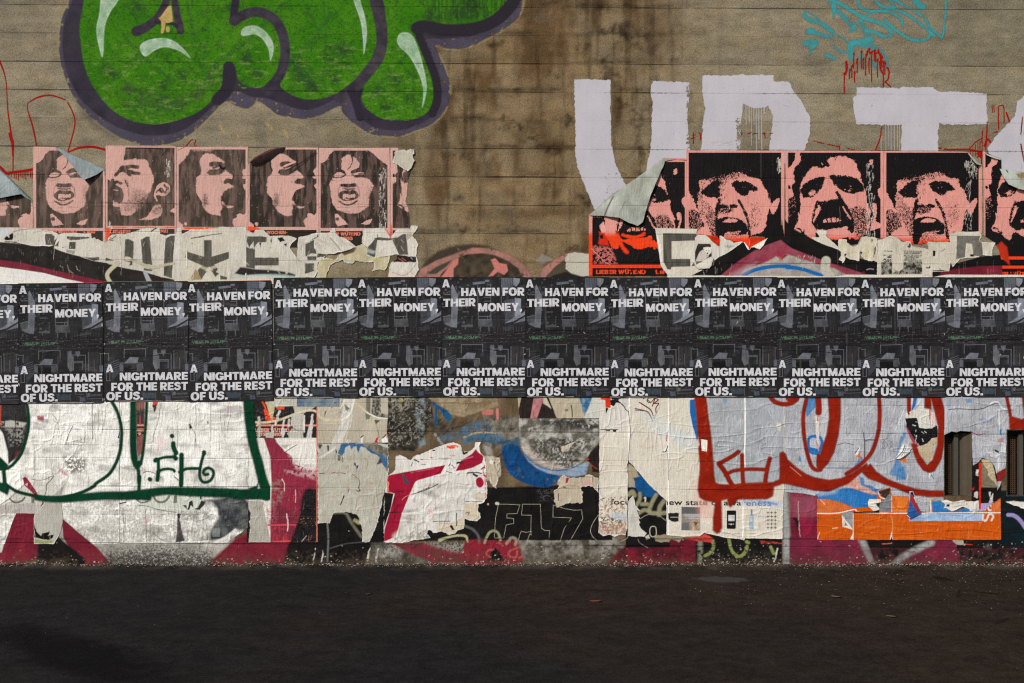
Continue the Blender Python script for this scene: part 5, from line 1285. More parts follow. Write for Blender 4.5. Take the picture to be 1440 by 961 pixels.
m.fill(z((1172,330),(1198,350),(1185,382)),(198,194,186))
m.fill(z((180,700),(200,900),(150,960),(0,960),(0,700)),(178,166,144),soft=1,jag=2)
# mottled black stone patch, blue ornament
z = Z(540,555,8)
m.fill(z((-10,20),(520,20),(560,270),(340,640),(40,620),(-10,560)),mix((84,80,70),(42,38,33),8,5,18,2.8),soft=1.2)
m.fill(z((60,30),(330,30),(300,140),(200,200),(60,190)),(168,164,144),soft=4,tex=(.50,3,.08)); m.stroke(z((190,62),(194,66)),6.5,(184,172,116),soft=1)
m.fill(z((355,20),(455,20),(470,260),(440,420),(470,560),(400,600),(370,420),(360,220)),mix((112,134,148),(150,158,158),7),soft=2.5,tex=(.38,5,.12))
m.fill(z((520,270),(800,270),(800,420),(620,470),(540,420)),mix((96,86,72),(58,52,45),8,4,4,2.4),soft=3)
m.fill(z((546,88),(600,110),(700,180),(762,230),(752,280),(722,302),(690,270),(650,200),(605,150),(603,260),(600,350),(575,350),(570,240),(575,130),(548,130)),mix((20,76,124),(30,88,130),5),soft=.7,sm=2)
m.fill(z((620,470),(860,400),(860,500),(640,525)),mix((64,88,110),(94,108,118),6),soft=3,tex=(.32,6,.12))
for p,wd in [(((900,390),(1000,340),(1160,310)),8),(((900,450),(1020,400),(1170,380)),9),(((920,520),(1060,470),(1290,480)),11)]: m.stroke(z(*p),wd,mix((52,88,116),(96,116,128),6),soft=2,tex=(.33,6,.12))
m.stroke(z((900,480),(1050,430),(1290,430)),2.4,(170,150,120),soft=1,tex=(.42,4,.1))
m.fill(z((1100,210),(1120,175),(1180,160),(1230,180),(1220,225),(1120,235)),(188,112,106),soft=1.2,jag=1); m.stroke(z((1275,170),(1275,270)),4,(196,120,116),soft=.8)
m.fill(z((1100,550),(1200,560),(1230,700),(1160,700)),(150,146,138),soft=3,tex=(.4,5,.1))
m.stroke(z((575,450),(650,555)),4,(142,146,146),soft=1,tex=(.36,4,.1))
m.fill(z((500,40),(700,40),(1280,40),(1280,130),(900,250),(760,220),(690,160)),mix((166,150,122),(130,112,86),12,4,8),soft=1.6,jag=1)
m.fill(z((800,40),(1240,40),(1200,150),(1000,160)),(112,92,68),soft=4,a=.7,tex=(.46,10,.1))
z = Z(540,555,8)
for k_,(sz,th) in enumerate([(2.2,.58),(5,.57),(12,.52)]): m.fill(z((-10,20),(520,20),(540,240),(560,330),(340,640),(40,620)),(34,31,27),soft=4,tex=(th,sz,.10),a=.5,seed=70 + k_)
m.fill(z((0,20),(520,20),(540,240),(360,560),(40,600)),(176,172,158),soft=3,tex=(.60,2.2,.05),a=.4,seed=80)
# black panel with outlined digits
m.fill(Z(680,670,7.394)((30,125),(230,118),(520,128),(760,128),(1340,100),(1340,665),(30,665)),BLK,soft=.8,jag=.6)
m.fill(Z(680,670,7.394)((560,130),(720,130),(720,230),(600,260)),(96,92,88),soft=6,a=.5,tex=(.54,1.6,.05))
z = Z(680,670,7.394)
OL = (190,184,160)
for p in [((155,290),(125,430),(112,640),(210,640),(235,505),(315,490),(312,440),(242,432),(245,390),(348,388),(378,296),(250,290),(155,290)),((405,290),(395,402),(495,405),(492,580),(495,610),(480,600),(455,670),(452,710)),((405,290),(490,290),(590,290),(602,540),(640,565),(685,565),(683,640)),((365,660),(375,610),(392,572),(440,582),(500,575)),((725,300),(722,425),(915,432),(840,540),(798,668)),((725,300),(840,335),(940,352),(1018,348),(1032,440),(980,530),(900,670))]:
    m.stroke(z(*p),.55,OL,soft=.3,sm=0,a=.85,tex=(.24,7,.1))
m.stroke(z((1195,400),(1140,480),(1112,560),(1130,620),(1180,670)),.55,OL,soft=.3)
m.stroke(z((135,282),(148,284)),4,(196,196,184),soft=.7); m.stroke(z((46,288),(48,292)),2.6,(190,160,120))
m.stroke(z((10,690),(50,600),(100,566),(150,590),(175,660)),3.4,(150,152,120),soft=1,a=.9); m.stroke(z((240,700),(290,640),(340,660),(330,710)),4,(160,152,132),soft=1.2,a=.7)
for p in [((100,760),(50,770),(30,810),(70,840)),((360,740),(270,780),(270,830),(340,840),(350,780)),((400,830),(370,850)),((160,690),(200,720))]: m.stroke(z(*p),3,(176,84,78),soft=1,a=.75)
z = Z(540,670,7.394)
m.stroke(z((580,665,4.4),(680,630,3),(780,615,3),(850,625,3.6),(870,680,2)),3,(172,170,132),soft=1); m.stroke(z((835,515),(920,550),(980,620),(990,690)),3.6,(96,96,94),soft=1.2,a=.8)
z = Z(440,555,3.843)
m.stroke(Z(290,550,3.843)((680,660),(750,660),(790,720),(840,790)),4,(120,120,104),soft=1.4,a=.7); m.stroke(Z(290,550,3.843)((655,720),(660,800),(655,920)),2.4,(130,130,126),soft=1,a=.7); m.stroke(Z(290,550,3.843)((670,850),(760,825),(880,815)),1.6,(90,90,90),soft=.8,a=.7)
m.stroke(Z(290,550,3.843)((805,700),(825,712)),5,(170,164,122),soft=1.6,a=.8)
# pieces of mural seen through the tear in the cream poster
z = Z(840,670,7.394)
m.fill(box(880,640,942,770),BLK,soft=.6)
m.fill(z((320,-80),(480,-20),(560,100),(720,250),(640,190),(560,220),(450,200),(400,120),(320,110)),mix((18,84,142),(24,70,110),8),soft=2)
m.fill(z((310,-140),(400,-80),(440,0),(370,20),(400,110),(320,110)),(164,152,128),soft=.9,jag=1.5)
for p,wd in [(((330,190),(365,160),(385,200)),6),(((440,180),(440,240),(400,310)),5),(((610,195),(560,290),(545,370),(620,385),(700,380)),5.5),(((690,260),(650,320),(640,400)),6),(((460,290),(520,290)),5),(((420,390),(490,350),(540,370)),5)]: m.stroke(z(*p),wd,(150,146,116),soft=1.6,a=.85)
m.stroke(z((490,225),(500,225),(498,262)),2.2,(196,196,190),soft=.6)
m.stroke(z((450,440),(520,400),(620,400),(712,460)),.9,(150,150,140)); m.stroke(z((548,610),(545,560),(560,525),(600,525),(612,560),(610,610),(575,630),(548,610)),1.1,(190,188,170))
m.stroke(z((420,630),(440,690),(545,755)),.8,(140,136,126),tex=(.4,4,.1)); m.stroke(z((210,690),(300,650),(320,620)),.8,(150,148,140))
m.fill(z((490,620),(530,610),(545,650),(510,660)),(186,180,160),soft=.6,jag=1); m.fill(z((590,630),(700,600),(890,640),(850,680),(760,650),(740,690),(600,680)),(150,138,118),soft=.6,jag=1.6)
m.fill(z((900,640),(1100,590),(1200,640),(1200,690),(1000,670)),mix((206,72,66),(150,50,54),4),soft=.8,jag=1); m.fill(Z(970,670,7.394)((720,665),(980,690),(985,700),(740,700)),mix((206,70,50),(60,26,26),3),soft=.6,jag=1)
# right end, around the vents
m.fill([(1366,640),(1408,640),(1408,720),(1366,720)],BLK,soft=.6)
z = Z(1300,590,8)
m.fill(z((635,450),(760,460),(820,740),(815,765),(635,765)),mix((134,122,98),(112,100,80),8),soft=.6)
m.fill(z((650,455),(735,445),(790,590),(815,740),(700,615),(720,600),(650,480)),(184,170,140),jag=1)
for p in [((580,560),(605,560),(608,640),(575,630)),((560,820),(600,800),(600,880),(550,870)),((720,820),(745,815),(740,870),(725,880)),((730,890),(770,830),(768,930),(720,960))]: m.fill(z(*p),(196,194,188),jag=1.4)
m.fill(z((530,780),(560,760),(545,810)),(190,30,26),soft=.8,jag=1)
# worn plaster, chips and splashed grit along the bottom of the wall
m.lock = True
m.fill(box(-60,757,1500,759),(24,20,19),soft=.6,a=.55,tex=(.40,30,.06))
m.fill(box(-60,776,1500,796),(84,72,60),soft=6,a=.3,tex=(.56,4,.08))
m.fill(box(-60,786,1500,800),(74,62,50),soft=3,a=.5,tex=(.44,6,.1,.5,1))
for k_ in range(3): m.fill([(150,772 + 6 * k_),(220,764 + 8 * k_),(300,774 + 6 * k_),(300,800),(150,800)],(56,52,48),soft=7,tex=(.53 - .03 * k_,1.6,.06),a=.7,seed=60 + k_)
m.fill(box(-60,560,1500,796),(30,26,24),soft=3,tex=(.76,2.4,.03),a=.5)
rr = random.Random(8)
for i in range(900):
    x = rr.uniform(-40,1480); y_ = 796 - abs(rr.gauss(0,1)) * (4 if rr.random() < .75 else 14)
    k = rr.uniform(.25,.8)
    m.stroke([(x,y_),(x + rr.uniform(-1.6,1.6),y_ + rr.uniform(-.8,.8))],k * 1.6,rr.choice([(196,188,176),(170,158,140),(150,136,112),(206,200,192)]),soft=.35,a=rr.uniform(.5,.95),jag=.6)
for x in (520,1093,532,456,444): m.stroke([(x,772),(x - 4,790)],2.2,(190,184,174),jag=1.4,tex=(.4,4,.1))
m.dots((1000,762,1100,796),60,.3,1.1,(196,192,184),.85,5); m.dots((1340,762,1480,796),70,.3,1.1,(186,182,172),.85,6)
m.fill(box(1110,770,1480,800),(90,40,48),soft=2,a=.4,tex=(.5,7,.08))
m.lock = False
for q in VENTS: m.cut(box(*q),soft=.3)
tag(m.build('painted_mural',SPRAY,.4,W),'layers of maroon, black, grey and blue paint on the lower wall')

# ================================================================ older white posters with big letters, torn
WP = mix((204,199,188),(186,180,168),22,4,3,2)
INK = mix((70,68,62),(92,88,80),6,3,4,2,2.4,.4)
LAYER = [0]
SHEETS = 'torn white posters with big black letters'
def sheet(name,label,b,outline,cat='torn poster',group=None,col=WP,depth=3.0,mat=PAPER,jag=.7,js=5,res=.8,art=None,cuts=(),lift=None,seed=1,soft=.4):
    a = Art(*b,res)
    a.fill(outline,col,soft=soft,jag=jag,js=js,seed=seed)
    if art: a.lock = True; art(a); a.lock = False
    if jag >= .5:            # torn rim: the white core of the paper shows and lifts a little
        w,cov = a.polycov(outline,2.4,jag,js,0,seed)
        rim = (1 - sst(.50,.95,cov)) * sst(.36,.60,fbm(a.X[w],a.Y[w],9,3,seed + 40))
        a.lock = True; a.put(w,rim * .75,(228,224,216)); a.lock = False
        a.D[w] += (1 - cov) * 2.2 * sst(.4,.7,fbm(a.X[w],a.Y[w],16,2,seed + 44))
    for c in cuts: a.cut(c,soft=.35,jag=jag,js=js,seed=seed + 5)
    LAYER[0] += 1
    o = a.build(name,mat,depth + .035 * (LAYER[0] % 17),None,lift)
    return tag(o,label,cat,group)
S1,S2,S3,S4 = Z(0,310,9.6),Z(140,310,9.6),Z(280,310,9.6),Z(420,310,8.47)
def many(a,polys,col,**k):
    for p in polys: a.fill(p,col,**k)
def worn(a,reg,seed):
    a.scratches(reg,26,7,(150,144,132),.5,90,10,.5,seed); a.scratches(reg,14,6,(222,218,210),.6,80,40,.7,seed + 1); a.dots(reg,16,.3,1,(90,84,76),.7,seed + 2)
sheet('torn_sheet','torn white paper under the cut-off pink poster at far left, one black upright',(-62,316,88,350),S1((-600,105),(180,106),(420,108),(600,125),(720,150),(810,205),(745,270),(725,345),(560,352),(430,350),(320,325),(230,300),(-600,300)),'torn poster',SHEETS,jag=.8,
      art=lambda a: (many(a,[S1((615,183),(700,185),(740,215),(738,335),(615,335))],INK,soft=.4,jag=.5),a.fill(S1((60,258),(100,205),(130,230),(140,185),(182,172),(172,262),(100,265)),(26,24,25),jag=1.4),a.fill(S1((-600,105),(170,108),(60,210),(-600,215)),(188,194,200),soft=1),a.stroke(S1((178,160),(260,135),(420,118),(600,125)),1,(132,126,112)),a.stroke(S1((470,165),(560,145),(640,150)),.8,(146,140,128)),a.stroke(S1((70,290),(230,292)),1.3,(70,66,84)),worn(a,(20,322,75,345),3)))
sheet('torn_sheet','torn white paper under the grey-flapped grimacing face, with a small dark square',(74,318,176,402),S1((800,190),(840,178),(930,172),(1230,178),(1240,250),(1285,232),(1300,262),(1330,255),(1385,292),(1440,282),(1640,300),(1640,860),(700,860),(740,330)),'torn poster',SHEETS,
      art=lambda a: (many(a,[S1((905,218),(1080,222),(1218,232),(1200,248),(1080,262),(960,275),(905,245)),S1((935,300),(1025,292),(1025,390),(940,385)),S1((1140,500),(1345,500),(1345,548),(1260,550)),S1((740,350),(800,275),(790,350))],INK,soft=.4,jag=.7),a.stroke(S1((840,370),(890,360)),.8,(90,86,80)),a.fill(S1((905,400),(1020,410),(1010,460),(900,430)),(150,146,136),soft=.8),worn(a,(88,330,165,365),6)))
sheet('torn_sheet','torn white poster with three slanting black bars beside the asterisk',(146,316,268,402),S2((60,300),(105,290),(115,250),(160,200),(300,180),(420,165),(545,115),(700,100),(810,100),(815,180),(890,210),(960,185),(1040,190),(1045,100),(1110,100),(1110,190),(1180,190),(1190,860),(60,860)),'torn poster',SHEETS,
      art=lambda a: (many(a,[S2((352,258),(395,255),(468,290),(455,530),(440,610),(400,612),(420,575),(335,545)),S2((560,262),(640,218),(680,222),(712,605),(586,592)),S2((890,250),(962,208),(1020,210),(975,785),(866,745)),S2((598,645),(718,665),(715,688),(598,680))],INK,soft=.4,jag=.4),
                     a.fill(S2((90,505),(205,545),(80,548)),INK),a.stroke(S2((455,100,2),(400,160,3),(330,170,2)),2,(40,38,36),jag=1),a.stroke(S2((540,125),(420,158)),1.6,(30,28,28)),a.stroke(S2((700,150),(770,105)),1.6,(30,28,28)),a.stroke(S2((140,235),(170,250),(220,215)),.9,(50,46,42),jag=1),a.stroke(S2((130,270),(185,268)),1.2,(40,36,34),jag=1),worn(a,(160,330,255,395),9)))
sheet('torn_sheet','torn white poster printed with a big black asterisk',(252,314,347,402),S2((1105,100),(1112,190),(1240,120),(1440,125),(1640,90),(1980,92),(1980,860),(1100,860)),'torn poster',SHEETS,col=mix((200,194,180),(184,177,162),22,4,8,2),
      art=lambda a: (many(a,[S2((1150,505),(1185,425),(1412,492),(1412,268),(1515,268),(1515,492),(1748,425),(1790,500),(1550,600),(1600,660),(1560,720),(1510,640),(1480,630),(1430,680),(1388,790),(1350,792),(1330,668),(1390,618)),S3((0,668),(105,690),(35,792),(0,770)),S3((160,670),(272,718),(222,766)),S3((285,742),(380,770),(380,800),(290,800))],INK,soft=.4),
                     a.stroke(S2((1180,650),(1300,600),(1440,655),(1560,630)),4,(196,186,160),soft=1.4,a=.7),a.fill(S2((1230,790),(1300,660),(1330,690),(1340,740),(1390,800),(1240,810)),(150,130,96),soft=.6,jag=1.5),a.stroke(S2((1030,650),(1080,645),(1085,720)),1.2,(120,112,100)),a.stroke(S2((1240,245),(1420,212)),1.2,(40,36,34)),a.stroke(S3((428,240),(426,340),(424,420)),1,(150,108,50),tex=(.5,4,.08)),a.stroke(S3((0,232),(150,200),(310,180)),1,(56,52,48),soft=.6),worn(a,(262,328,335,395),12)))
sheet('torn_sheet','torn white poster printed with a big black letter E left of the crumpled paper',(322,314,430,402),S3((300,95),(620,92),(640,135),(740,175),(760,130),(870,135),(960,215),(1000,208),(1130,205),(1240,215),(1320,245),(1240,330),(1225,370),(1320,500),(1345,540),(1440,600),(1440,860),(300,860)),'torn poster',SHEETS,
      art=lambda a: (many(a,[S3((650,215),(855,218),(912,232),(912,292),(790,300),(760,350),(745,400),(735,285),(700,330),(680,380),(650,290)),S3((640,360),(690,385),(755,382),(755,660),(640,635)),S3((755,505),(1075,505),(1075,612),(755,612))],INK,soft=.4,jag=.5),many(a,[S3((960,290),(975,240),(985,305)),S3((1060,240),(1140,220),(1165,280),(1120,270),(1090,290)),S3((1140,320),(1190,310),(1165,370)),S3((820,300),(850,290),(835,380)),S3((1225,350),(1270,320),(1315,390),(1310,480))],(30,28,27),jag=1.6),
                     a.fill(S3((480,720),(560,632),(640,640),(760,662),(980,672),(1200,700),(1400,768),(1200,760),(900,735),(600,745)),(44,41,40),soft=1.4,tex=(.26,6,.1)),a.stroke(S3((420,780),(600,765),(800,745),(1100,745),(1300,770)),3.4,(160,184,180),soft=1.4,a=.7),a.fill(S3((300,850),(420,800),(800,770),(1340,790),(1440,860)),(196,190,172),soft=1.5,a=.8),worn(a,(340,332,420,385),15)))
sheet('torn_sheet','torn white poster printed with black fragments beside the bare concrete patch',(410,322,466,394),S4((0,200),(60,195),(170,160),(230,148),(370,150),(395,100),(437,95),(440,165),(480,190),(500,215),(400,300),(330,420),(230,500),(230,600),(190,680),(-40,680)),'torn poster',SHEETS,
      art=lambda a: (many(a,[S4((78,275),(150,262),(185,240),(186,330),(215,370),(215,400),(150,395),(100,430),(78,430)),S4((100,432),(215,425),(215,478),(105,480)),S4((78,510),(185,515),(185,605),(78,635)),S4((240,205),(380,203),(370,225),(235,228)),S4((230,395),(330,395),(330,430),(215,445))],INK,soft=.4,jag=.6),worn(a,(420,335,450,385),18)))
sheet('crumpled_paper','crumpled white paper strip lying across the letters below the grimacing face',(424,318,506,370),S4((105,200),(170,162),(230,158),(225,200),(370,205),(395,98),(437,95),(442,160),(490,200),(560,215),(640,280),(688,320),(640,345),(560,370),(480,380),(420,405),(230,398),(225,360),(185,335),(190,235),(70,290)),'paper scrap',depth=4.4,
      lift=lambda X,Y: 5 * np.clip(np.sin((X - 430) * .11) * np.sin((Y - 318) * .09 + .6),0,1) + 7 * sst(345,356,Y) * sst(470,484,X),
      art=lambda a: (a.scratches((440,330,495,355),30,14,(150,146,136),.6,35,14,.7,3),a.scratches((440,330,495,355),16,12,(226,222,214),.8,40,14,.8,4),a.stroke(S4((70,285),(150,245),(215,205),(230,170)),1,(40,38,36),jag=.7),a.stroke(S4((512,385),(580,365),(680,322)),1.3,(40,36,34)),a.stroke(S4((380,215),(440,280),(500,355)),1.1,(120,114,104),soft=.7)))
sheet('torn_sheet','torn white poster with black letter legs at the end of the left row',(482,316,596,396),S4((770,100),(1030,97),(1095,195),(1125,165),(1165,110),(1180,105),(1330,108),(1345,60),(1420,65),(1425,85),(1395,140),(1370,150),(1360,190),(1405,245),(1420,290),(1400,410),(1420,480),(1430,580),(1380,680),(1060,680),(1100,500),(1160,470),(1170,400),(1080,425),(960,440),(880,470),(800,440),(820,330),(770,290),(755,260),(760,200)),'torn poster',SHEETS,jag=1,
      art=lambda a: (many(a,[S4((828,318),(905,228),(942,222),(925,330),(905,440),(870,432),(815,400)),S4((1105,215),(1175,205),(1240,165),(1275,165),(1290,250),(1305,410),(1198,412)),S4((895,215),(960,205),(1100,212),(1110,240),(930,238))],INK,soft=.4,jag=.5),a.fill(S4((820,340),(920,370),(900,400),(815,385)),(160,164,160),soft=2),a.fill(S4((1125,475),(1170,410),(1300,425),(1400,440),(1400,500),(1120,498)),(40,33,32),soft=.6,jag=1),a.stroke(S4((1190,455),(1250,490)),.9,(176,96,88)),a.stroke(S4((1230,448),(1280,485)),.9,(176,96,88)),a.fill(S4((1100,470),(1118,460),(1118,500),(1090,505)),(206,140,128)),
                     a.stroke(S4((1120,620),(1250,660),(1340,600),(1400,515)),1,(150,144,130),soft=.8),a.fill(S4((1275,170),(1330,150),(1355,185),(1290,235)),(168,150,142),soft=.6,jag=1),a.stroke(S4((1030,100),(1100,200)),2.4,(222,74,40),soft=.6),a.stroke(S4((940,170),(940,220)),1,(50,46,44)),worn(a,(525,325,585,388),21)))
sheet('torn_paper','yellowed torn paper edge round the bare concrete patch',(434,340,552,394),S4((440,470),(520,375),(680,310),(760,290),(820,330),(815,420),(900,450),(980,440),(1085,430),(1060,560),(1030,600),(960,590),(870,605),(900,540),(890,490),(760,500),(700,480),(640,515),(540,510),(530,470),(440,500),(380,540),(340,620),(330,690),(210,690),(230,560),(260,440)),'paper scrap',depth=3.8,col=mix((190,180,148),(170,160,130),10,3,5),jag=1.2,
      art=lambda a: (a.fill(S4((510,385),(600,360),(690,330),(660,380),(545,420)),(92,74,58),soft=1),a.stroke(S4((880,470),(970,450)),1.6,(196,186,92),soft=.9),a.fill(S4((540,470),(640,500),(620,520),(530,510)),(170,178,176),soft=1.6)))
sheet('torn_paper','rag of pale paper at the top right end of the left pink row',(548,206,588,246),Z(540,200,4.8)((75,55),(100,60),(128,52),(150,62),(172,48),(208,52),(196,100),(205,130),(192,160),(180,182),(162,200),(130,178),(98,160),(62,140)),'paper scrap',depth=4.6,jag=1.4,js=4,col=mix((186,182,168),(170,164,148),8),lift=lambda X,Y: 6 * sst(560,582,X))
# ---- right
sheet('torn_sheet','white poster printed with a big black letter E beside the polar bear picture',(915,316,990,394),[(921,321),(981,322),(977,333),(983,341),(979,355),(979,372),(988,380),(970,389),(940,389),(929,374),(925,346)],'torn poster',depth=3.0,col=mix((206,200,186),(194,187,172),20),jag=.35,
      art=lambda a: (many(a,[Z(800,190,4.5)((595,622),(806,625),(806,668),(650,674),(650,785),(768,785),(768,832),(648,836),(645,853),(622,850),(597,800))],INK,soft=.4),a.fill(Z(800,190,4.5)((775,830),(790,805),(800,830)),INK,soft=.4),a.fill([(921,321),(929,345),(931,375),(921,350)],(222,218,208),soft=.6)))
z = Z(960,315,9.6)
def bear(a):
    a.fill(z((165,380),(195,290),(380,285),(392,440),(300,480),(230,525),(165,540)),(46,42,38),soft=.6)
    a.fill(z((175,525),(195,450),(230,380),(275,350),(310,355),(350,420),(330,460),(240,510)),(190,182,172),soft=.7,sm=3)
    a.fill(z((275,330),(290,318),(340,312),(372,318),(388,300),(395,318),(384,345),(385,380),(360,412),(335,420),(318,400),(300,370)),(214,208,196),soft=.6,sm=2)
    a.fill(z((318,392),(345,388),(340,408),(325,408)),(44,38,36)); a.stroke(z((318,360),(320,362)),.9,(60,54,50),soft=.4); a.stroke(z((352,358),(354,360)),.9,(60,54,50),soft=.4)
    a.stroke(z((330,430),(325,480)),2,(140,130,120),soft=.9,a=.6)
    a.fill(z((200,270),(365,270),(380,295),(200,295)),(56,52,48))
    a.fill(z((565,285),(650,285),(700,300),(620,335),(570,310)),(150,146,140),soft=.8,tex=(.45,1.5,.1)); a.stroke(z((497,160),(492,480)),.7,(150,144,134),soft=.4)
sheet('torn_sheet','torn sheet with a small picture of a polar bear',(972,326,1052,368),z((165,190),(200,150),(310,155),(400,240),(480,302),(496,300),(498,162),(520,160),(588,215),(640,222),(672,240),(680,262),(798,235),(815,240),(700,325),(590,400),(500,440),(430,492),(400,450),(165,560),(155,400)),'torn poster',depth=3.4,res=.55,jag=.6,art=bear)
sheet('paper_scrap','curled white scrap in front of the polar bear picture',(974,358,1006,382),z((158,562),(400,445),(412,470),(385,560),(355,602),(210,608)),'paper scrap',depth=4.2,jag=.4,lift=lambda X,Y: 6 * sst(362,376,Y))
sheet('paper_scrap','red-backed paper point hanging below the fringed face beside the black arch',(1042,330,1082,354),z((905,180),(1000,176),(1105,178),(1112,210),(1142,192),(1085,290),(1032,348),(960,318),(920,320),(898,355),(875,345),(820,250),(832,245),(890,320),(905,240)),'paper scrap',depth=3.6,res=.55,jag=.4,col=(222,218,208),art=lambda a: (a.fill(z((902,178),(1110,176),(1112,212),(1040,250),(950,300),(920,315),(896,352),(885,330),(905,250)),mix((212,52,18),(176,36,14),5))),lift=lambda X,Y: 5 * sst(336,350,Y))
sheet('paper_scrap','red torn triangle below the fringed face beside the polar bear sheet',(988,328,1048,350),z((310,155),(455,160),(490,200),(490,300),(470,295),(400,232)),'paper scrap',depth=3.0,res=.55,col=mix((212,54,20),(170,34,14),4),jag=.3)
z = Z(1100,315,9.6)
sheet('torn_sheet','white paper tongue sloping below the open mouth of the moustached man',(1134,318,1185,356),z((380,195),(420,180),(505,182),(455,110),(490,84),(600,94),(592,140),(580,165),(620,190),(700,262),(762,330),(740,342),(560,282)),'torn poster',depth=3.4,col=mix((206,200,186),(190,182,168),10),jag=.5)
sheet('torn_sheet','shredded white paper hanging below the moustached man',(1175,328,1255,372),z((752,320),(760,212),(868,212),(882,262),(960,300),(1010,290),(1050,240),(1056,176),(1200,172),(1282,200),(1275,330),(1290,512),(1180,500),(1110,480),(1050,430),(1035,380),(1028,494),(920,482),(850,455),(870,400),(835,395),(845,490),(815,528),(768,490),(790,440),(790,380),(745,350)),'torn poster',depth=3.6,jag=1.3,js=4,col=mix((208,200,182),(186,176,154),8),
      lift=lambda X,Y: 4 * np.clip(np.sin(X * .35) * .6 + .2,0,1) * sst(338,352,Y),
      art=lambda a: (many(a,[z((1205,200),(1225,215),(1210,250)),z((1040,370),(1075,380),(1060,410),(1035,420)),z((1240,330),(1265,290),(1250,390),(1225,460)),z((1150,380),(1165,350),(1160,400)),z((870,250),(940,290),(1000,285),(960,308))],(38,34,34),soft=.4,jag=1),a.fill(z((1080,260),(1180,260),(1190,470),(1090,460)),(190,178,140),soft=2,a=.5),a.scratches((1190,335,1234,362),16,8,(150,140,120),.5,70,30,.7,5)))
z = Z(1240,315,9)
def text_sheet(a):
    for k,(x0,x1,y0) in enumerate([(272,505,340),(282,500,362),(275,505,392),(300,470,412),(290,440,432),(272,498,452),(330,500,474),(30,130,335),(10,130,390),(60,120,412),(20,132,440),(0,128,462)]):
        a.fill(z((x0,y0),(x1,y0 + 2),(x1,y0 + 24),(x0,y0 + 22)),(52,48,44),soft=.3,tex=(.44,1.1,.05),seed=k,a=.9)
    a.fill(z((268,486),(508,486),(508,636),(268,636)),mix((44,42,40),(140,136,126),3,3,3,3.5),soft=.4); a.fill(z((268,330),(510,330),(510,484),(268,484)),(150,146,134),soft=.6,a=.35)
    a.fill(z((-10,486),(130,486),(130,645),(-10,645)),mix((36,34,34),(150,146,136),4,3,6,3.5)); a.fill(z((130,640),(140,560),(200,600),(260,570),(260,645)),mix((60,56,52),(180,174,160),3,3,9,3),soft=1,jag=1)
    a.fill(z((645,338),(678,342),(672,408),(645,412)),(24,22,22),soft=.4); a.fill(z((550,565),(575,530),(612,528),(612,565)),(66,60,52),soft=.4,tex=(.4,1.2,.1)); a.stroke(z((748,345),(770,340),(795,318)),1,(120,112,100)); a.stroke(z((380,268),(450,300),(575,312)),1.6,(84,80,76)); a.fill(z((315,290),(370,230),(395,270),(340,305)),(70,66,62),jag=1)
    a.fill(z((950,152),(1242,156),(1230,200),(1262,230),(1278,420),(1156,402),(1142,255),(1062,250),(1050,425),(940,445)),mix((88,86,80),(118,114,106),6,3,2),soft=.4,jag=.5); a.fill(z((640,590),(760,585),(850,598),(880,480),(895,560),(890,640),(640,640)),(26,24,25)); a.fill(z((1110,388),(1160,385),(1160,415),(1120,415)),(28,26,26))
    a.fill(z((720,565),(750,570),(730,585)),(150,112,60))
    worn(a,(1250,335,1395,380),30)
sheet('torn_sheet','torn white poster with small newspaper-like text and a grey letter n',(1228,324,1402,394),z((-60,215),(110,150),(200,182),(245,230),(360,222),(372,285),(580,312),(580,226),(862,230),(850,170),(880,130),(935,100),(1235,98),(1262,150),(1232,208),(1262,232),(1432,236),(1390,330),(1400,412),(1275,402),(1180,430),(1000,440),(890,545),(862,480),(850,600),(640,610),(640,690),(-60,690)),'torn poster',depth=3.2,jag=.7,res=.6,art=text_sheet,col=mix((200,193,178),(182,174,158),20,4,7,2))
sheet('paper_strip','long thin strip of white paper showing above the dark slogan posters at the right',(935,384,1500,394),[(938,387.5),(1100,388),(1175,389),(1181,388),(1190,386.5),(1300,387),(1312,390),(1330,386.5),(1500,387),(1500,394),(938,394)],'paper strip',depth=4.0,jag=.3,col=(206,199,186))

# ---- black, maroon and blue arch sprayed across the wall above the slogan posters at the right, and the black arm at the left
b = Art(940,300,1480,394,.7)
z = Z(960,315,9.6); y = Z(1100,315,9.6)
b.fill(z((60,700),(200,620),(420,560),(430,490),(600,400),(820,250),(930,160),(1110,90),(1250,-60),(1320,-90),(1440,-20)) + y((160,80),(300,150),(400,205),(560,285),(750,345),(900,440),(1060,470),(1300,520),(1440,540),(1440,720)) + z((60,720)),BLK,soft=.7)
b.fill(y((1380,640),(1800,640),(2250,560),(2700,440),(3400,380),(3400,720),(1380,720)),BLK,soft=.8)
b.fill(z((510,700),(700,540),(960,365),(1100,300),(1180,270),(1320,218)) + y((60,285),(120,330),(300,400),(520,485),(700,545),(850,590),(1000,640),(1150,690),(1150,720)) + z((510,720)),mix((148,74,88),(128,44,62),10,3,6),soft=1)
b.fill(z((1180,300),(1320,222)) + y((60,288),(130,335),(300,410),(420,470),(500,560),(380,520),(200,450),(60,400),(-60,430)) + z((1200,500),(1100,540)),mix((150,40,62),(140,84,96),8),soft=1.4)
b.fill(z((760,700),(840,610),(1000,560),(1160,500),(1260,440),(1340,470),(1440,420)) + y((60,410),(200,455),(400,520),(520,560),(700,600),(860,690),(860,720)) + z((760,720)),mix((172,166,158),(150,140,132),6,4,3,2.4),soft=1.4)
b.stroke(z((770,720),(880,660),(1000,615),(1150,585),(1300,572),(1440,575)) + y((60,590),(150,592),(300,620),(430,665),(600,720)),5.4,(24,100,168),soft=.8)
b.stroke(y((590,500),(580,620),(640,690)),13,(186,181,168),soft=1.2); b.dots((1153,365,1172,384),6,.4,.8,(30,28,28),.9,2)
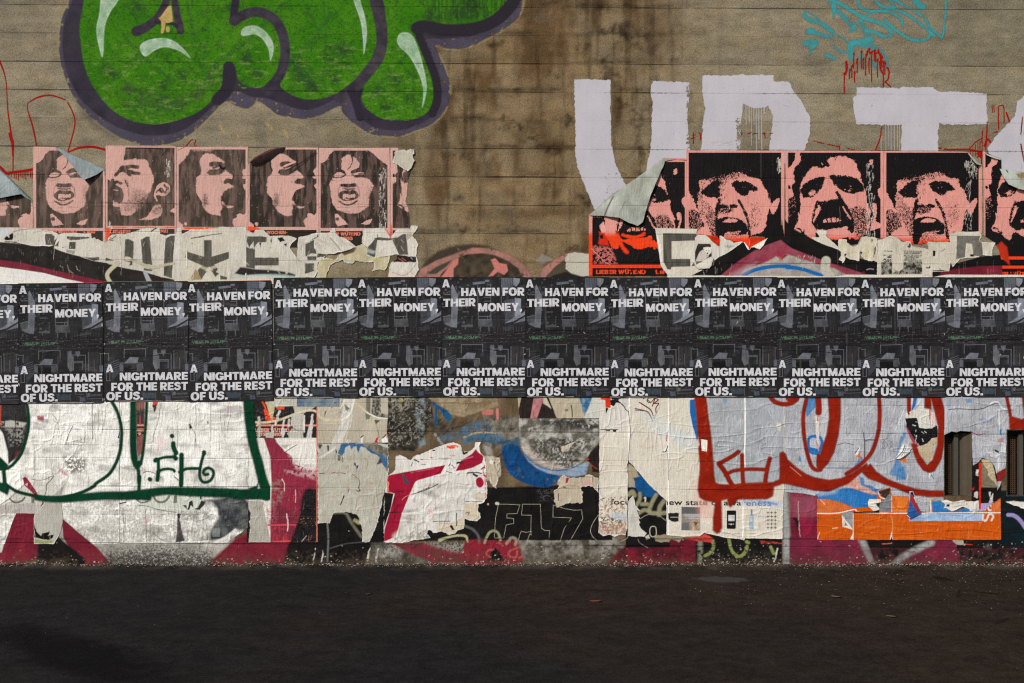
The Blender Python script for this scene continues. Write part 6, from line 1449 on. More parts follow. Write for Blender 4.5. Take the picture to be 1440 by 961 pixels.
b.fill(z((640,690),(860,560),(1000,520),(900,640),(780,700)),(176,152,156),soft=4,a=.6); b.stroke(z((1300,450),(1330,475),(1345,490)),2,(206,70,40),soft=.6,jag=1); b.stroke(z((1340,475),(1385,425)),.8,(20,20,20)); b.scratches((1118,358,1146,376),30,4,(196,194,188),.6,90,30,.8,4)
b.fill(y((1060,670),(1100,640),(1130,690),(1160,720),(1060,720)),MAR,soft=1); b.fill(y((2140,660),(2330,610),(2700,570),(3300,560),(3300,720),(2120,720)),MAR,soft=1)
b.scratches((985,360,1030,388),22,8,(170,164,156),.7,88,12,.7,11); b.scratches((1180,345,1230,386),5,26,(90,86,84),.6,90,2,.8,12); b.scratches((1340,355,1400,384),14,10,(120,116,112),.6,90,4,.8,13); b.stroke(y((1140,620),(1180,608),(1230,615)),1.3,(150,148,146),soft=.6); b.stroke(y((745,350),(748,600)),.9,(70,66,66))
tag(b.build('painted_arch',SPRAY,2.0,W),'black, maroon and blue sprayed arch with a grey core')
b = Art(-60,330,270,402,.7)
b.fill(S1((-600,290),(0,305),(230,318),(320,325),(430,350),(700,365),(780,400),(900,445),(1080,490),(1250,550),(1440,580)) + S2((120,590),(300,640),(580,690),(800,760),(1010,805),(1010,900)) + S1((-600,900)),mix((34,31,30),(48,44,41),10),soft=1,jag=.3)
b.fill(S1((-600,500),(0,535),(300,575),(600,645),(900,712),(1150,770),(1430,830),(1430,900),(1130,840),(900,790),(600,710),(300,665),(0,625),(-600,600)),mix((124,44,60),(110,36,52),8),soft=.8)
b.fill(S1((-600,600),(0,628),(300,668),(600,713),(900,793),(1130,840),(1130,900),(-600,900)),(222,220,213),soft=.7)
b.scratches((0,345,160,392),60,5,(130,124,118),.5,90,8,.6,31); b.scratches((80,372,110,384),8,6,(170,160,150),.8,60,40,.8,33)
b.stroke(S2((255,580),(180,640),(115,710),(110,770),(150,840)),5.6,(190,182,158),soft=1); b.fill(S2((590,700),(640,695),(710,830),(640,830)),(160,166,174),soft=.7)
b.stroke(S2((400,520),(560,580),(720,640),(900,600),(1000,585)),3.6,(196,186,160),soft=1.2,a=.85); b.stroke(S2((360,520),(400,525)),6,(196,190,170),soft=1.2)
tag(b.build('painted_band',SPRAY,3.9,W),'black and maroon painted band sweeping down from the left edge')

# ================================================================ lower row: painted-over and torn poster sheets
T1,T2,T3,T4,T5,T6 = Z(0,560,8),Z(0,670,7.394),Z(150,560,8),Z(150,670,7.394),Z(320,555,8),Z(320,670,7.394)
WH = mix((243,242,237),(226,224,217),26,4,5,2.2)
def whiten(a,reg,seed):
    r = random.Random(seed)
    a.fill(box(reg[0],reg[1],reg[2],reg[3]),(164,160,152),soft=2,tex=(.62,16,.22,1,1.5),a=.5,seed=seed)
    a.fill(box(*reg),(92,89,84),soft=4,tex=(.66,22,.10,.8,1.8),a=.45,seed=seed + 11)
    a.fill(box(*reg),(108,104,97),soft=2,tex=(.68,2.0,.16,.8,1.1),a=.22,seed=seed + 3)
    for i in range(int((reg[2] - reg[0]) / 7)):
        x = r.uniform(reg[0],reg[2]); y0 = r.uniform(reg[1],reg[3] - 10); l = r.uniform(14,60)
        a.stroke([(x,y0),(x + r.uniform(-1,1),y0 + l * .5),(x + r.uniform(-2,2),y0 + l)],r.uniform(.5,.9),(104,100,92),soft=.4,a=r.uniform(.35,.8),jag=.8,tex=(.36,9,.1))
    for i in range(int((reg[3] - reg[1]) / 11)):
        y0 = r.uniform(reg[1],reg[3]); x = r.uniform(reg[0],reg[2] - 20); l = r.uniform(20,70)
        a.stroke([(x,y0),(x + l * .5,y0 + r.uniform(-.6,.6)),(x + l,y0)],r.uniform(.5,.9),r.choice([(120,116,108),(238,236,230)]),soft=.4,a=r.uniform(.35,.8),jag=.6,tex=(.38,9,.1))
    a.dots(reg,9,.3,.9,(60,57,52),.7,seed + 9)
def white_left(a):
    whiten(a,(30,568,168,690),41); whiten(a,(-20,690,168,760),42); a.fill(box(60,700,175,770),(146,142,134),soft=5,tex=(.50,2.2,.12),a=.45); a.fill(box(60,742,175,770),(120,116,109),soft=5,tex=(.46,3,.14),a=.4)
    a.fill(T1((-40,40),(290,40),(318,250),(290,500),(220,640),(95,745),(88,600),(35,400),(-40,300)),mix((52,50,49),(28,27,28),10),soft=1.2)
    a.fill(T1((-40,270),(120,250),(300,280),(270,330),(100,330),(-40,320)),(176,174,166),soft=1.4,tex=(.34,5,.12)); a.fill(T1((60,330),(280,330),(250,520),(120,540)),(130,128,122),soft=3,tex=(.47,2.4,.08)); a.fill(T1((190,600),(225,600),(220,680),(150,710)),(110,40,50),soft=1.5,a=.8); a.stroke(T1((10,50),(5,300)),1.4,(190,70,56),soft=.8)
    a.stroke(T1((175,180),(180,520)),.8,(24,22,22))
    a.fill(T1((415,195),(515,205),(505,260),(425,258)),(150,84,92),soft=1.6,tex=(.40,4,.1)); a.fill(T1((640,770),(700,800),(770,860),(775,885),(700,850)),(206,160,160),soft=1.2)
    a.fill(T1((700,640),(980,680),(960,830),(780,860)),(128,124,116),soft=5,tex=(.46,3,.1)); a.stroke(T1((820,320),(770,420),(748,520)),1.2,(110,104,96)); a.stroke(T1((590,180),(630,230),(650,280),(610,260)),.8,(110,106,98)); a.stroke(T1((1043,60),(1045,455)),.9,(96,92,86),soft=.4)
    a.fill(T1((1140,455),(1240,430),(1330,370),(1340,452)),(228,226,230),soft=.6); a.fill(T1((1365,280),(1380,190),(1378,452),(1325,452)),(34,28,26)); a.stroke(T1((1375,300),(1372,340)),1.5,(222,70,34),soft=.4); a.stroke(T1((1362,390),(1362,420)),1.8,(222,70,34),soft=.4)
    a.stroke(T1((390,522),(640,495),(760,490),(960,520),(1350,520)),1.3,(240,238,232),soft=.6); a.stroke(T1((390,524),(1440,526)),.6,(120,116,108),soft=.4,tex=(.4,9,.1))
    a.fill(T2((-60,300),(0,300),(160,160),(250,90),(380,40),(480,60),(560,0),(600,100),(720,0),(660,190),(470,260),(400,385),(-60,385)),(190,186,176),soft=.8,a=.75)
    a.stroke(T2((105,235),(150,270),(200,268),(240,245),(258,220)),2.6,(104,101,94)); a.fill(T2((328,208),(360,208),(360,280),(328,280)),(112,108,101)); a.fill(T2((0,300),(130,290),(370,275),(380,385),(0,385)),(170,163,156),soft=.8,a=.8)
    a.stroke(T2((5,295),(120,215),(250,90)),.7,(90,86,80),soft=.4); a.stroke(T2((330,30),(440,40),(560,-10)),.8,(90,86,80)); a.stroke(T2((560,0),(490,90),(480,170),(440,270)),1,(60,56,52),jag=.8)
    a.fill(T2((610,150),(690,60),(640,190),(560,200)),(160,158,152),soft=1); a.fill(T2((240,20),(262,0),(285,22),(312,58),(385,165),(418,268),(390,232),(328,160),(252,92)),mix((140,40,60),(120,30,48),5),soft=.6); a.fill(T2((440,272),(470,262),(436,330),(400,372)),(140,40,60)); a.fill(T2((262,80),(290,70),(285,105)),(210,190,190))
    a.fill(T2((0,385),(160,385),(60,640),(0,760)),(150,146,138),soft=3,a=.35,tex=(.45,3,.1))
sheet('painted_sheet','white-painted poster sheet at far left with dark oval and bare red spike',(-62,560,170,765),[(-60,562),(168,560),(168,764)] + T2((1010,742),(800,570),(650,438),(640,300),(472,262),(360,400),(375,386),(168,384),(100,560),(20,790)) + [(-60,790)],'poster','white-painted poster sheets',WH,1.3,jag=.35,mat=PAINTED,art=white_left,seed=3)
def grey_tongue(a):
    a.fill(T2((356,500),(380,560),(430,622),(440,590),(520,570),(500,620),(560,605),(555,640),(500,665),(430,650),(358,640)),(20,18,18),jag=1); a.fill(T2((358,650),(450,668),(560,665),(545,695),(360,698)),(146,152,96),soft=.7); a.scratches((50,705,86,760),14,16,(150,146,134),.5,90,4,.6,3)
sheet('torn_paper','grey-beige tongue of paper between the two maroon wedges at the lower left',(44,700,92,768),T2((362,400),(472,262),(560,268),(642,268),(655,420),(650,500),(632,580),(600,640),(565,702),(356,702),(356,420)),'paper scrap',None,mix((178,176,166),(164,161,150),14),2.6,jag=.5,art=grey_tongue)
def white_mid(a):
    whiten(a,(168,560,350,690),51); whiten(a,(168,690,350,764),52); a.fill(box(160,706,352,770),(146,142,134),soft=5,tex=(.50,2.2,.12),a=.45); a.fill(box(160,742,352,770),(120,116,109),soft=5,tex=(.46,3,.14),a=.4)
    a.fill(T3((330,30),(432,30),(420,420),(405,620),(360,720),(340,560)),mix((150,96,88),(120,70,66),6),soft=.8); a.fill(T3((335,140),(430,130),(425,300),(340,300)),(54,44,42),soft=3); a.fill(T3((335,318),(430,318),(428,420),(340,440)),(52,40,38),soft=.8); a.heavy('HEN',192.5,203,607,607,4.4,(206,140,120)); a.heavy('1.',193,202.5,612.5,612.5,4,(206,140,120)); a.fill(T3((340,296),(430,296),(430,314),(340,314)),(206,140,124),soft=.4)
    a.stroke(T3((378,200),(378,300)),1.6,(170,70,74)); a.stroke(T3((384,110),(380,200)),1.4,(60,74,60)); a.fill(T3((355,660),(390,630),(385,710),(360,725)),(150,160,150),soft=.6,jag=1)
    a.fill(T3((522,36),(580,36),(578,75),(525,72)),(206,60,34),jag=1); a.fill(T3((522,72),(580,70),(560,120),(545,160),(525,130)),(60,44,40),soft=.6,jag=1.2)
    a.fill(T3((922,292),(940,290),(962,345),(930,350)),(40,38,34),jag=1); a.fill(T3((1130,260),(1145,258),(1158,285),(1140,292)),(60,56,50),jag=1); a.stroke(T3((962,350),(1000,410),(998,500)),.8,(110,106,98)); a.stroke(T3((410,845),(460,825),(540,845),(615,895)),1,(70,50,44),soft=.4); a.stroke(T3((770,890),(810,925)),1.4,(120,40,44))
    a.fill(T3((560,450),(640,440),(650,560),(560,620)),(214,180,176),soft=4,a=.5); a.stroke(T3((610,80),(580,250),(540,380),(520,490)),.9,(120,114,106),jag=.6); a.stroke(T3((440,520),(565,518)),1.4,(244,242,238))
    for x in (795,1005,1170): a.stroke(T3((x,50),(x + 4,300),(x,560)),.8,(128,124,116),soft=.4,tex=(.36,12,.1))
    a.stroke(T3((1380,30),(1360,200)),1.4,(176,120,120),a=.7)
    a.fill(T4((640,200),(1000,210),(1000,330),(900,372),(520,350),(320,300),(480,210)),(196,200,188),soft=1)
    a.stroke(T4((72,230),(100,265),(140,282),(200,268)),1.8,(44,42,40)); a.stroke(T4((310,240),(360,272),(430,262)),2.4,(112,112,100),soft=.6); a.stroke(T4((488,210),(520,255),(570,270),(620,250),(652,205)),3,(112,108,98)); a.fill(T4((700,198),(735,198),(735,276),(698,276)),(116,110,100))
    a.fill(T4((780,200),(870,200),(880,260),(830,290),(790,240)),(206,206,198),soft=.6); a.fill(T4((838,340),(860,270),(890,240),(910,330),(880,300),(860,350)),(40,38,38),jag=1); a.fill(T4((792,300),(830,300),(838,345)),(66,54,50)); a.fill(T4((900,345),(950,330),(985,250),(1035,265),(970,350)),(44,44,44),soft=.7,jag=.8); a.fill(T4((975,130),(985,130),(990,240),(970,240)),(10,34,24),soft=.6)
    a.fill(T4((736,385),(776,385),(762,450),(790,600),(815,668),(718,694),(735,560)),mix((52,50,52),(84,80,84),5),soft=.6); a.stroke(T4((738,470),(735,600)),1,(150,60,60),soft=.4); a.stroke(T4((748,392),(745,420)),2.6,(26,24,24),jag=1)
    a.fill(T4((1010,250),(1120,240),(1400,180),(1500,300),(1500,560),(1340,560),(1200,660),(1080,664),(1075,600),(1110,520),(1165,420),(1150,330),(1100,270)),mix((48,52,54),(92,96,94),9,4,6,2.6),soft=3); a.fill(T4((1100,538),(1180,538),(1180,628),(1102,628)),(116,120,118),soft=.6)
    a.fill(T4((780,380),(1050,360),(1100,440),(800,450)),(150,148,142),soft=4,tex=(.45,3,.1)); a.stroke(T4((1340,560),(1240,640),(1120,690)),4.5,(214,212,206),soft=1.4)
    for (x,y0,y1) in [(172,330,690),(405,300,690),(1040,500,680)]: a.stroke(T4((x,y0),(x + 6,(y0 + y1) / 2),(x + 10,y1)),.9,(90,84,78),soft=.4,tex=(.34,9,.1))
    a.stroke(T4((405,410),(408,520)),3,(200,130,124),soft=1.4,a=.5,tex=(.5,3,.1)); a.stroke(T4((320,300),(420,310),(560,350),(720,372)),.9,(90,86,78)); a.stroke(T4((480,580),(560,650),(640,692)),.8,(90,86,78),soft=.4)
    a.stroke(T4((-20,692),(300,690),(560,684),(730,690),(1070,672)),1.3,(238,236,230),soft=.6)
sheet('painted_sheet','white-painted poster sheet carrying the small green EH tag',(166,556,352,770),[(168.5,558),(349,555),(349.5,700)] + T6((217,240),(215,505),(160,575),(60,640),(0,690)) + [(305,764)] + T4((1070,690),(760,692),(560,690),(-10,694),(137,700)),'poster','white-painted poster sheets',WH,1.35,jag=.35,mat=PAINTED,art=white_mid,seed=5)
def maroon_sheet(a):
    a.fill(T5((385,480),(525,480),(570,555),(660,650),(720,690),(760,780),(900,840),(1010,850),(1010,1700),(480,1700),(495,1000),(480,740),(440,600)),mix((142,40,62),(124,36,56),10,3,5),soft=.9); a.fill(T5((690,680),(1010,820),(1010,900),(760,830)),(206,186,184),soft=3,tex=(.46,2,.12)); a.fill(T5((640,850),(1000,880),(1000,960),(660,880)),(206,176,178),soft=3,a=.6,tex=(.44,3,.1))
    a.fill(T6((-10,240),(218,240),(218,430),(120,560),(-10,640)),(70,74,74),soft=2); a.fill(T6((228,255),(385,262),(370,310),(400,440),(420,540),(452,684),(216,684),(240,560),(225,420)),mix((176,173,162),(160,156,145),12),soft=.7); a.fill(T6((216,330),(240,380),(238,440),(225,470),(240,540),(216,690),(150,690),(205,520)),(22,20,22),jag=.8)
    a.fill(T6((520,300),(740,400),(720,520),(680,680),(520,680),(430,500)),(104,36,52),soft=4,a=.7); a.fill(T6((410,500),(720,495),(715,512),(415,515)),(206,66,78),soft=.8); a.fill(T6((440,525),(640,520),(640,690),(460,690)),(164,48,62),soft=2,a=.7,tex=(.45,3,.1)); a.fill(T6((430,40),(560,30),(600,120),(560,290),(420,290)),(150,130,120),soft=3,a=.5,tex=(.46,4,.1)); a.fill(T6((380,290),(520,290),(510,480),(420,490)),(160,90,96),soft=3,a=.6,tex=(.47,1.8,.08))
    a.fill(T6((770,240),(790,170),(815,135),(850,125),(960,138),(960,690),(650,690),(700,560),(745,420)),BLK,soft=2.2); a.stroke(T6((480,680),(650,672)),1.6,(226,80,60),soft=.8); a.stroke(T6((570,30),(590,80),(592,150)),1.2,(216,196,180),jag=.8); a.stroke(T6((710,140),(705,270)),1,(206,176,170),jag=.8); a.stroke(T6((618,390),(628,480),(625,565)),1.5,(220,200,190),jag=.6); a.dots((422,728,446,740),30,.3,.7,(206,150,100),.8,4); a.scratches((375,690,440,760),30,7,(200,120,120),.5,90,20,.6,6)
    a.stroke(T6((770,680),(820,620)),1.2,(150,146,142)); a.fill(T6((60,680),(160,570),(150,684)),(180,56,62),soft=1)
    a.fill(T5((230,20),(1010,20),(1010,490),(230,490)),(34,30,30),soft=.4); a.fill(T5((320,336),(1010,338),(1010,358),(320,356)),(220,138,122),soft=.4); a.heavy('LIEBER WÜTEND',359,407,607.5,607.5,5,(226,150,130)); a.heavy('ALS TRAURIG',352,396,613.5,613.5,5,(226,150,130)); a.fill(T5((250,420),(315,420),(315,480),(250,480)),(16,40,30)); a.heavy('A',353,357.5,612.8,612.8,4.6,(226,80,44))
    a.fill(T5((405,170),(440,165),(480,240),(520,255),(550,270),(500,290),(430,290)),(226,74,36),soft=.6,jag=1); a.fill(T5((420,235),(450,225),(455,245)),(34,26,26)); a.fill(T5((545,132),(650,132),(640,172),(560,172)),(216,78,48),soft=.6,jag=1); a.fill(T5((375,62),(400,60),(440,160),(425,170)),(226,74,36))
    a.fill(T5((440,20),(1010,20),(1010,130),(860,210),(760,215),(740,130),(520,140),(500,295),(470,230),(425,62)),mix((188,184,170),(172,167,152),10),soft=.6,jag=.8); a.fill(T5((425,60),(500,60),(530,160),(502,292)),(190,178,138),soft=.6); a.fill(T5((720,230),(860,210),(865,400),(740,380),(715,330)),(184,181,170),soft=.6,jag=1)
    for p in [((585,190),(545,330)),((640,290),(610,440)),((690,280),(680,360)),((960,230),(900,480)),((955,300),(930,480)),((355,260),(350,480)),((505,360),(510,480)),((640,400),(620,480)),((790,400),(780,480))]: a.stroke(T5(*p),3,(200,197,188),soft=.6,jag=1)
    a.fill(T5((340,260),(375,280),(370,480),(345,480)),(176,172,160)); a.fill(T5((430,430),(520,420),(515,485),(440,485)),(180,176,165),jag=1); a.fill(T5((730,380),(850,400),(850,490),(700,490),(670,440)),(182,178,168),soft=.7,jag=1); a.stroke(T5((700,370),(810,415)),.9,(104,98,90))
    a.fill(T5((570,490),(1010,490),(1010,560),(640,640)),(222,219,212),soft=.7); a.stroke(T5((655,645),(720,600),(780,565)),1,(80,74,70)); a.stroke(T5((560,530),(700,545),(990,540)),3,(220,200,194),soft=1.5,a=.6); a.fill(T5((600,570),(720,560),(640,610)),(110,104,98),soft=1.4,a=.6)
    a.stroke(T5((320,312),(450,312),(600,280),(750,222),(880,182),(985,186),(1060,250)),3.1,(204,192,164),soft=.8); a.stroke(T5((865,240),(862,420)),2,(222,219,212),soft=.6)
    a.fill(T5((345,490),(410,490),(480,700),(495,960),(490,1100),(470,1300),(400,1200),(345,700)),(216,214,206),soft=.8,tex=(.2,10,.1))
    a.fill(box(445,570,446.6,762),(206,112,94),soft=.4); a.dots((362,575,440,615),26,.3,.8,(170,160,150),.8,5)
sheet('painted_sheet','torn maroon-painted poster sheet with black caption box and orange scraps',(347,556,448,766),[(349.5,555),(446.5,557),(446.8,762.5),(310,762.5)] + T6((160,580),(217,505)),'poster',None,(220,218,210),1.4,jag=.3,mat=PAINTED,art=maroon_sheet,seed=6)
sheet('paper_strip','blue-grey strip of paper just under the slogan poster with the rounded corner',(416,556,480,574),T5((783,20),(1256,25),(1256,132),(783,132)),'paper strip',None,mix((84,104,126),(128,140,142),12,4,4,2.6),3.2,jag=.2,art=lambda a: (a.scratches((418,558,477,571),20,16,(140,150,160),.4,0,4,.5,3),a.stroke(T5((1205,90),(1220,95)),1,(30,34,50),soft=.4)))
sheet('paper_strip','pale strip of paper jutting left beside the blue-grey strip',(352,556,420,574),T5((300,45),(400,20),(785,20),(783,130),(540,130),(440,70),(345,70)),'paper strip',None,mix((192,189,177),(176,172,160),10),3.0,jag=.5)
U1 = Z(440,555,8.006)
def beige_top(a):
    a.fill(U1((350,0),(478,0),(440,220),(390,400),(330,520),(300,620),(180,620),(260,440),(320,300)),mix((206,203,195),(186,182,172),6),soft=1,tex=(.2,8,.1)); a.scratches((478,560,498,625),26,12,(232,230,224),.7,112,12,.8,3); a.scratches((478,560,498,625),16,10,(140,134,124),.5,112,16,.7,4); a.stroke(U1((475,20),(440,160),(410,230),(320,290)),2,(228,226,220),soft=.7)
    a.stroke(U1((30,190),(90,260),(170,290),(310,285)),2.8,(198,186,156),soft=.8); a.stroke(U1((480,90),(560,160),(640,215)),3,(194,180,150),soft=1); a.stroke(U1((590,185),(650,225),(740,262),(850,268)),1.6,(226,224,218))
    a.fill(U1((600,20),(650,20),(645,215),(598,180)),(112,106,92),soft=.7); a.fill(U1((672,20),(765,20),(765,210),(850,230),(850,265),(720,250),(660,215)),mix((60,57,52),(140,136,124),2.4,3,4,3.4),soft=.6); a.fill(U1((590,210),(650,235),(640,270),(600,285)),(110,112,100),soft=.6)
    a.fill(U1((690,285),(760,290),(710,335)),(88,78,62)); a.fill(U1((690,540),(715,490),(736,475),(732,545)),(176,26,44)); a.fill(U1((775,500),(815,470),(850,490),(848,545),(780,550)),(224,222,218),jag=.6); a.fill(U1((538,490),(565,465),(560,545),(540,550)),(212,208,200)); a.stroke(U1((540,486),(566,462)),1.4,(36,34,32),soft=.4); a.stroke(U1((790,488),(825,450)),1.4,(36,34,32),soft=.4); a.stroke(U1((833,440),(836,485)),1.6,(214,140,124),soft=.4); a.stroke(U1((700,300),(740,440),(755,540)),.7,(120,108,84))
    a.stroke(U1((150,180),(132,245)),1.2,(70,64,56),jag=1); worn(a,(448,560,540,620),61); a.fill(U1((360,110),(420,160),(370,180)),(110,106,98),soft=.8)
sheet('pasted_sheet','beige pasted paper with a white crinkled ribbon running down it',(444,556,548,626),U1((50,10),(848,10),(848,240),(830,400),(838,470),(850,540),(640,545),(570,545),(50,552)),'torn poster',None,mix((184,176,158),(170,161,142),18,4,3),1.5,jag=.4,art=beige_top)
def beige_low(a):
    a.fill(U1((330,545),(600,545),(720,640),(850,700),(850,890),(780,770),(735,690),(640,650),(590,600),(540,585),(510,660),(490,590),(460,585),(435,625),(410,570),(370,590),(355,660),(330,690),(285,660)),mix((40,84,128),(64,104,140),6),jag=1.2); a.fill(U1((580,530),(640,540),(760,570),(860,610),(850,700),(720,660),(600,600),(560,560)),mix((132,126,110),(88,84,76),5,4,3,2.6),soft=.6,jag=.8)
    a.fill(U1((45,560),(110,565),(80,620)),(72,66,58)); a.fill(U1((160,570),(185,575),(180,645),(165,630)),(72,66,58)); a.fill(U1((245,590),(275,640),(270,670)),(48,46,50),jag=.6); a.fill(U1((275,680),(310,678),(318,745),(285,740)),(62,58,50),jag=1); a.fill(U1((330,690),(345,730),(335,770),(325,735)),(62,58,50))
    a.fill(U1((455,765),(480,775),(490,800),(520,800),(490,850),(485,810),(460,790)),(54,46,74),jag=.8); a.stroke(U1((395,805),(372,840)),.9,(190,80,70)); a.fill(U1((720,790),(745,720),(760,700),(780,760),(745,790)),(64,62,58),jag=.8); a.stroke(U1((210,884),(290,880),(365,890)),1.2,(130,60,50),jag=.8); a.stroke(U1((75,885),(140,885)),1.2,(60,54,50),jag=.6); a.stroke(U1((50,730),(120,690),(200,640),(250,600)),3,(206,203,196),soft=1.2); a.stroke(U1((580,710),(620,760),(600,840)),.8,(150,120,80)); a.stroke(U1((770,760),(840,850)),1,(90,86,80),soft=.4)
    q = Z(290,550,3.843)
    for p in [((745,565),(735,590),(725,615)),((770,530),(768,545)),((825,520),(830,540),(815,540)),((790,450),(825,480),(830,520))]: a.stroke(q(*p),1.6 if p[0][0] != 790 else .7,(34,30,28),soft=.4,jag=.9)
    worn(a,(450,640,540,730),66); a.fill(box(446,640,545,735),(168,150,132),soft=2,tex=(.6,7,.06),a=.4)
q = Z(290,550,3.843)
sheet('pasted_sheet','pale beige pasted paper with ragged bottom and blue torn upper edge',(444,618,550,766),U1((50,558),(330,550),(600,545),(850,560),(850,890)) + q((960,555),(930,700),(885,815),(845,815),(842,740),(815,665),(760,655),(690,660),(675,690),(672,715),(630,712),(605,716),(602,290)),'torn poster',None,mix((182,180,168),(168,165,152),18,4,5),2.0,jag=1.2,js=3.6,art=beige_low)
V1,V2 = Z(540,555,8.006),Z(540,670,7.394)
RED2 = mix((160,22,52),(138,24,48),10,3,4)
def red_white(a):
    whiten(a,(560,680,670,756),71)
    a.fill(V1((40,910),(300,862),(500,828),(692,793),(640,890),(380,965),(330,1000),(40,1100)),RED2,soft=.7); a.fill(V1((805,862),(870,742),(990,668),(1035,612),(1060,650),(1122,692),(1105,770),(1000,822),(900,850)),RED2,soft=.7); a.fill(V2((38,-10),(432,0),(336,34),(262,200),(182,400),(132,612),(70,650),(0,680),(0,570),(60,372),(112,180),(30,160)),RED2,soft=.7)
    a.stroke(V1((870,740),(1000,700)),1.4,(206,120,130),soft=.8,a=.7); a.stroke(V1((300,880),(560,830)),1.2,(200,110,120),soft=.7,a=.6)
    a.fill(V2((955,40),(975,14),(1005,10),(1032,40),(1038,80),(1015,112),(985,115),(962,90)),RED2,soft=.6,sm=2); a.fill(V2((960,180),(990,165),(1020,180),(990,186)),RED2)
    for p,w_ in [(((600,715),(640,722),(760,722)),.7),(((310,790),(320,760),(310,800)),.8),(((340,735),(390,755)),2),(((425,788),(470,788)),.6),(((820,770),(875,765)),3),(((725,805),(745,780)),1.2),(((760,800),(800,830)),1.2),(((710,870),(760,880)),1),(((930,880),(1100,882)),1.6),(((1010,900),(1050,915)),3),(((1095,840),(1130,825)),2.4),(((555,630),(570,628)),2.2),(((885,620),(900,660),(950,640)),3),(((950,630),(1000,618)),1)]: a.stroke(V1(*p),w_,(44,40,38),soft=.4,jag=1)
    for p in [((710,585),(740,590)),((745,600),(790,600)),((755,580),(800,580)),((820,580),(830,590))]: a.stroke(V1(*p),2.4,(222,72,34),jag=1)
    for p in [((740,688),(800,690)),((525,702),(545,715)),((420,730),(438,730))]: a.stroke(V1(*p),1.2,(200,90,76),soft=.4,jag=1)
    a.stroke(V1((1130,800),(1120,870),(1150,930),(1120,900)),1.5,(206,60,50),jag=1); a.fill(V1((205,890),(225,900),(240,960),(215,930)),(30,84,92),jag=.6); a.fill(V2((190,0),(215,0),(240,50),(265,60),(245,90),(220,70)),(36,74,84),soft=.6,jag=.8); a.stroke(V1((150,885),(420,868)),1,(60,40,40),soft=.4,tex=(.4,5,.1))
    a.stroke(V2((300,185),(440,140),(560,80)),1.2,(50,46,44),jag=.6); a.stroke(V2((360,160),(480,110)),.9,(60,56,52),soft=.4); a.stroke(V2((190,245),(220,215),(300,180)),.9,(210,130,110),soft=.4); a.stroke(V2((40,375),(260,372)),1.8,(44,34,34),jag=1,tex=(.36,5,.1)); a.stroke(V2((190,385),(370,378)),1.4,(226,222,214)); a.stroke(V2((85,475),(140,478)),.9,(50,24,30)); a.stroke(V2((120,620),(330,470),(500,250)),7,(212,208,200),soft=4,a=.7); a.stroke(V2((45,60),(48,170),(75,170)),1.8,(224,130,100),jag=1); a.stroke(V2((20,160),(120,160),(250,155)),1.1,(40,22,26),soft=.4,jag=.8,tex=(.4,6,.1))
    a.fill(V2((920,190),(960,175),(1050,170),(1068,235),(1000,262),(930,230)),(196,186,168),soft=.7); a.fill(V2((835,290),(960,270),(990,330),(1000,425),(960,465),(850,440),(830,540),(745,590),(560,570),(540,520),(700,480),(820,430)),(196,184,162),soft=1); a.fill(V2((680,520),(700,500),(738,555),(715,560)),(30,26,26),jag=1); a.stroke(V2((755,380),(755,510)),1.3,(40,36,34),soft=.4,jag=.6); a.stroke(V2((850,262),(1020,265)),1,(60,54,48),tex=(.36,6,.1)); a.stroke(V2((510,470),(690,466)),1,(80,74,68),tex=(.36,5,.1)); a.stroke(V2((850,382),(885,375),(880,395)),1,(60,50,50)); a.fill(V2((460,350),(500,345),(510,385),(470,390)),(210,150,146),soft=1.4,tex=(.4,3,.1))
    a.stroke(V2((1050,0),(1060,220)),1.6,(206,90,88),soft=.6,tex=(.38,4,.1)); a.fill(V2((110,640),(450,560),(490,650),(380,665),(90,670)),(160,156,146),soft=3,tex=(.44,3,.1)); a.fill(V1((0,0),(0,0),(1,1)),(0,0,0))
    a.fill(V2((-10,165),(100,180),(70,330),(0,540),(-10,560)),BLK,soft=.6)
sheet('pasted_sheet','white poster with slanting crimson stripe and dot, torn ragged at lower right',(538,622,690,768),V1((45,915),(130,850),(130,705),(185,672),(300,740),(345,690),(440,660),(520,620),(600,590),(690,555),(800,540),(870,570),(880,640),(960,640),(1020,590),(1030,530),(1060,505),(1098,520),(1070,580),(1080,640),(1130,700),(1140,760),(1155,800),(1150,960)) + V2((1072,60),(1072,230),(1030,270),(985,290),(975,360),(1000,380),(1002,428),(965,468),(900,462),(840,440),(835,500),(826,548),(770,560),(740,592),(680,612),(640,590),(600,575),(520,590),(490,565),(460,560),(450,600),(492,640),(380,655),(300,668),(200,690),(0,690),(0,200)),'torn poster',None,mix((220,217,212),(202,198,191),20,4,7,2),1.7,jag=1.0,js=3.6,art=red_white)
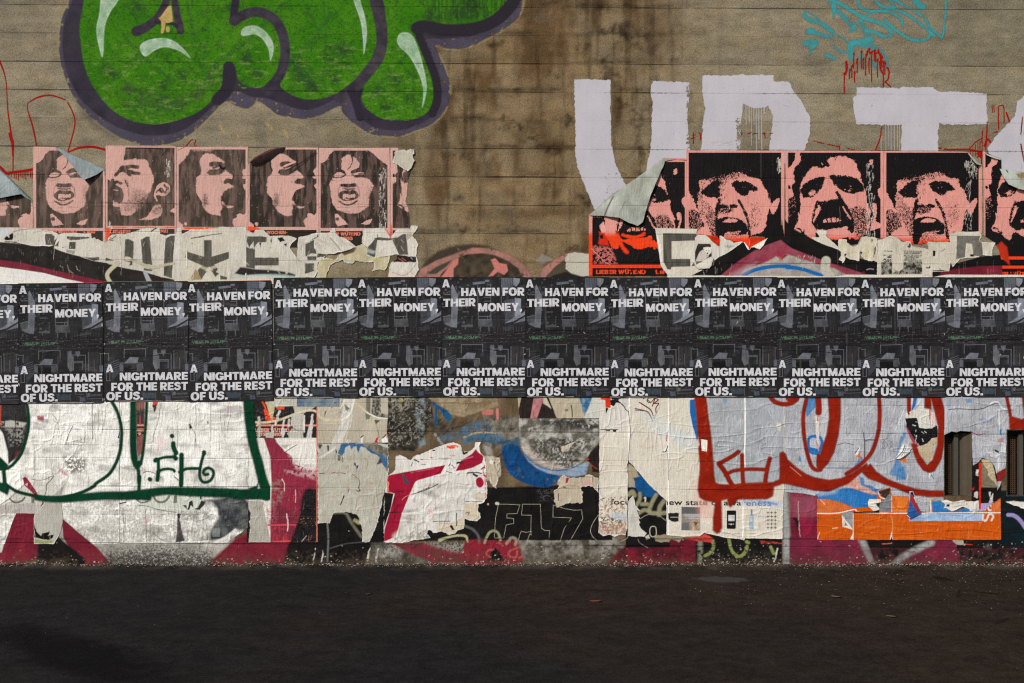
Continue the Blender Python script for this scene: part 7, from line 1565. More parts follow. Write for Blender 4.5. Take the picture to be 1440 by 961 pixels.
sheet('pasted_sheet','torn beige strip with black shape and pink streak above the grey disc',(718,556,848,592),Z(680,555,8)((380,10),(1316,10),(1316,266),(400,268),(395,180)),'torn poster',None,mix((182,172,150),(166,156,134),14),1.6,jag=.3,
      art=lambda a: (a.fill(Z(680,555,8)((430,10),(700,10),(668,100),(780,165),(825,270),(405,270),(392,180)),mix((36,30,28),(50,42,38),8)),a.fill(Z(680,555,8)((568,10),(672,10),(664,80),(600,270),(525,270)),mix((186,122,124),(150,100,104),5),soft=.7),a.fill(Z(680,555,8)((670,90),(672,20),(700,20),(745,120),(760,162)),(186,176,154)),a.fill(Z(680,555,8)((700,20),(726,20),(770,130),(800,200),(770,170)),(30,26,26),soft=.4),a.fill(Z(680,555,8)((1070,10),(1230,10),(1180,150),(1130,240),(1110,160)),mix((50,96,136),(120,146,160),5,3,3,3),soft=.7),a.fill(Z(680,555,8)((1230,10),(1320,10),(1320,270),(1120,270),(1180,160)),(192,192,184),soft=.8),a.stroke(Z(680,555,8)((985,120),(995,180),(998,250)),1.4,(44,36,30),soft=.4),a.fill(Z(680,555,8)((910,165),(950,165),(950,190),(910,185)),(120,108,90),soft=.8)))
z = Z(680,670,7.394)
sheet('torn_paper','ragged beige scrap at the right end of the black panel with outlined digits',(776,666,846,716),z((782,40),(830,-20),(900,10),(1040,15),(1060,-20),(1190,10),(1195,160),(1150,130),(1130,100),(1020,105),(1005,130),(1035,165),(1020,200),(1035,265),(1000,285),(980,270),(900,282),(850,290),(760,322),(738,270),(735,140),(770,120)),'paper scrap',None,mix((184,172,152),(166,154,134),10),2.4,jag=1.4,js=4,art=lambda a: (a.fill(z((850,70),(860,15),(890,15),(870,70)),(140,40,58)),a.stroke(z((830,112),(850,116)),2,(150,40,56),soft=.6),a.stroke(z((778,180),(780,250)),1.1,(30,26,26),soft=.4),a.fill(z((990,60),(1130,30),(1140,100),(1010,100)),(190,150,146),soft=1.6,tex=(.4,3,.1))))
sheet('torn_paper','small beige scraps left of the blue crescent',(682,640,706,690),Z(680,555,8)((40,690),(110,700),(180,720),(185,760),(140,790),(180,830),(150,890),(160,960),(140,1060),(80,1000),(60,900),(30,880),(20,800)),'paper scrap',None,mix((186,176,154),(170,158,136),8),2.0,jag=1.4,js=4,art=lambda a: (a.fill(Z(680,555,8)((60,770),(80,710),(105,760),(100,785)),(214,212,214)),a.fill(Z(680,555,8)((105,770),(125,755),(130,780)),(170,30,60),soft=.4)))
# ---------------------------------------------------------------- cream poster
Y1,Y2,Y3,Y4 = Z(840,555,8.006),Z(840,670,7.394),Z(970,670,7.394),Z(970,555,8)
def cream(a):
    TX = (34,31,31)
    a.text('focus for a new state of awareness',858.5,1084,709.8,711.5,8.0,TX,.022)
    a.fill(Y1((40,20),(355,20),(355,380),(40,390)),(204,199,192),soft=1,a=.8); a.fill(Y1((38,10),(150,10),(150,150),(92,150),(88,60),(38,55)),mix((216,62,24),(196,46,18),5),jag=.5); a.fill(Y1((92,152),(125,152),(95,222)),(26,22,22),soft=.4); a.fill(Y1((150,20),(360,25),(360,45),(270,45),(240,60),(160,55)),(40,34,32)); a.fill(Y1((150,60),(230,55),(280,110),(355,190),(355,205),(290,140),(250,95),(215,90),(185,125),(150,115)),(28,26,26),jag=1.2); a.fill(Y1((240,50),(358,45),(358,180),(300,110)),(190,190,186),soft=.6)
    a.stroke(Y1((35,394),(230,394)),1,(50,46,44),soft=.4); a.fill(Y1((170,398),(218,398),(205,422),(180,420)),(26,24,24),soft=.4); a.stroke(Y1((95,402),(140,402)),1.6,(40,36,34),soft=.4,jag=.6)
    for x in (360,805): a.stroke([(840 + x / 8.006,558),(840 + x / 8.006 - 1,640),(840 + x / 8.006,756)],1.5,(238,234,226))
    a.stroke(Y1((352,190),(360,300),(372,420),(362,560),(348,760),(345,920)),.9,(84,78,72),soft=.4); a.stroke(Y1((345,750),(340,880)),1.5,(50,48,44),soft=.4,jag=1); a.stroke(Y1((775,600),(795,740),(800,960)),.8,(110,102,92),soft=.4); a.stroke([(1047,558),(1046.5,640),(1045,700),(1044.5,756)],1.7,(238,235,228)); a.stroke([(1048.4,600),(1047.4,680)],.7,(110,106,100),soft=.4)
    BR = (84,28,20)
    for p,w_ in [(((475,90),(540,130),(600,175),(630,240)),1.7),(((425,160),(500,175),(570,200),(615,275)),1.7),(((430,180),(520,185)),1),(((580,30),(560,75),(600,90),(640,40),(590,40)),1.3),(((650,40),(620,130)),1.5),(((650,45),(685,60),(640,100),(690,100),(660,150),(660,205)),1.5),(((520,45),(545,30)),1.6),(((637,262),(637,264)),1.8),(((620,297),(621,299)),2.2),(((590,80),(560,60)),1.2)]: a.stroke(Y1(*p),w_,BR,soft=.4)
    a.fill(Y1((770,450),(790,425),(788,545),(775,520)),(160,40,56),soft=.6,jag=1); a.fill(Y1((715,640),(790,580),(785,620),(760,645)),(224,222,216)); a.stroke(Y1((735,645),(770,640),(790,580)),1.2,(50,46,44),soft=.4)
    a.fill(Y1((450,200),(700,250),(1000,500),(700,500)),(196,206,208),soft=8,a=.5); a.fill(Y1((820,400),(1100,420),(1120,640),(900,600)),(190,200,206),soft=6,a=.5)
    a.fill(Y2((20,210),(305,200),(300,600),(20,600)),(150,118,92),soft=3,tex=(.575,2.2,.03,1,1),a=.8); a.fill(Y2((20,420),(300,420),(290,615),(20,600)),(84,62,46),soft=4,tex=(.54,2.0,.04),a=.85); a.fill(Y2((20,500),(300,490),(290,600),(20,590)),(186,150,130),soft=5,a=.5); a.fill(Y2((130,380),(300,380),(300,470),(150,430)),(176,190,200),soft=1.4,a=.7); a.dots((866,722,880,730),6,.3,.7,(90,100,110),.8,3); a.stroke(Y2((30,235),(70,225)),1.4,(90,84,76),soft=.6,jag=1)
    a.fill(Y2((875,318),(1070,322),(1068,565),(873,560)),mix((118,108,100),(150,136,124),8),soft=.4); a.fill(Y2((875,318),(1070,322),(1070,390),(875,388)),(92,90,90)); a.fill(Y2((978,460),(1062,450),(1064,562),(985,562)),mix((190,170,146),(140,116,96),4),soft=.7); a.fill(Y2((1000,470),(1050,478),(1020,520)),(96,74,58),soft=.8); a.fill(Y2((876,480),(950,480),(960,560),(876,558)),(104,102,102),soft=1)
    for k in range(5): a.stroke(Y2((876,395 + k * 12),(1068,395 + k * 11)),.9,(176,190,204),soft=.4,a=.7,tex=(.36,4,.1))
    a.fill(Y2((735,385),(810,378),(850,390),(848,420),(840,470),(800,475),(740,450)),(34,31,31),jag=1); a.stroke(Y2((760,425),(850,425)),.9,(190,186,180),soft=.4); a.stroke(Y2((740,580),(830,580)),.5,(150,142,132),soft=.4)
    ph = [(388,355),(474,355),(482,364),(477,538),(470,547),(390,546),(384,538),(384,364)]
    a.fill(Y3(*ph),(22,22,24),soft=.4); a.fill(Y3((398,402),(465,402),(463,466),(399,466)),(196,196,196),soft=.4); a.stroke(Y3((428,497),(430,500)),2,(200,200,200)); a.stroke(Y3((405,496),(415,496)),.9,(190,190,190),soft=.4); a.stroke(Y3((445,496),(456,496)),.9,(190,190,190),soft=.4); a.stroke(Y3((405,412),(460,416)),.6,(150,150,150),soft=.4)
    BT = (140,162,178)
    a.stroke(Y3((642,352),(642,400)),2.2,(104,118,134)); a.fill(Y3((630,400),(655,400),(664,430),(664,545),(655,553),(625,553),(617,545),(617,430)),mix(BT,(176,190,200),4)); a.stroke(Y3((660,408),(740,418),(800,425)),.8,(130,160,190))
    for i in range(3):
        for j in range(5):
            cx,cy = 812 + i * 38,378 + j * 39
            a.stroke(Y3((cx - 12,cy),(cx + 12,cy)),.9,(70,66,62),soft=.35); a.stroke(Y3((cx,cy - 12),(cx,cy + 12)),.9,(70,66,62),soft=.35)
    a.fill(Y3((500,240),(860,250),(960,280),(960,320),(560,300)),(150,176,214),soft=4,a=.5); a.stroke(Y3((560,250),(760,262),(900,290)),3.2,(70,122,190),soft=1.5,a=.7,tex=(.36,6,.1))
    for (x0,x1,y0) in [(600,690,590),(755,930,595),(380,520,592),(10,110,575)]: a.stroke(Y3((x0,y0),((x0 + x1) / 2,y0 + 6),(x1,y0 + 3)),.5,(130,122,112),soft=.35)
    a.fill(Y4((0,20),(55,25),(75,200),(95,480),(80,520),(30,350),(0,200)),(24,96,160),soft=.8); a.stroke(Y4((-10,50),(50,45)),2.4,(226,200,190),soft=.8)
    a.fill(Y4((200,20),(620,20),(620,960),(560,990),(270,990),(240,500)),mix((168,172,176),(150,154,158),10,3,3),soft=1.5); a.fill(Y4((620,20),(1060,20),(1060,900),(1100,990),(620,990)),mix((168,172,178),(148,152,158),10,3,4),soft=1.5)
    a.scratches((1010,562,1095,640),90,6,(206,208,210),.6,90,25,.8,8); a.scratches((1010,562,1095,660),70,7,(110,112,114),.5,90,60,.7,9); a.fill(Y4((370,40),(430,60),(400,100),(380,80)),(104,140,180),soft=1.4,a=.8); a.stroke(Y4((620,20),(622,400),(615,640),(618,830)),1.9,(236,236,232)); a.fill(Y4((980,310),(1030,330),(1025,410),(985,415)),(196,190,178),soft=.7,jag=1.5)
    a.fill(Y4((120,495),(198,512),(192,642),(130,632)),(222,218,208),soft=.4,jag=.4); a.fill(Y4((40,990),(200,990),(270,1400),(100,1380)),(212,150,138),soft=6,a=.5)
sheet('wide_poster','wide cream poster about a new state of awareness, phone and bottle pictures below',(838,556,1112,768),[(843,557),(1103,557),(1104,680),(1101,700),(1100,758),(1080,757.5),(1048,757),(1046,760),(1040,758),(1028,757)] + Y2((1340,640),(1110,588),(1060,625),(900,628),(720,612),(716,250),(540,92),(430,-40),(362,-120)) + Y1((350,760),(345,920)) + Y2((318,30),(310,380),(312,540),(290,612),(240,605),(180,625),(120,605),(60,620),(12,585),(18,300)),'poster',None,mix((212,205,192),(200,192,178),26,4,9,1.8),1.6,jag=.5,res=.55,art=cream,lift=lambda X,Y: 1.6 * np.exp(-((X - 885.5) / 2.2) ** 2) + 1.6 * np.exp(-((X - 1046.5) / 2.2) ** 2) * 0 + 1.4 * np.exp(-((X - 940) / 2.0) ** 2))
sheet('torn_paper','pale pointed paper shard like a fir tree in the tear of the cream poster',(878,690,912,760),Y2((318,620),(318,260),(370,195),(390,260),(392,300),(455,372),(405,348),(430,400),(450,440),(425,432),(445,482),(430,490),(450,540),(512,592),(490,622),(400,628)),'paper scrap',None,mix((200,197,190),(176,172,162),10),2.2,jag=.6,lift=lambda X,Y: 4 * sst(745,700,Y))
# ---------------------------------------------------------------- silver sheets and orange poster
X1,X2,X3,X4 = Z(1120,555,8),Z(1120,670,7.394),Z(1260,555,8),Z(1260,670,7.394)
SV = mix((178,180,186),(154,156,163),12,5,5,2.2)
def silver(a):
    for s_ in range(4): a.scratches((1104,560,1330,690),60,9,[(202,204,208),(112,114,120),(190,192,196),(120,122,128)][s_],.55,[90,90,0,0][s_],14,.7,80 + s_)
    a.scratches((1366,560,1440,640),60,8,(202,204,208),.6,80,50,.7,85); a.scratches((1366,560,1440,640),50,8,(112,114,120),.6,80,60,.7,86)
    for (t_,x0,x1,y0,h) in [('YOU',1240,1262,597,10),('CO',1250,1268,572,8)]:
        a.text(t_,x0,x1,y0,y0,h,(122,124,130),.01,.7); a.text(t_,x0 - .8,x1 - .8,y0 - .8,y0 - .8,h,(178,180,186),.0,.7)
    for p in [((945,520),(990,580),(950,610)),((985,520),(960,565),(985,610),(1020,570),(985,520)),((1040,520),(1080,560),(1040,610)),((1080,520),(1050,560),(1090,610)),((560,370),(570,460),(600,420))]: a.stroke(X1(*p),1.2,(120,122,130),a=.8)
    BL = mix((44,112,172),(92,136,178),6)
    a.fill(X1((120,30),(218,30),(215,140),(110,260),(105,150)),BL,soft=1); a.fill(X1((640,820),(720,690),(750,720),(730,780),(660,830)),BL,soft=1,a=.9); a.fill(X1((1040,890),(1100,780),(1180,420),(1240,430),(1180,560),(1130,660),(1200,830),(1225,960),(1060,900)),BL,soft=1.6,a=.85)
    a.stroke(X1((205,465),(140,490),(135,590),(160,650),(225,665)),4,(30,104,172),soft=.8); a.stroke(X1((205,470),(270,490),(285,560),(240,650)),4.2,(30,104,172),soft=.8); a.stroke(X1((140,610),(260,640)),5.4,(30,104,172),soft=.8)
    a.fill(X1((30,680),(50,720),(55,760),(20,750)),BL,soft=.7); a.fill(X1((205,235),(255,240),(250,640),(225,500),(210,300)),(214,206,200),soft=.7); a.stroke(X1((235,250),(240,290)),1.6,(214,80,50),soft=.6,jag=1); a.stroke(X1((228,545),(240,600)),1.6,(214,90,60),soft=.6,jag=1)
    a.fill(X1((280,60),(345,60),(362,240),(330,440),(300,520),(260,400),(270,250)),(196,196,196),soft=1.2,a=.6)
    a.stroke(X1((755,430),(765,520),(800,510),(900,512)),1.6,(84,86,92)); a.stroke(X1((765,520),(765,730)),2,(88,90,96),soft=.6); a.stroke(X1((455,570),(540,545),(640,565)),.9,(70,70,74),soft=.4); a.stroke(X1((250,825),(640,828),(760,828)),1,(60,76,120),soft=.4); a.fill(X1((670,700),(715,640),(718,722)),(216,104,28),soft=.4); a.fill(X1((655,680),(700,580),(718,590),(685,680)),(216,216,216)); a.stroke(X1((660,660),(700,600)),1,(50,50,52),soft=.4)
    a.fill(X1((1150,740),(1230,700),(1235,770)),(222,104,24),soft=.4); a.stroke(X1((1205,800),(1235,880),(1240,960)),1.6,(214,190,180),soft=.6,jag=1); a.fill(X1((1100,440),(1205,180),(1220,260),(1190,470)),(176,182,188),soft=1.4,a=.9); a.stroke(X1((1110,400),(1205,185)),1.2,(206,210,214))
    # hole in the silver with white, black and beige remains
    a.fill(X3((100,190),(230,165),(300,150),(370,158),(380,380),(430,360),(470,350),(470,480),(450,560),(390,752),(300,720),(240,640),(150,420),(95,300)),(206,203,194)); a.fill(X3((98,262),(180,262),(230,262),(260,370),(330,380),(400,385),(440,345),(468,360),(468,480),(400,490),(350,550),(270,580),(200,520),(130,420)),(20,19,20),jag=.8); a.fill(X3((232,598),(350,550),(420,488),(466,490),(440,620),(385,750),(300,725)),mix((190,172,140),(172,154,124),8)); a.fill(X3((120,195),(160,215),(140,235)),(160,30,36)); a.fill(X3((370,160),(388,165),(380,285),(370,280)),(222,100,34),soft=.4); a.fill(X3((388,200),(430,200),(440,360),(390,370)),(222,196,186),soft=.8,a=.9); a.fill(X3((98,340),(130,380),(200,500),(260,580),(220,600),(150,480)),(150,60,80),soft=.8); a.scratches((1282,592,1300,625),12,4,(214,214,210),.9,60,60,.9,91); a.fill(X3((390,570),(440,570),(420,690),(385,660)),(172,176,176),soft=1,tex=(.4,2,.1))
    a.fill(X3((165,40),(240,40),(200,160),(170,185)),(226,200,192),soft=.8); a.fill(X3((195,30),(240,30),(215,130),(180,180),(172,170)),(30,104,172),soft=.7); a.fill(X3((240,40),(320,40),(310,150),(230,165)),(196,198,202),soft=.8)
    a.stroke(X3((590,170),(700,160),(860,170),(960,160),(1050,125),(1110,100),(1150,95)),1.3,(92,84,82)); a.stroke(X3((1050,118),(1090,85),(1150,90),(1190,150),(1250,165)),1.5,(210,212,214)); a.stroke(X3((1155,170),(1160,400)),1.6,(208,210,214)); a.fill(X3((770,50),(850,50),(840,90),(790,90)),(84,128,176),soft=2,a=.8); a.fill(X3((930,275),(1090,270),(1060,310),(940,300)),(84,128,176),soft=2,a=.7,tex=(.36,5,.1)); a.fill(X3((560,90),(620,100),(600,150),(560,130)),(120,150,186),soft=2,a=.6); a.fill(X3((1165,390),(1185,390),(1180,470),(1165,440)),(36,104,172),soft=.6); a.fill(X3((1130,500),(1210,490),(1200,530),(1150,540)),(170,90,90),soft=1,a=.7); a.stroke(X3((860,430),(920,455),(990,438)),1.4,(140,40,56),soft=.6,jag=1)
    a.stroke(X3((380,860),(378,980)),2,(222,220,218),soft=.6); a.stroke(X3((390,900),(430,960)),1,(90,92,98)); a.fill(X3((0,830),(110,790),(120,900),(110,980),(0,980)),BL,soft=1.4,a=.8)
    a.fill(X3((1120,960),(1130,880),(1200,840),(1250,820),(1275,880),(1260,970),(1130,980)),mix((140,30,26),(120,24,22),4),soft=.8)
def silver_low(a):
    silver(a)
    a.fill(X2((-20,150),(210,150),(215,235),(400,235),(500,265),(600,300),(610,340),(-20,340)),(154,158,164),soft=1.5,a=.0)
    a.fill(X2((200,190),(380,130),(560,120),(600,130),(860,190),(880,240),(720,350),(605,345),(420,280),(200,232)),mix((28,104,176),(52,120,180),10),soft=1.4); a.fill(X2((470,60),(540,0),(650,20),(640,60),(760,120),(850,190),(780,190),(600,130),(480,90)),mix((208,160,144),(196,140,128),8),soft=1); a.fill(X2((650,0),(700,20),(700,80),(780,100),(850,140),(840,180),(740,120),(670,95)),(48,112,172),soft=1.2,a=.9); a.fill(X2((200,150),(480,100),(400,180),(220,210)),(160,178,198),soft=3,a=.7)
    a.fill(X4((0,40),(500,20),(500,160),(300,200),(200,300),(340,380),(230,380),(150,180),(0,120)),SV,soft=1); a.scratches((1285,682,1330,720),46,9,(110,112,118),.6,0,8,.8,95)
TEAR = [(1363,600),(1372,608),(1382,613),(1390,615)]
sheet('painted_sheet','silver-grey painted poster layer under red letters, torn open round the vents',(1100,553,1480,724),[(1103,557),(1480,557),(1480,604),(1415,604),(1414.5,650),(1413,668),(1402,690),(1402,672),(1398,655),(1390,646),(1380,644),(1376,650),(1368,655),(1366.5,630),(1366.5,607),(1350,606),(1344,608),(1338,606.5),(1327,612),(1327,697),(1326,718),(1308,720),(1276,718),(1240,719),(1200,718),(1150,720),(1150,698),(1130,694),(1103,692)],'poster',None,SV,2.3,jag=.4,mat=PAINTED,art=silver_low,res=.6,lift=lambda X,Y: 5 * sst(612,606,Y) * sst(1325,1332,X) * sst(1372,1364,X))
def orange(a):
    OR2 = (176,84,34)
    a.scratches((1150,722,1406,758),70,26,(226,130,62),.5,0,3,.5,97); a.scratches((1150,722,1406,758),30,20,(150,66,22),.5,0,3,.5,98); a.dots((1150,722,1406,758),40,.3,.6,(214,196,176),.7,99)
    a.fill(X4((130,400),(250,390),(895,390),(900,462),(130,464)),mix((130,162,198),(164,184,206),10))
    a.stroke(X2((210,385),(420,382),(600,345),(640,368),(860,382),(1140,384),(1331,384)),1.6,(222,214,202)); a.stroke(X4((0,382),(350,380),(560,376),(1085,378)),1.6,(222,214,202)); a.fill(X2((580,366),(800,364),(860,345),(860,380),(590,380)),(26,23,23),soft=.4)
    a.fill(X2((468,378),(590,368),(585,560),(480,520)),mix((150,152,156),(120,122,126),4,3,3),soft=.4); a.fill(X2((470,400),(500,440),(588,555),(478,525)),(214,208,196),jag=.6); a.fill(X2((495,510),(510,475),(530,515)),(120,112,100)); a.stroke(X2((588,390),(588,660)),1.2,(220,200,180),soft=.4); a.fill(X2((556,650),(590,585),(590,660)),(214,206,194),soft=.4); a.stroke(X2((990,420),(1000,540),(985,650)),1.2,(206,140,90)); a.fill(X2((968,655),(985,570),(1000,655)),(214,200,186),soft=.4); a.fill(X2((975,662),(985,628),(998,662)),(30,26,24),soft=.4)
    a.stroke(X4((755,520),(752,640)),1,(196,110,60)); a.stroke(X2((712,410),(722,445)),1,(60,80,150),soft=.4); a.stroke(X2((375,540),(425,535)),1.1,(222,196,170)); a.stroke(X2((218,650),(235,585)),1.2,(214,190,170),jag=.6); a.stroke(X2((-40,0),(0,0)),1,OR2)
    # the letters that stand upright at the right end
    a.stroke(X4((905,400),(902,445),(925,462),(945,440),(962,400),(990,392),(1008,420),(990,458)),2.8,(206,202,196)); a.stroke(X4((920,345),(912,330),(945,318),(965,350),(990,350),(1005,330),(985,305)),2.6,(206,202,196))
    # upper strip
    a.fill(X2((210,232),(330,238),(470,275),(605,330),(420,372),(212,378)),mix((188,92,44),(206,110,58),6),soft=.6); a.stroke(X2((245,240),(290,290)),1,(220,190,170),soft=.4); a.fill(X2((990,205),(1160,215),(1160,240),(1140,370),(1000,368)),mix((208,98,30),(214,120,50),6)); a.stroke(X2((1020,225),(1010,280),(1050,330),(1110,340),(1150,300)),.8,(150,70,30),soft=.4); a.stroke(X2((985,205),(988,368)),1.3,(220,206,190),soft=.4)
    a.fill(X2((738,270),(752,238),(795,225),(830,238),(870,232),(880,265),(855,280),(860,345),(800,362),(742,310)),(216,208,196),jag=.5); a.fill(X2((820,280),(855,275),(880,262),(860,320),(840,310)),(40,36,34),jag=1); a.fill(X2((858,340),(862,282),(965,165),(985,200),(985,372),(858,372)),mix((130,130,134),(108,108,112),4),soft=.4); a.fill(X2((845,155),(900,145),(950,130),(970,120),(965,180),(920,232),(880,200)),(52,44,40),jag=.6); a.stroke(X2((845,160),(870,215),(915,232)),1.4,(216,208,196),soft=.4)
    a.fill(X4((365,260),(520,250),(530,320),(600,368),(690,318),(770,330),(760,372),(380,376)),mix((30,100,172),(60,126,184),6),soft=.6); a.fill(X4((345,230),(362,250),(372,380),(350,376)),(214,196,180))
    a.fill(X4((880,280),(1010,278),(900,360),(850,362)),(160,150,196),soft=.8); a.fill(X4((990,300),(1085,240),(1085,370),(990,372)),mix((206,120,70),(196,96,44),5),soft=.8)
sheet('orange_poster','bright orange torn poster at the foot of the wall below the vents',(1144,684,1412,764),X2((210,232),(330,236),(480,275),(600,330),(740,320),(740,260),(760,235),(830,236),(845,155),(970,115),(990,205),(1160,210),(1180,370)) + X4((230,384),(340,370),(350,235),(365,255),(530,245),(600,368),(760,320),(770,372),(850,360),(880,280),(1010,275),(1085,225),(1089,660),(-100,660)) + X2((212,664)),'poster',None,mix((194,84,17),(184,77,15),26,3,5),2.8,jag=.25,res=.6,art=orange)
sheet('paper_strip','white torn strip with ragged black nicks under the fully visible vent',(1316,694,1384,724),X4((455,250),(520,245),(560,262),(640,258),(700,245),(760,262),(860,250),(862,340),(840,368),(770,368),(760,340),(690,315),(575,368),(520,325),(490,330),(510,290)),'paper strip',None,mix((216,211,202),(200,194,184),8),3.4,jag=.8,art=lambda a: (a.fill(X4((530,295),(555,290),(550,318),(515,312)),(40,36,34),soft=.4,jag=.6),a.fill(X4((730,275),(740,290),(728,295)),(50,46,44),soft=.4),a.fill(X4((780,345),(850,330),(830,360),(785,362)),(150,176,196),soft=.8),a.stroke(X4((600,320),(680,300)),.8,(120,114,106),soft=.4)))
sheet('paper_strip','narrow bright red upright strip of paper right of the fully visible vent',(1372,650,1384,720),X4((858,-140),(880,-150),(880,338),(860,338)),'paper strip',None,(214,38,20),3.6,jag=.2)
sheet('torn_paper','white ragged paper under the vent at the right edge',(1408,700,1480,724),X4((1140,262),(1200,255),(1500,268),(1500,380),(1400,370),(1330,345),(1270,310),(1220,300),(1160,275)),'paper scrap',None,(212,207,198),2.6,jag=1)
z = Z(1120,670,7.394)
sheet('peeled_scrap','blue and red curled paper triangle standing off the orange poster',(1268,684,1302,732),X4((100,400),(118,320),(135,250),(150,170),(165,155),(200,250),(230,320),(255,385),(200,408),(135,432)),'paper scrap',None,mix((34,78,142),(48,96,160),5),4.2,res=.5,jag=.3,lift=lambda X,Y: 14 * sst(690,722,Y) * (.4 + .6 * sst(1296,1276,X)),art=lambda a: (a.fill(X4((150,175),(195,250),(225,330),(250,388),(235,396),(190,330),(150,255),(138,225)),mix((168,44,32),(140,36,28),4),soft=.6),a.fill(X4((142,180),(155,150),(172,170),(190,215),(205,265),(188,240),(165,190)),(28,26,27),soft=.4),a.stroke(X4((185,215),(205,268)),1.2,(220,214,206),soft=.4),a.stroke(X4((102,402),(130,428)),1.4,(214,206,200),soft=.4)))
sheet('peeled_scrap','white curled flap beside the open hole in the silver paper',(1252,622,1286,652),X1((1100,728),(1140,660),(1180,560),(1220,552),(1265,580),(1285,605),(1260,650),(1200,690),(1150,722)),'paper scrap',None,(212,212,210),3.4,res=.5,jag=.2,lift=lambda X,Y: 16 * np.clip(1 - np.abs(X - 1270) / 16.0,0,1),art=lambda a: (a.stroke(X1((1110,722),(1180,640),(1205,570)),1.2,(60,64,72)),a.stroke(X1((1170,690),(1210,620),(1225,575)),.8,(130,130,132))))
sheet('peeled_scrap','crumpled white shreds between the two vents',(1386,616,1418,668),X3((1085,605),(1130,570),(1160,530),(1220,540),(1235,600),(1225,660),(1180,650),(1160,640),(1165,700),(1160,860),(1140,850),(1140,720),(1060,700),(1030,650),(1090,640)),'paper scrap',None,mix((206,208,212),(180,182,188),5),3.6,res=.5,jag=.7,lift=lambda X,Y: 12 * np.clip(np.sin((X - 1388) * .16),0,1) * sst(640,626,Y),art=lambda a: (a.fill(X3((1095,612),(1160,640),(1150,660),(1110,640)),(34,36,44)),a.fill(X3((1130,640),(1175,655),(1165,680)),(40,100,160))))

# ================================================================ letters sprayed over the lower sheets (part of the wall)
GN = mix((5,50,31),(9,62,40),14)
e = Art(-60,360,380,712,.75)
e.stroke(S1((-60,800),(20,745),(90,742),(300,765),(500,800),(680,850)),3.4,GN,soft=1.5); e.stroke(S1((-20,760),(30,800),(25,900)),7,GN,soft=1.5)
e.stroke(T1((300,40),(325,250),(300,440),(230,640),(110,775),(0,790),(-100,760)),4,GN,soft=1.3); e.fill(T1((-80,640),(0,660),(95,755),(60,815),(-80,800)),GN,soft=1.9)
e.stroke(T1((1255,30),(1320,150),(1362,300),(1368,450),(1340,640),(1240,840),(1080,960)) + T2((980,100),(840,170),(700,208),(600,222),(430,212),(190,160),(60,80)),4.2,GN,soft=1.5)
e.stroke(T1((45,825),(55,960)),5,GN,soft=1.5); e.fill(T2((-60,60),(70,70),(100,130),(80,190),(0,150),(-60,150)),GN,soft=1.9)
e.stroke(T2((380,225,6),(500,236,8),(640,236,9.5),(850,218,10.5),(1100,200,11),(1331,200,12)) + T4((200,200,12),(330,190,12.5),(600,152,11),(900,160,12.5),(1331,176,13)) + T6((100,182,13),(230,185,14.5),(400,180,16)),10,GN,soft=2.3)
e.stroke(T4((330,215),(440,225)),7,GN,soft=2.3); e.stroke(T5((235,20,15),(250,300,13.5),(290,560,12.5),(345,760,12.5),(395,960,13)) + T6((405,150,14),(405,200,14)),13,GN,soft=2.1)
e.fill(T6((330,40),(300,100),(215,125),(300,160)),GN,soft=1.9)
e.fill(T3((268,30),(332,30),(338,560),(352,700),(400,720),(355,825),(300,760),(275,680),(262,520)),GN,soft=1.9); e.stroke(T3((452,30),(446,200),(430,420),(408,620),(385,740)),3.6,GN,soft=1.5); e.stroke(T3((360,820),(364,960)) + T4((345,0),(335,150)),4.4,GN,soft=1.5)
for p,wd in [(((735,424),(737,426)),5.4),(((750,510),(752,545),(768,590),(782,615)),6),(((775,620),(765,655)),3.4),(((775,672),(778,678)),5.6),(((550,700),(560,692)),6),(((560,692),(640,668),(740,660),(775,668)),3.4),(((582,690),(584,830)),4),(((575,832),(620,805),(690,795),(750,805),(762,822)),3.6),(((582,830),(572,920)),5),(((486,910),(490,914)),5.4),
              (((843,638),(842,800),(838,975)),6),(((820,832),(900,795),(1035,790)),3.6),(((1096,608),(1095,620)),5.4),(((1092,625),(1062,740),(1046,850),(1062,920),(1100,946),(1160,930),(1200,870),(1195,815),(1150,785),(1105,800),(1088,835),(1105,860),(1140,855)),3.7)]: e.stroke(T3(*p),wd,GN,soft=1.3)
tag(e.build('green_graffiti',SPRAY,3.6,W),'dark green outlined letters with the small tag EH6 on the white sheets')
RDL = mix((146,34,14),(126,26,12),14,3,4)
f = Art(960,552,1480,765,.7)
f.fill(Y4((48,15),(180,15),(196,120),(205,230),(232,420),(255,640),(275,960),(275,1000),(105,1000),(112,780),(95,600),(110,560),(85,440),(70,200)),RDL,soft=2.1)
f.fill(Y3((95,0),(245,0),(262,60),(300,78),(400,85),(560,68),(870,58),(930,30),(945,-20),(990,-20),(985,60),(940,85),(872,108),(860,205),(800,236),(500,240),(455,290),(420,318),(400,300),(385,235),(325,250),(330,400),(332,530),(305,585),(275,592),(240,560),(240,430),(262,270),(150,250),(100,215),(82,140)),RDL,soft=2.3)
for p,wd in [(((545,642),(480,690),(330,775)),5.4),(((325,775),(400,880),(440,960),(470,1010)),6.4),(((585,680),(588,820),(598,1010)),5.2),(((400,905),(480,860),(600,842),(720,838),(870,845)),4.6),(((898,720),(868,830),(852,930),(846,1010)),5.6),(((905,25),(940,70),(1000,98),(1060,108),(1130,98),(1180,70)),6),(((1120,40),(1190,40)),10)]: f.stroke(Y4(*p),wd,RDL,soft=1.5)
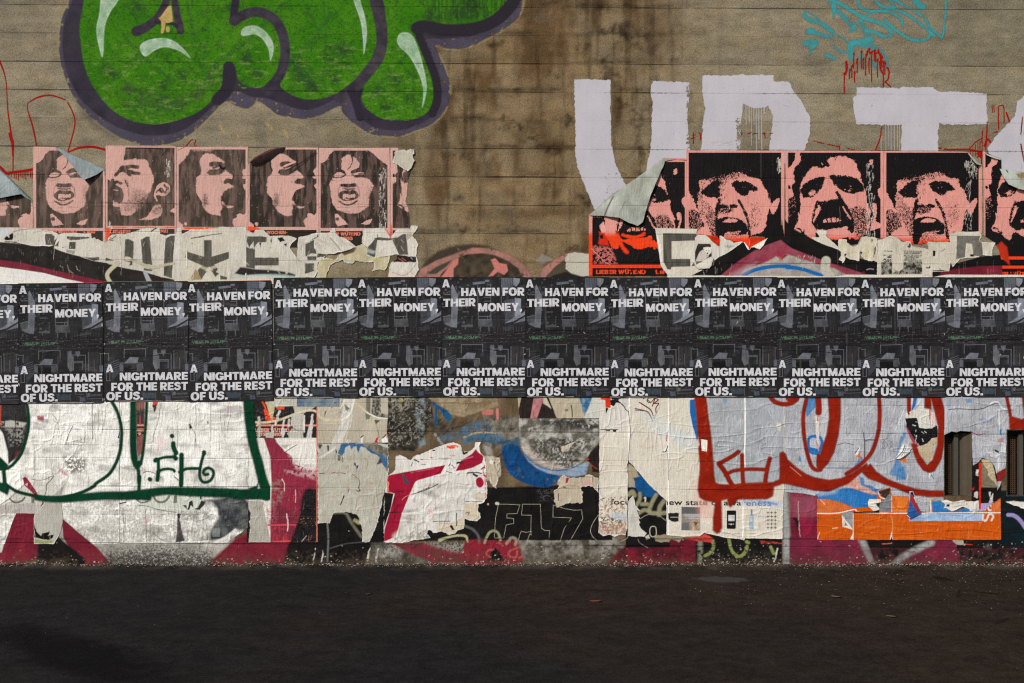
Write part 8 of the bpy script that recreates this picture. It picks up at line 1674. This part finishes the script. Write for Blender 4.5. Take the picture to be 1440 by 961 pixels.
f.fill(Y4((1008,680),(1012,652),(1045,640),(1075,665),(1100,730),(1200,820),(1300,890),(1400,930),(1560,960),(1700,940),(1830,880),(1985,770),(2000,800),(1900,900),(1780,1000),(1560,1090),(1400,1080),(1200,1030),(1010,990)),RDL,soft=1.9)
for p,wd in [(((118,10),(78,200),(76,380),(105,600),(160,790),(215,845),(270,845)),5),(((925,20),(932,230),(915,430),(840,650),(700,800),(560,890)),5.2),(((240,20),(248,150),(245,200)),8),(((245,680),(240,790),(255,820)),4.4)]: f.stroke(X1(*p),wd,RDL,soft=1.5)
f.fill(X1((350,20),(492,20),(494,240),(470,450),(420,650),(350,780),(290,835),(240,830),(245,740),(290,580),(340,440),(365,250)),RDL,soft=1.9)
f.fill(X1((720,860),(830,780),(900,870),(1020,950),(1180,1010),(1340,1060),(1500,1080),(1656,1080),(1656,1150),(1500,1150),(1300,1130),(1130,1060),(960,1000),(800,940)),RDL,soft=1.9)
f.stroke(X3((142,20),(142,185)),5,RDL,soft=1.5); f.fill(X3((318,20),(500,20),(545,180),(566,380),(545,410),(535,560),(510,720),(430,860),(370,880),(300,850),(235,760),(190,640),(168,555),(215,545),(265,680),(345,795),(410,730),(462,560),(468,350),(430,180),(395,60),(390,165),(372,160),(318,150)),RDL,soft=1.7)
f.fill(X3((1220,20),(1258,20),(1300,245),(1410,278),(1440,260),(1412,20),(1500,20),(1500,390),(1275,395),(1265,230)),RDL,soft=1.7)
f.lock = True; f.stroke(Y4((160,60),(180,400),(200,860)),4,(168,64,52),soft=1.5,a=.5,tex=(.56,3,.04)); f.stroke(Y4((1125,810),(1250,915)),.8,(206,150,140),soft=.4); f.stroke(X3((388,50),(440,330)),1,(196,80,60)); f.lock = False
f.cut(X3((255,165),(372,165),(386,370),(440,340),(470,350),(466,480),(240,600),(100,300),(150,190)),soft=.4); f.cut(Y4((120,495),(198,512),(192,642),(130,632)),soft=.4)
f.cut([(1327,604),(1367,604),(1367,698),(1327,698)],soft=.3); f.cut([(1415,604),(1480,604),(1480,698),(1415,698)],soft=.3); f.cut(X2((840,150),(970,115),(995,200),(995,380),(840,380)),soft=.4); f.cut(X4((135,150),(175,150),(260,390),(100,400)),soft=.4)
tag(f.build('red_graffiti',SPRAY,4.0,W),'dark red bubble letters with a small hand-drawn K on silver paint')

# ================================================================ grit, chips and litter on the ground
GRIT = plain_mat('pale_grit',(150,136,114),.95,0,90,.5)
def chips(n,fn,s0,s1,seed,flat=.5):
    r = random.Random(seed); V,F = [],[]
    for _ in range(n):
        x,y_ = fn(r); s_ = r.uniform(s0,s1) * (1 if r.random() < .9 else 1.8); b0 = len(V); k = r.choice([3,4,5])
        z0 = float(ground_h(x,y_)[0]) - .0008; t0 = r.uniform(0,6.28)
        for i in range(k):
            an = t0 + i * 6.283 / k; V.append((x + s_ * math.cos(an) * r.uniform(.6,1.2),y_ + s_ * math.sin(an) * r.uniform(.6,1.2),z0))
        V.append((x + r.uniform(-.3,.3) * s_,y_ + r.uniform(-.3,.3) * s_,z0 + s_ * flat * r.uniform(.5,1.3)))
        for i in range(k): F.append((b0 + i,b0 + (i + 1) % k,b0 + k))
    return V,F
V,F = chips(2200,lambda r: (r.uniform(-4.6,4.6),-.004 - abs(r.gauss(0,.028))),.002,.006,5)
tag(mesh_obj('plaster_chips',V,F,GRIT),'crumbled paint and plaster chips along the foot of the wall',kind='stuff')
V,F = chips(1500,lambda r: (1.0 + 2.9 * r.random() ** .6,-.05 - 1.1 * r.random() ** 1.6),.0015,.0048,9)
tag(mesh_obj('gravel',V,F,plain_mat('grey_gravel',(118,106,92),.95,0,90,.6)),'scattered fine gravel on the tarmac at the right',kind='stuff')
V,F = chips(500,lambda r: (r.uniform(-4.2,4.2),-.06 - 1.9 * r.random() ** 1.3),.0012,.0038,19)
tag(mesh_obj('grit',V,F,plain_mat('dull_grit',(96,86,74),.95,0,90,.6)),'thin scatter of grit over the tarmac',kind='stuff')
LEAF = plain_mat('dry_leaf',(96,44,20),.8,0,60,.6)
def leaf(x,y_,ln,rot,label,mat):
    n = 7; V,F = [],[]
    for i in range(n):
        t = i / (n - 1); w_ = .22 * ln * math.sin(math.pi * min(1,t * 1.02)) ** .8
        V += [(t * ln,-w_,.004 + .004 * t),(t * ln,0,.001 + .002 * t),(t * ln,w_,.005 + .004 * (1 - t))]
    for i in range(n - 1):
        a0 = i * 3; F += [(a0,a0 + 3,a0 + 4,a0 + 1),(a0 + 1,a0 + 4,a0 + 5,a0 + 2)]
    o = mesh_obj('dry_leaf',V,F,mat,None,(x,y_,float(ground_h(x,y_)[0]) - .001),True); o.rotation_euler = (0,0,rot)
    return tag(o,label,'leaf','litter on the tarmac')
leaf(.47,-.96,.08,.1,'orange-brown dry leaf on the tarmac in front of the cream poster',LEAF)
leaf(-.92,-.80,.06,.8,'dark curled leaf on the tarmac below the outlined digits',plain_mat('dark_leaf',(40,34,28),.85))
leaf(1.97,-.86,.06,-.5,'pale straw-coloured leaf shred below the orange poster',plain_mat('straw',(84,64,44),.85))
leaf(2.15,-1.28,.06,-.4,'pale straw-coloured leaf shred farther out from the wall',plain_mat('straw_dull',(76,58,40),.85))
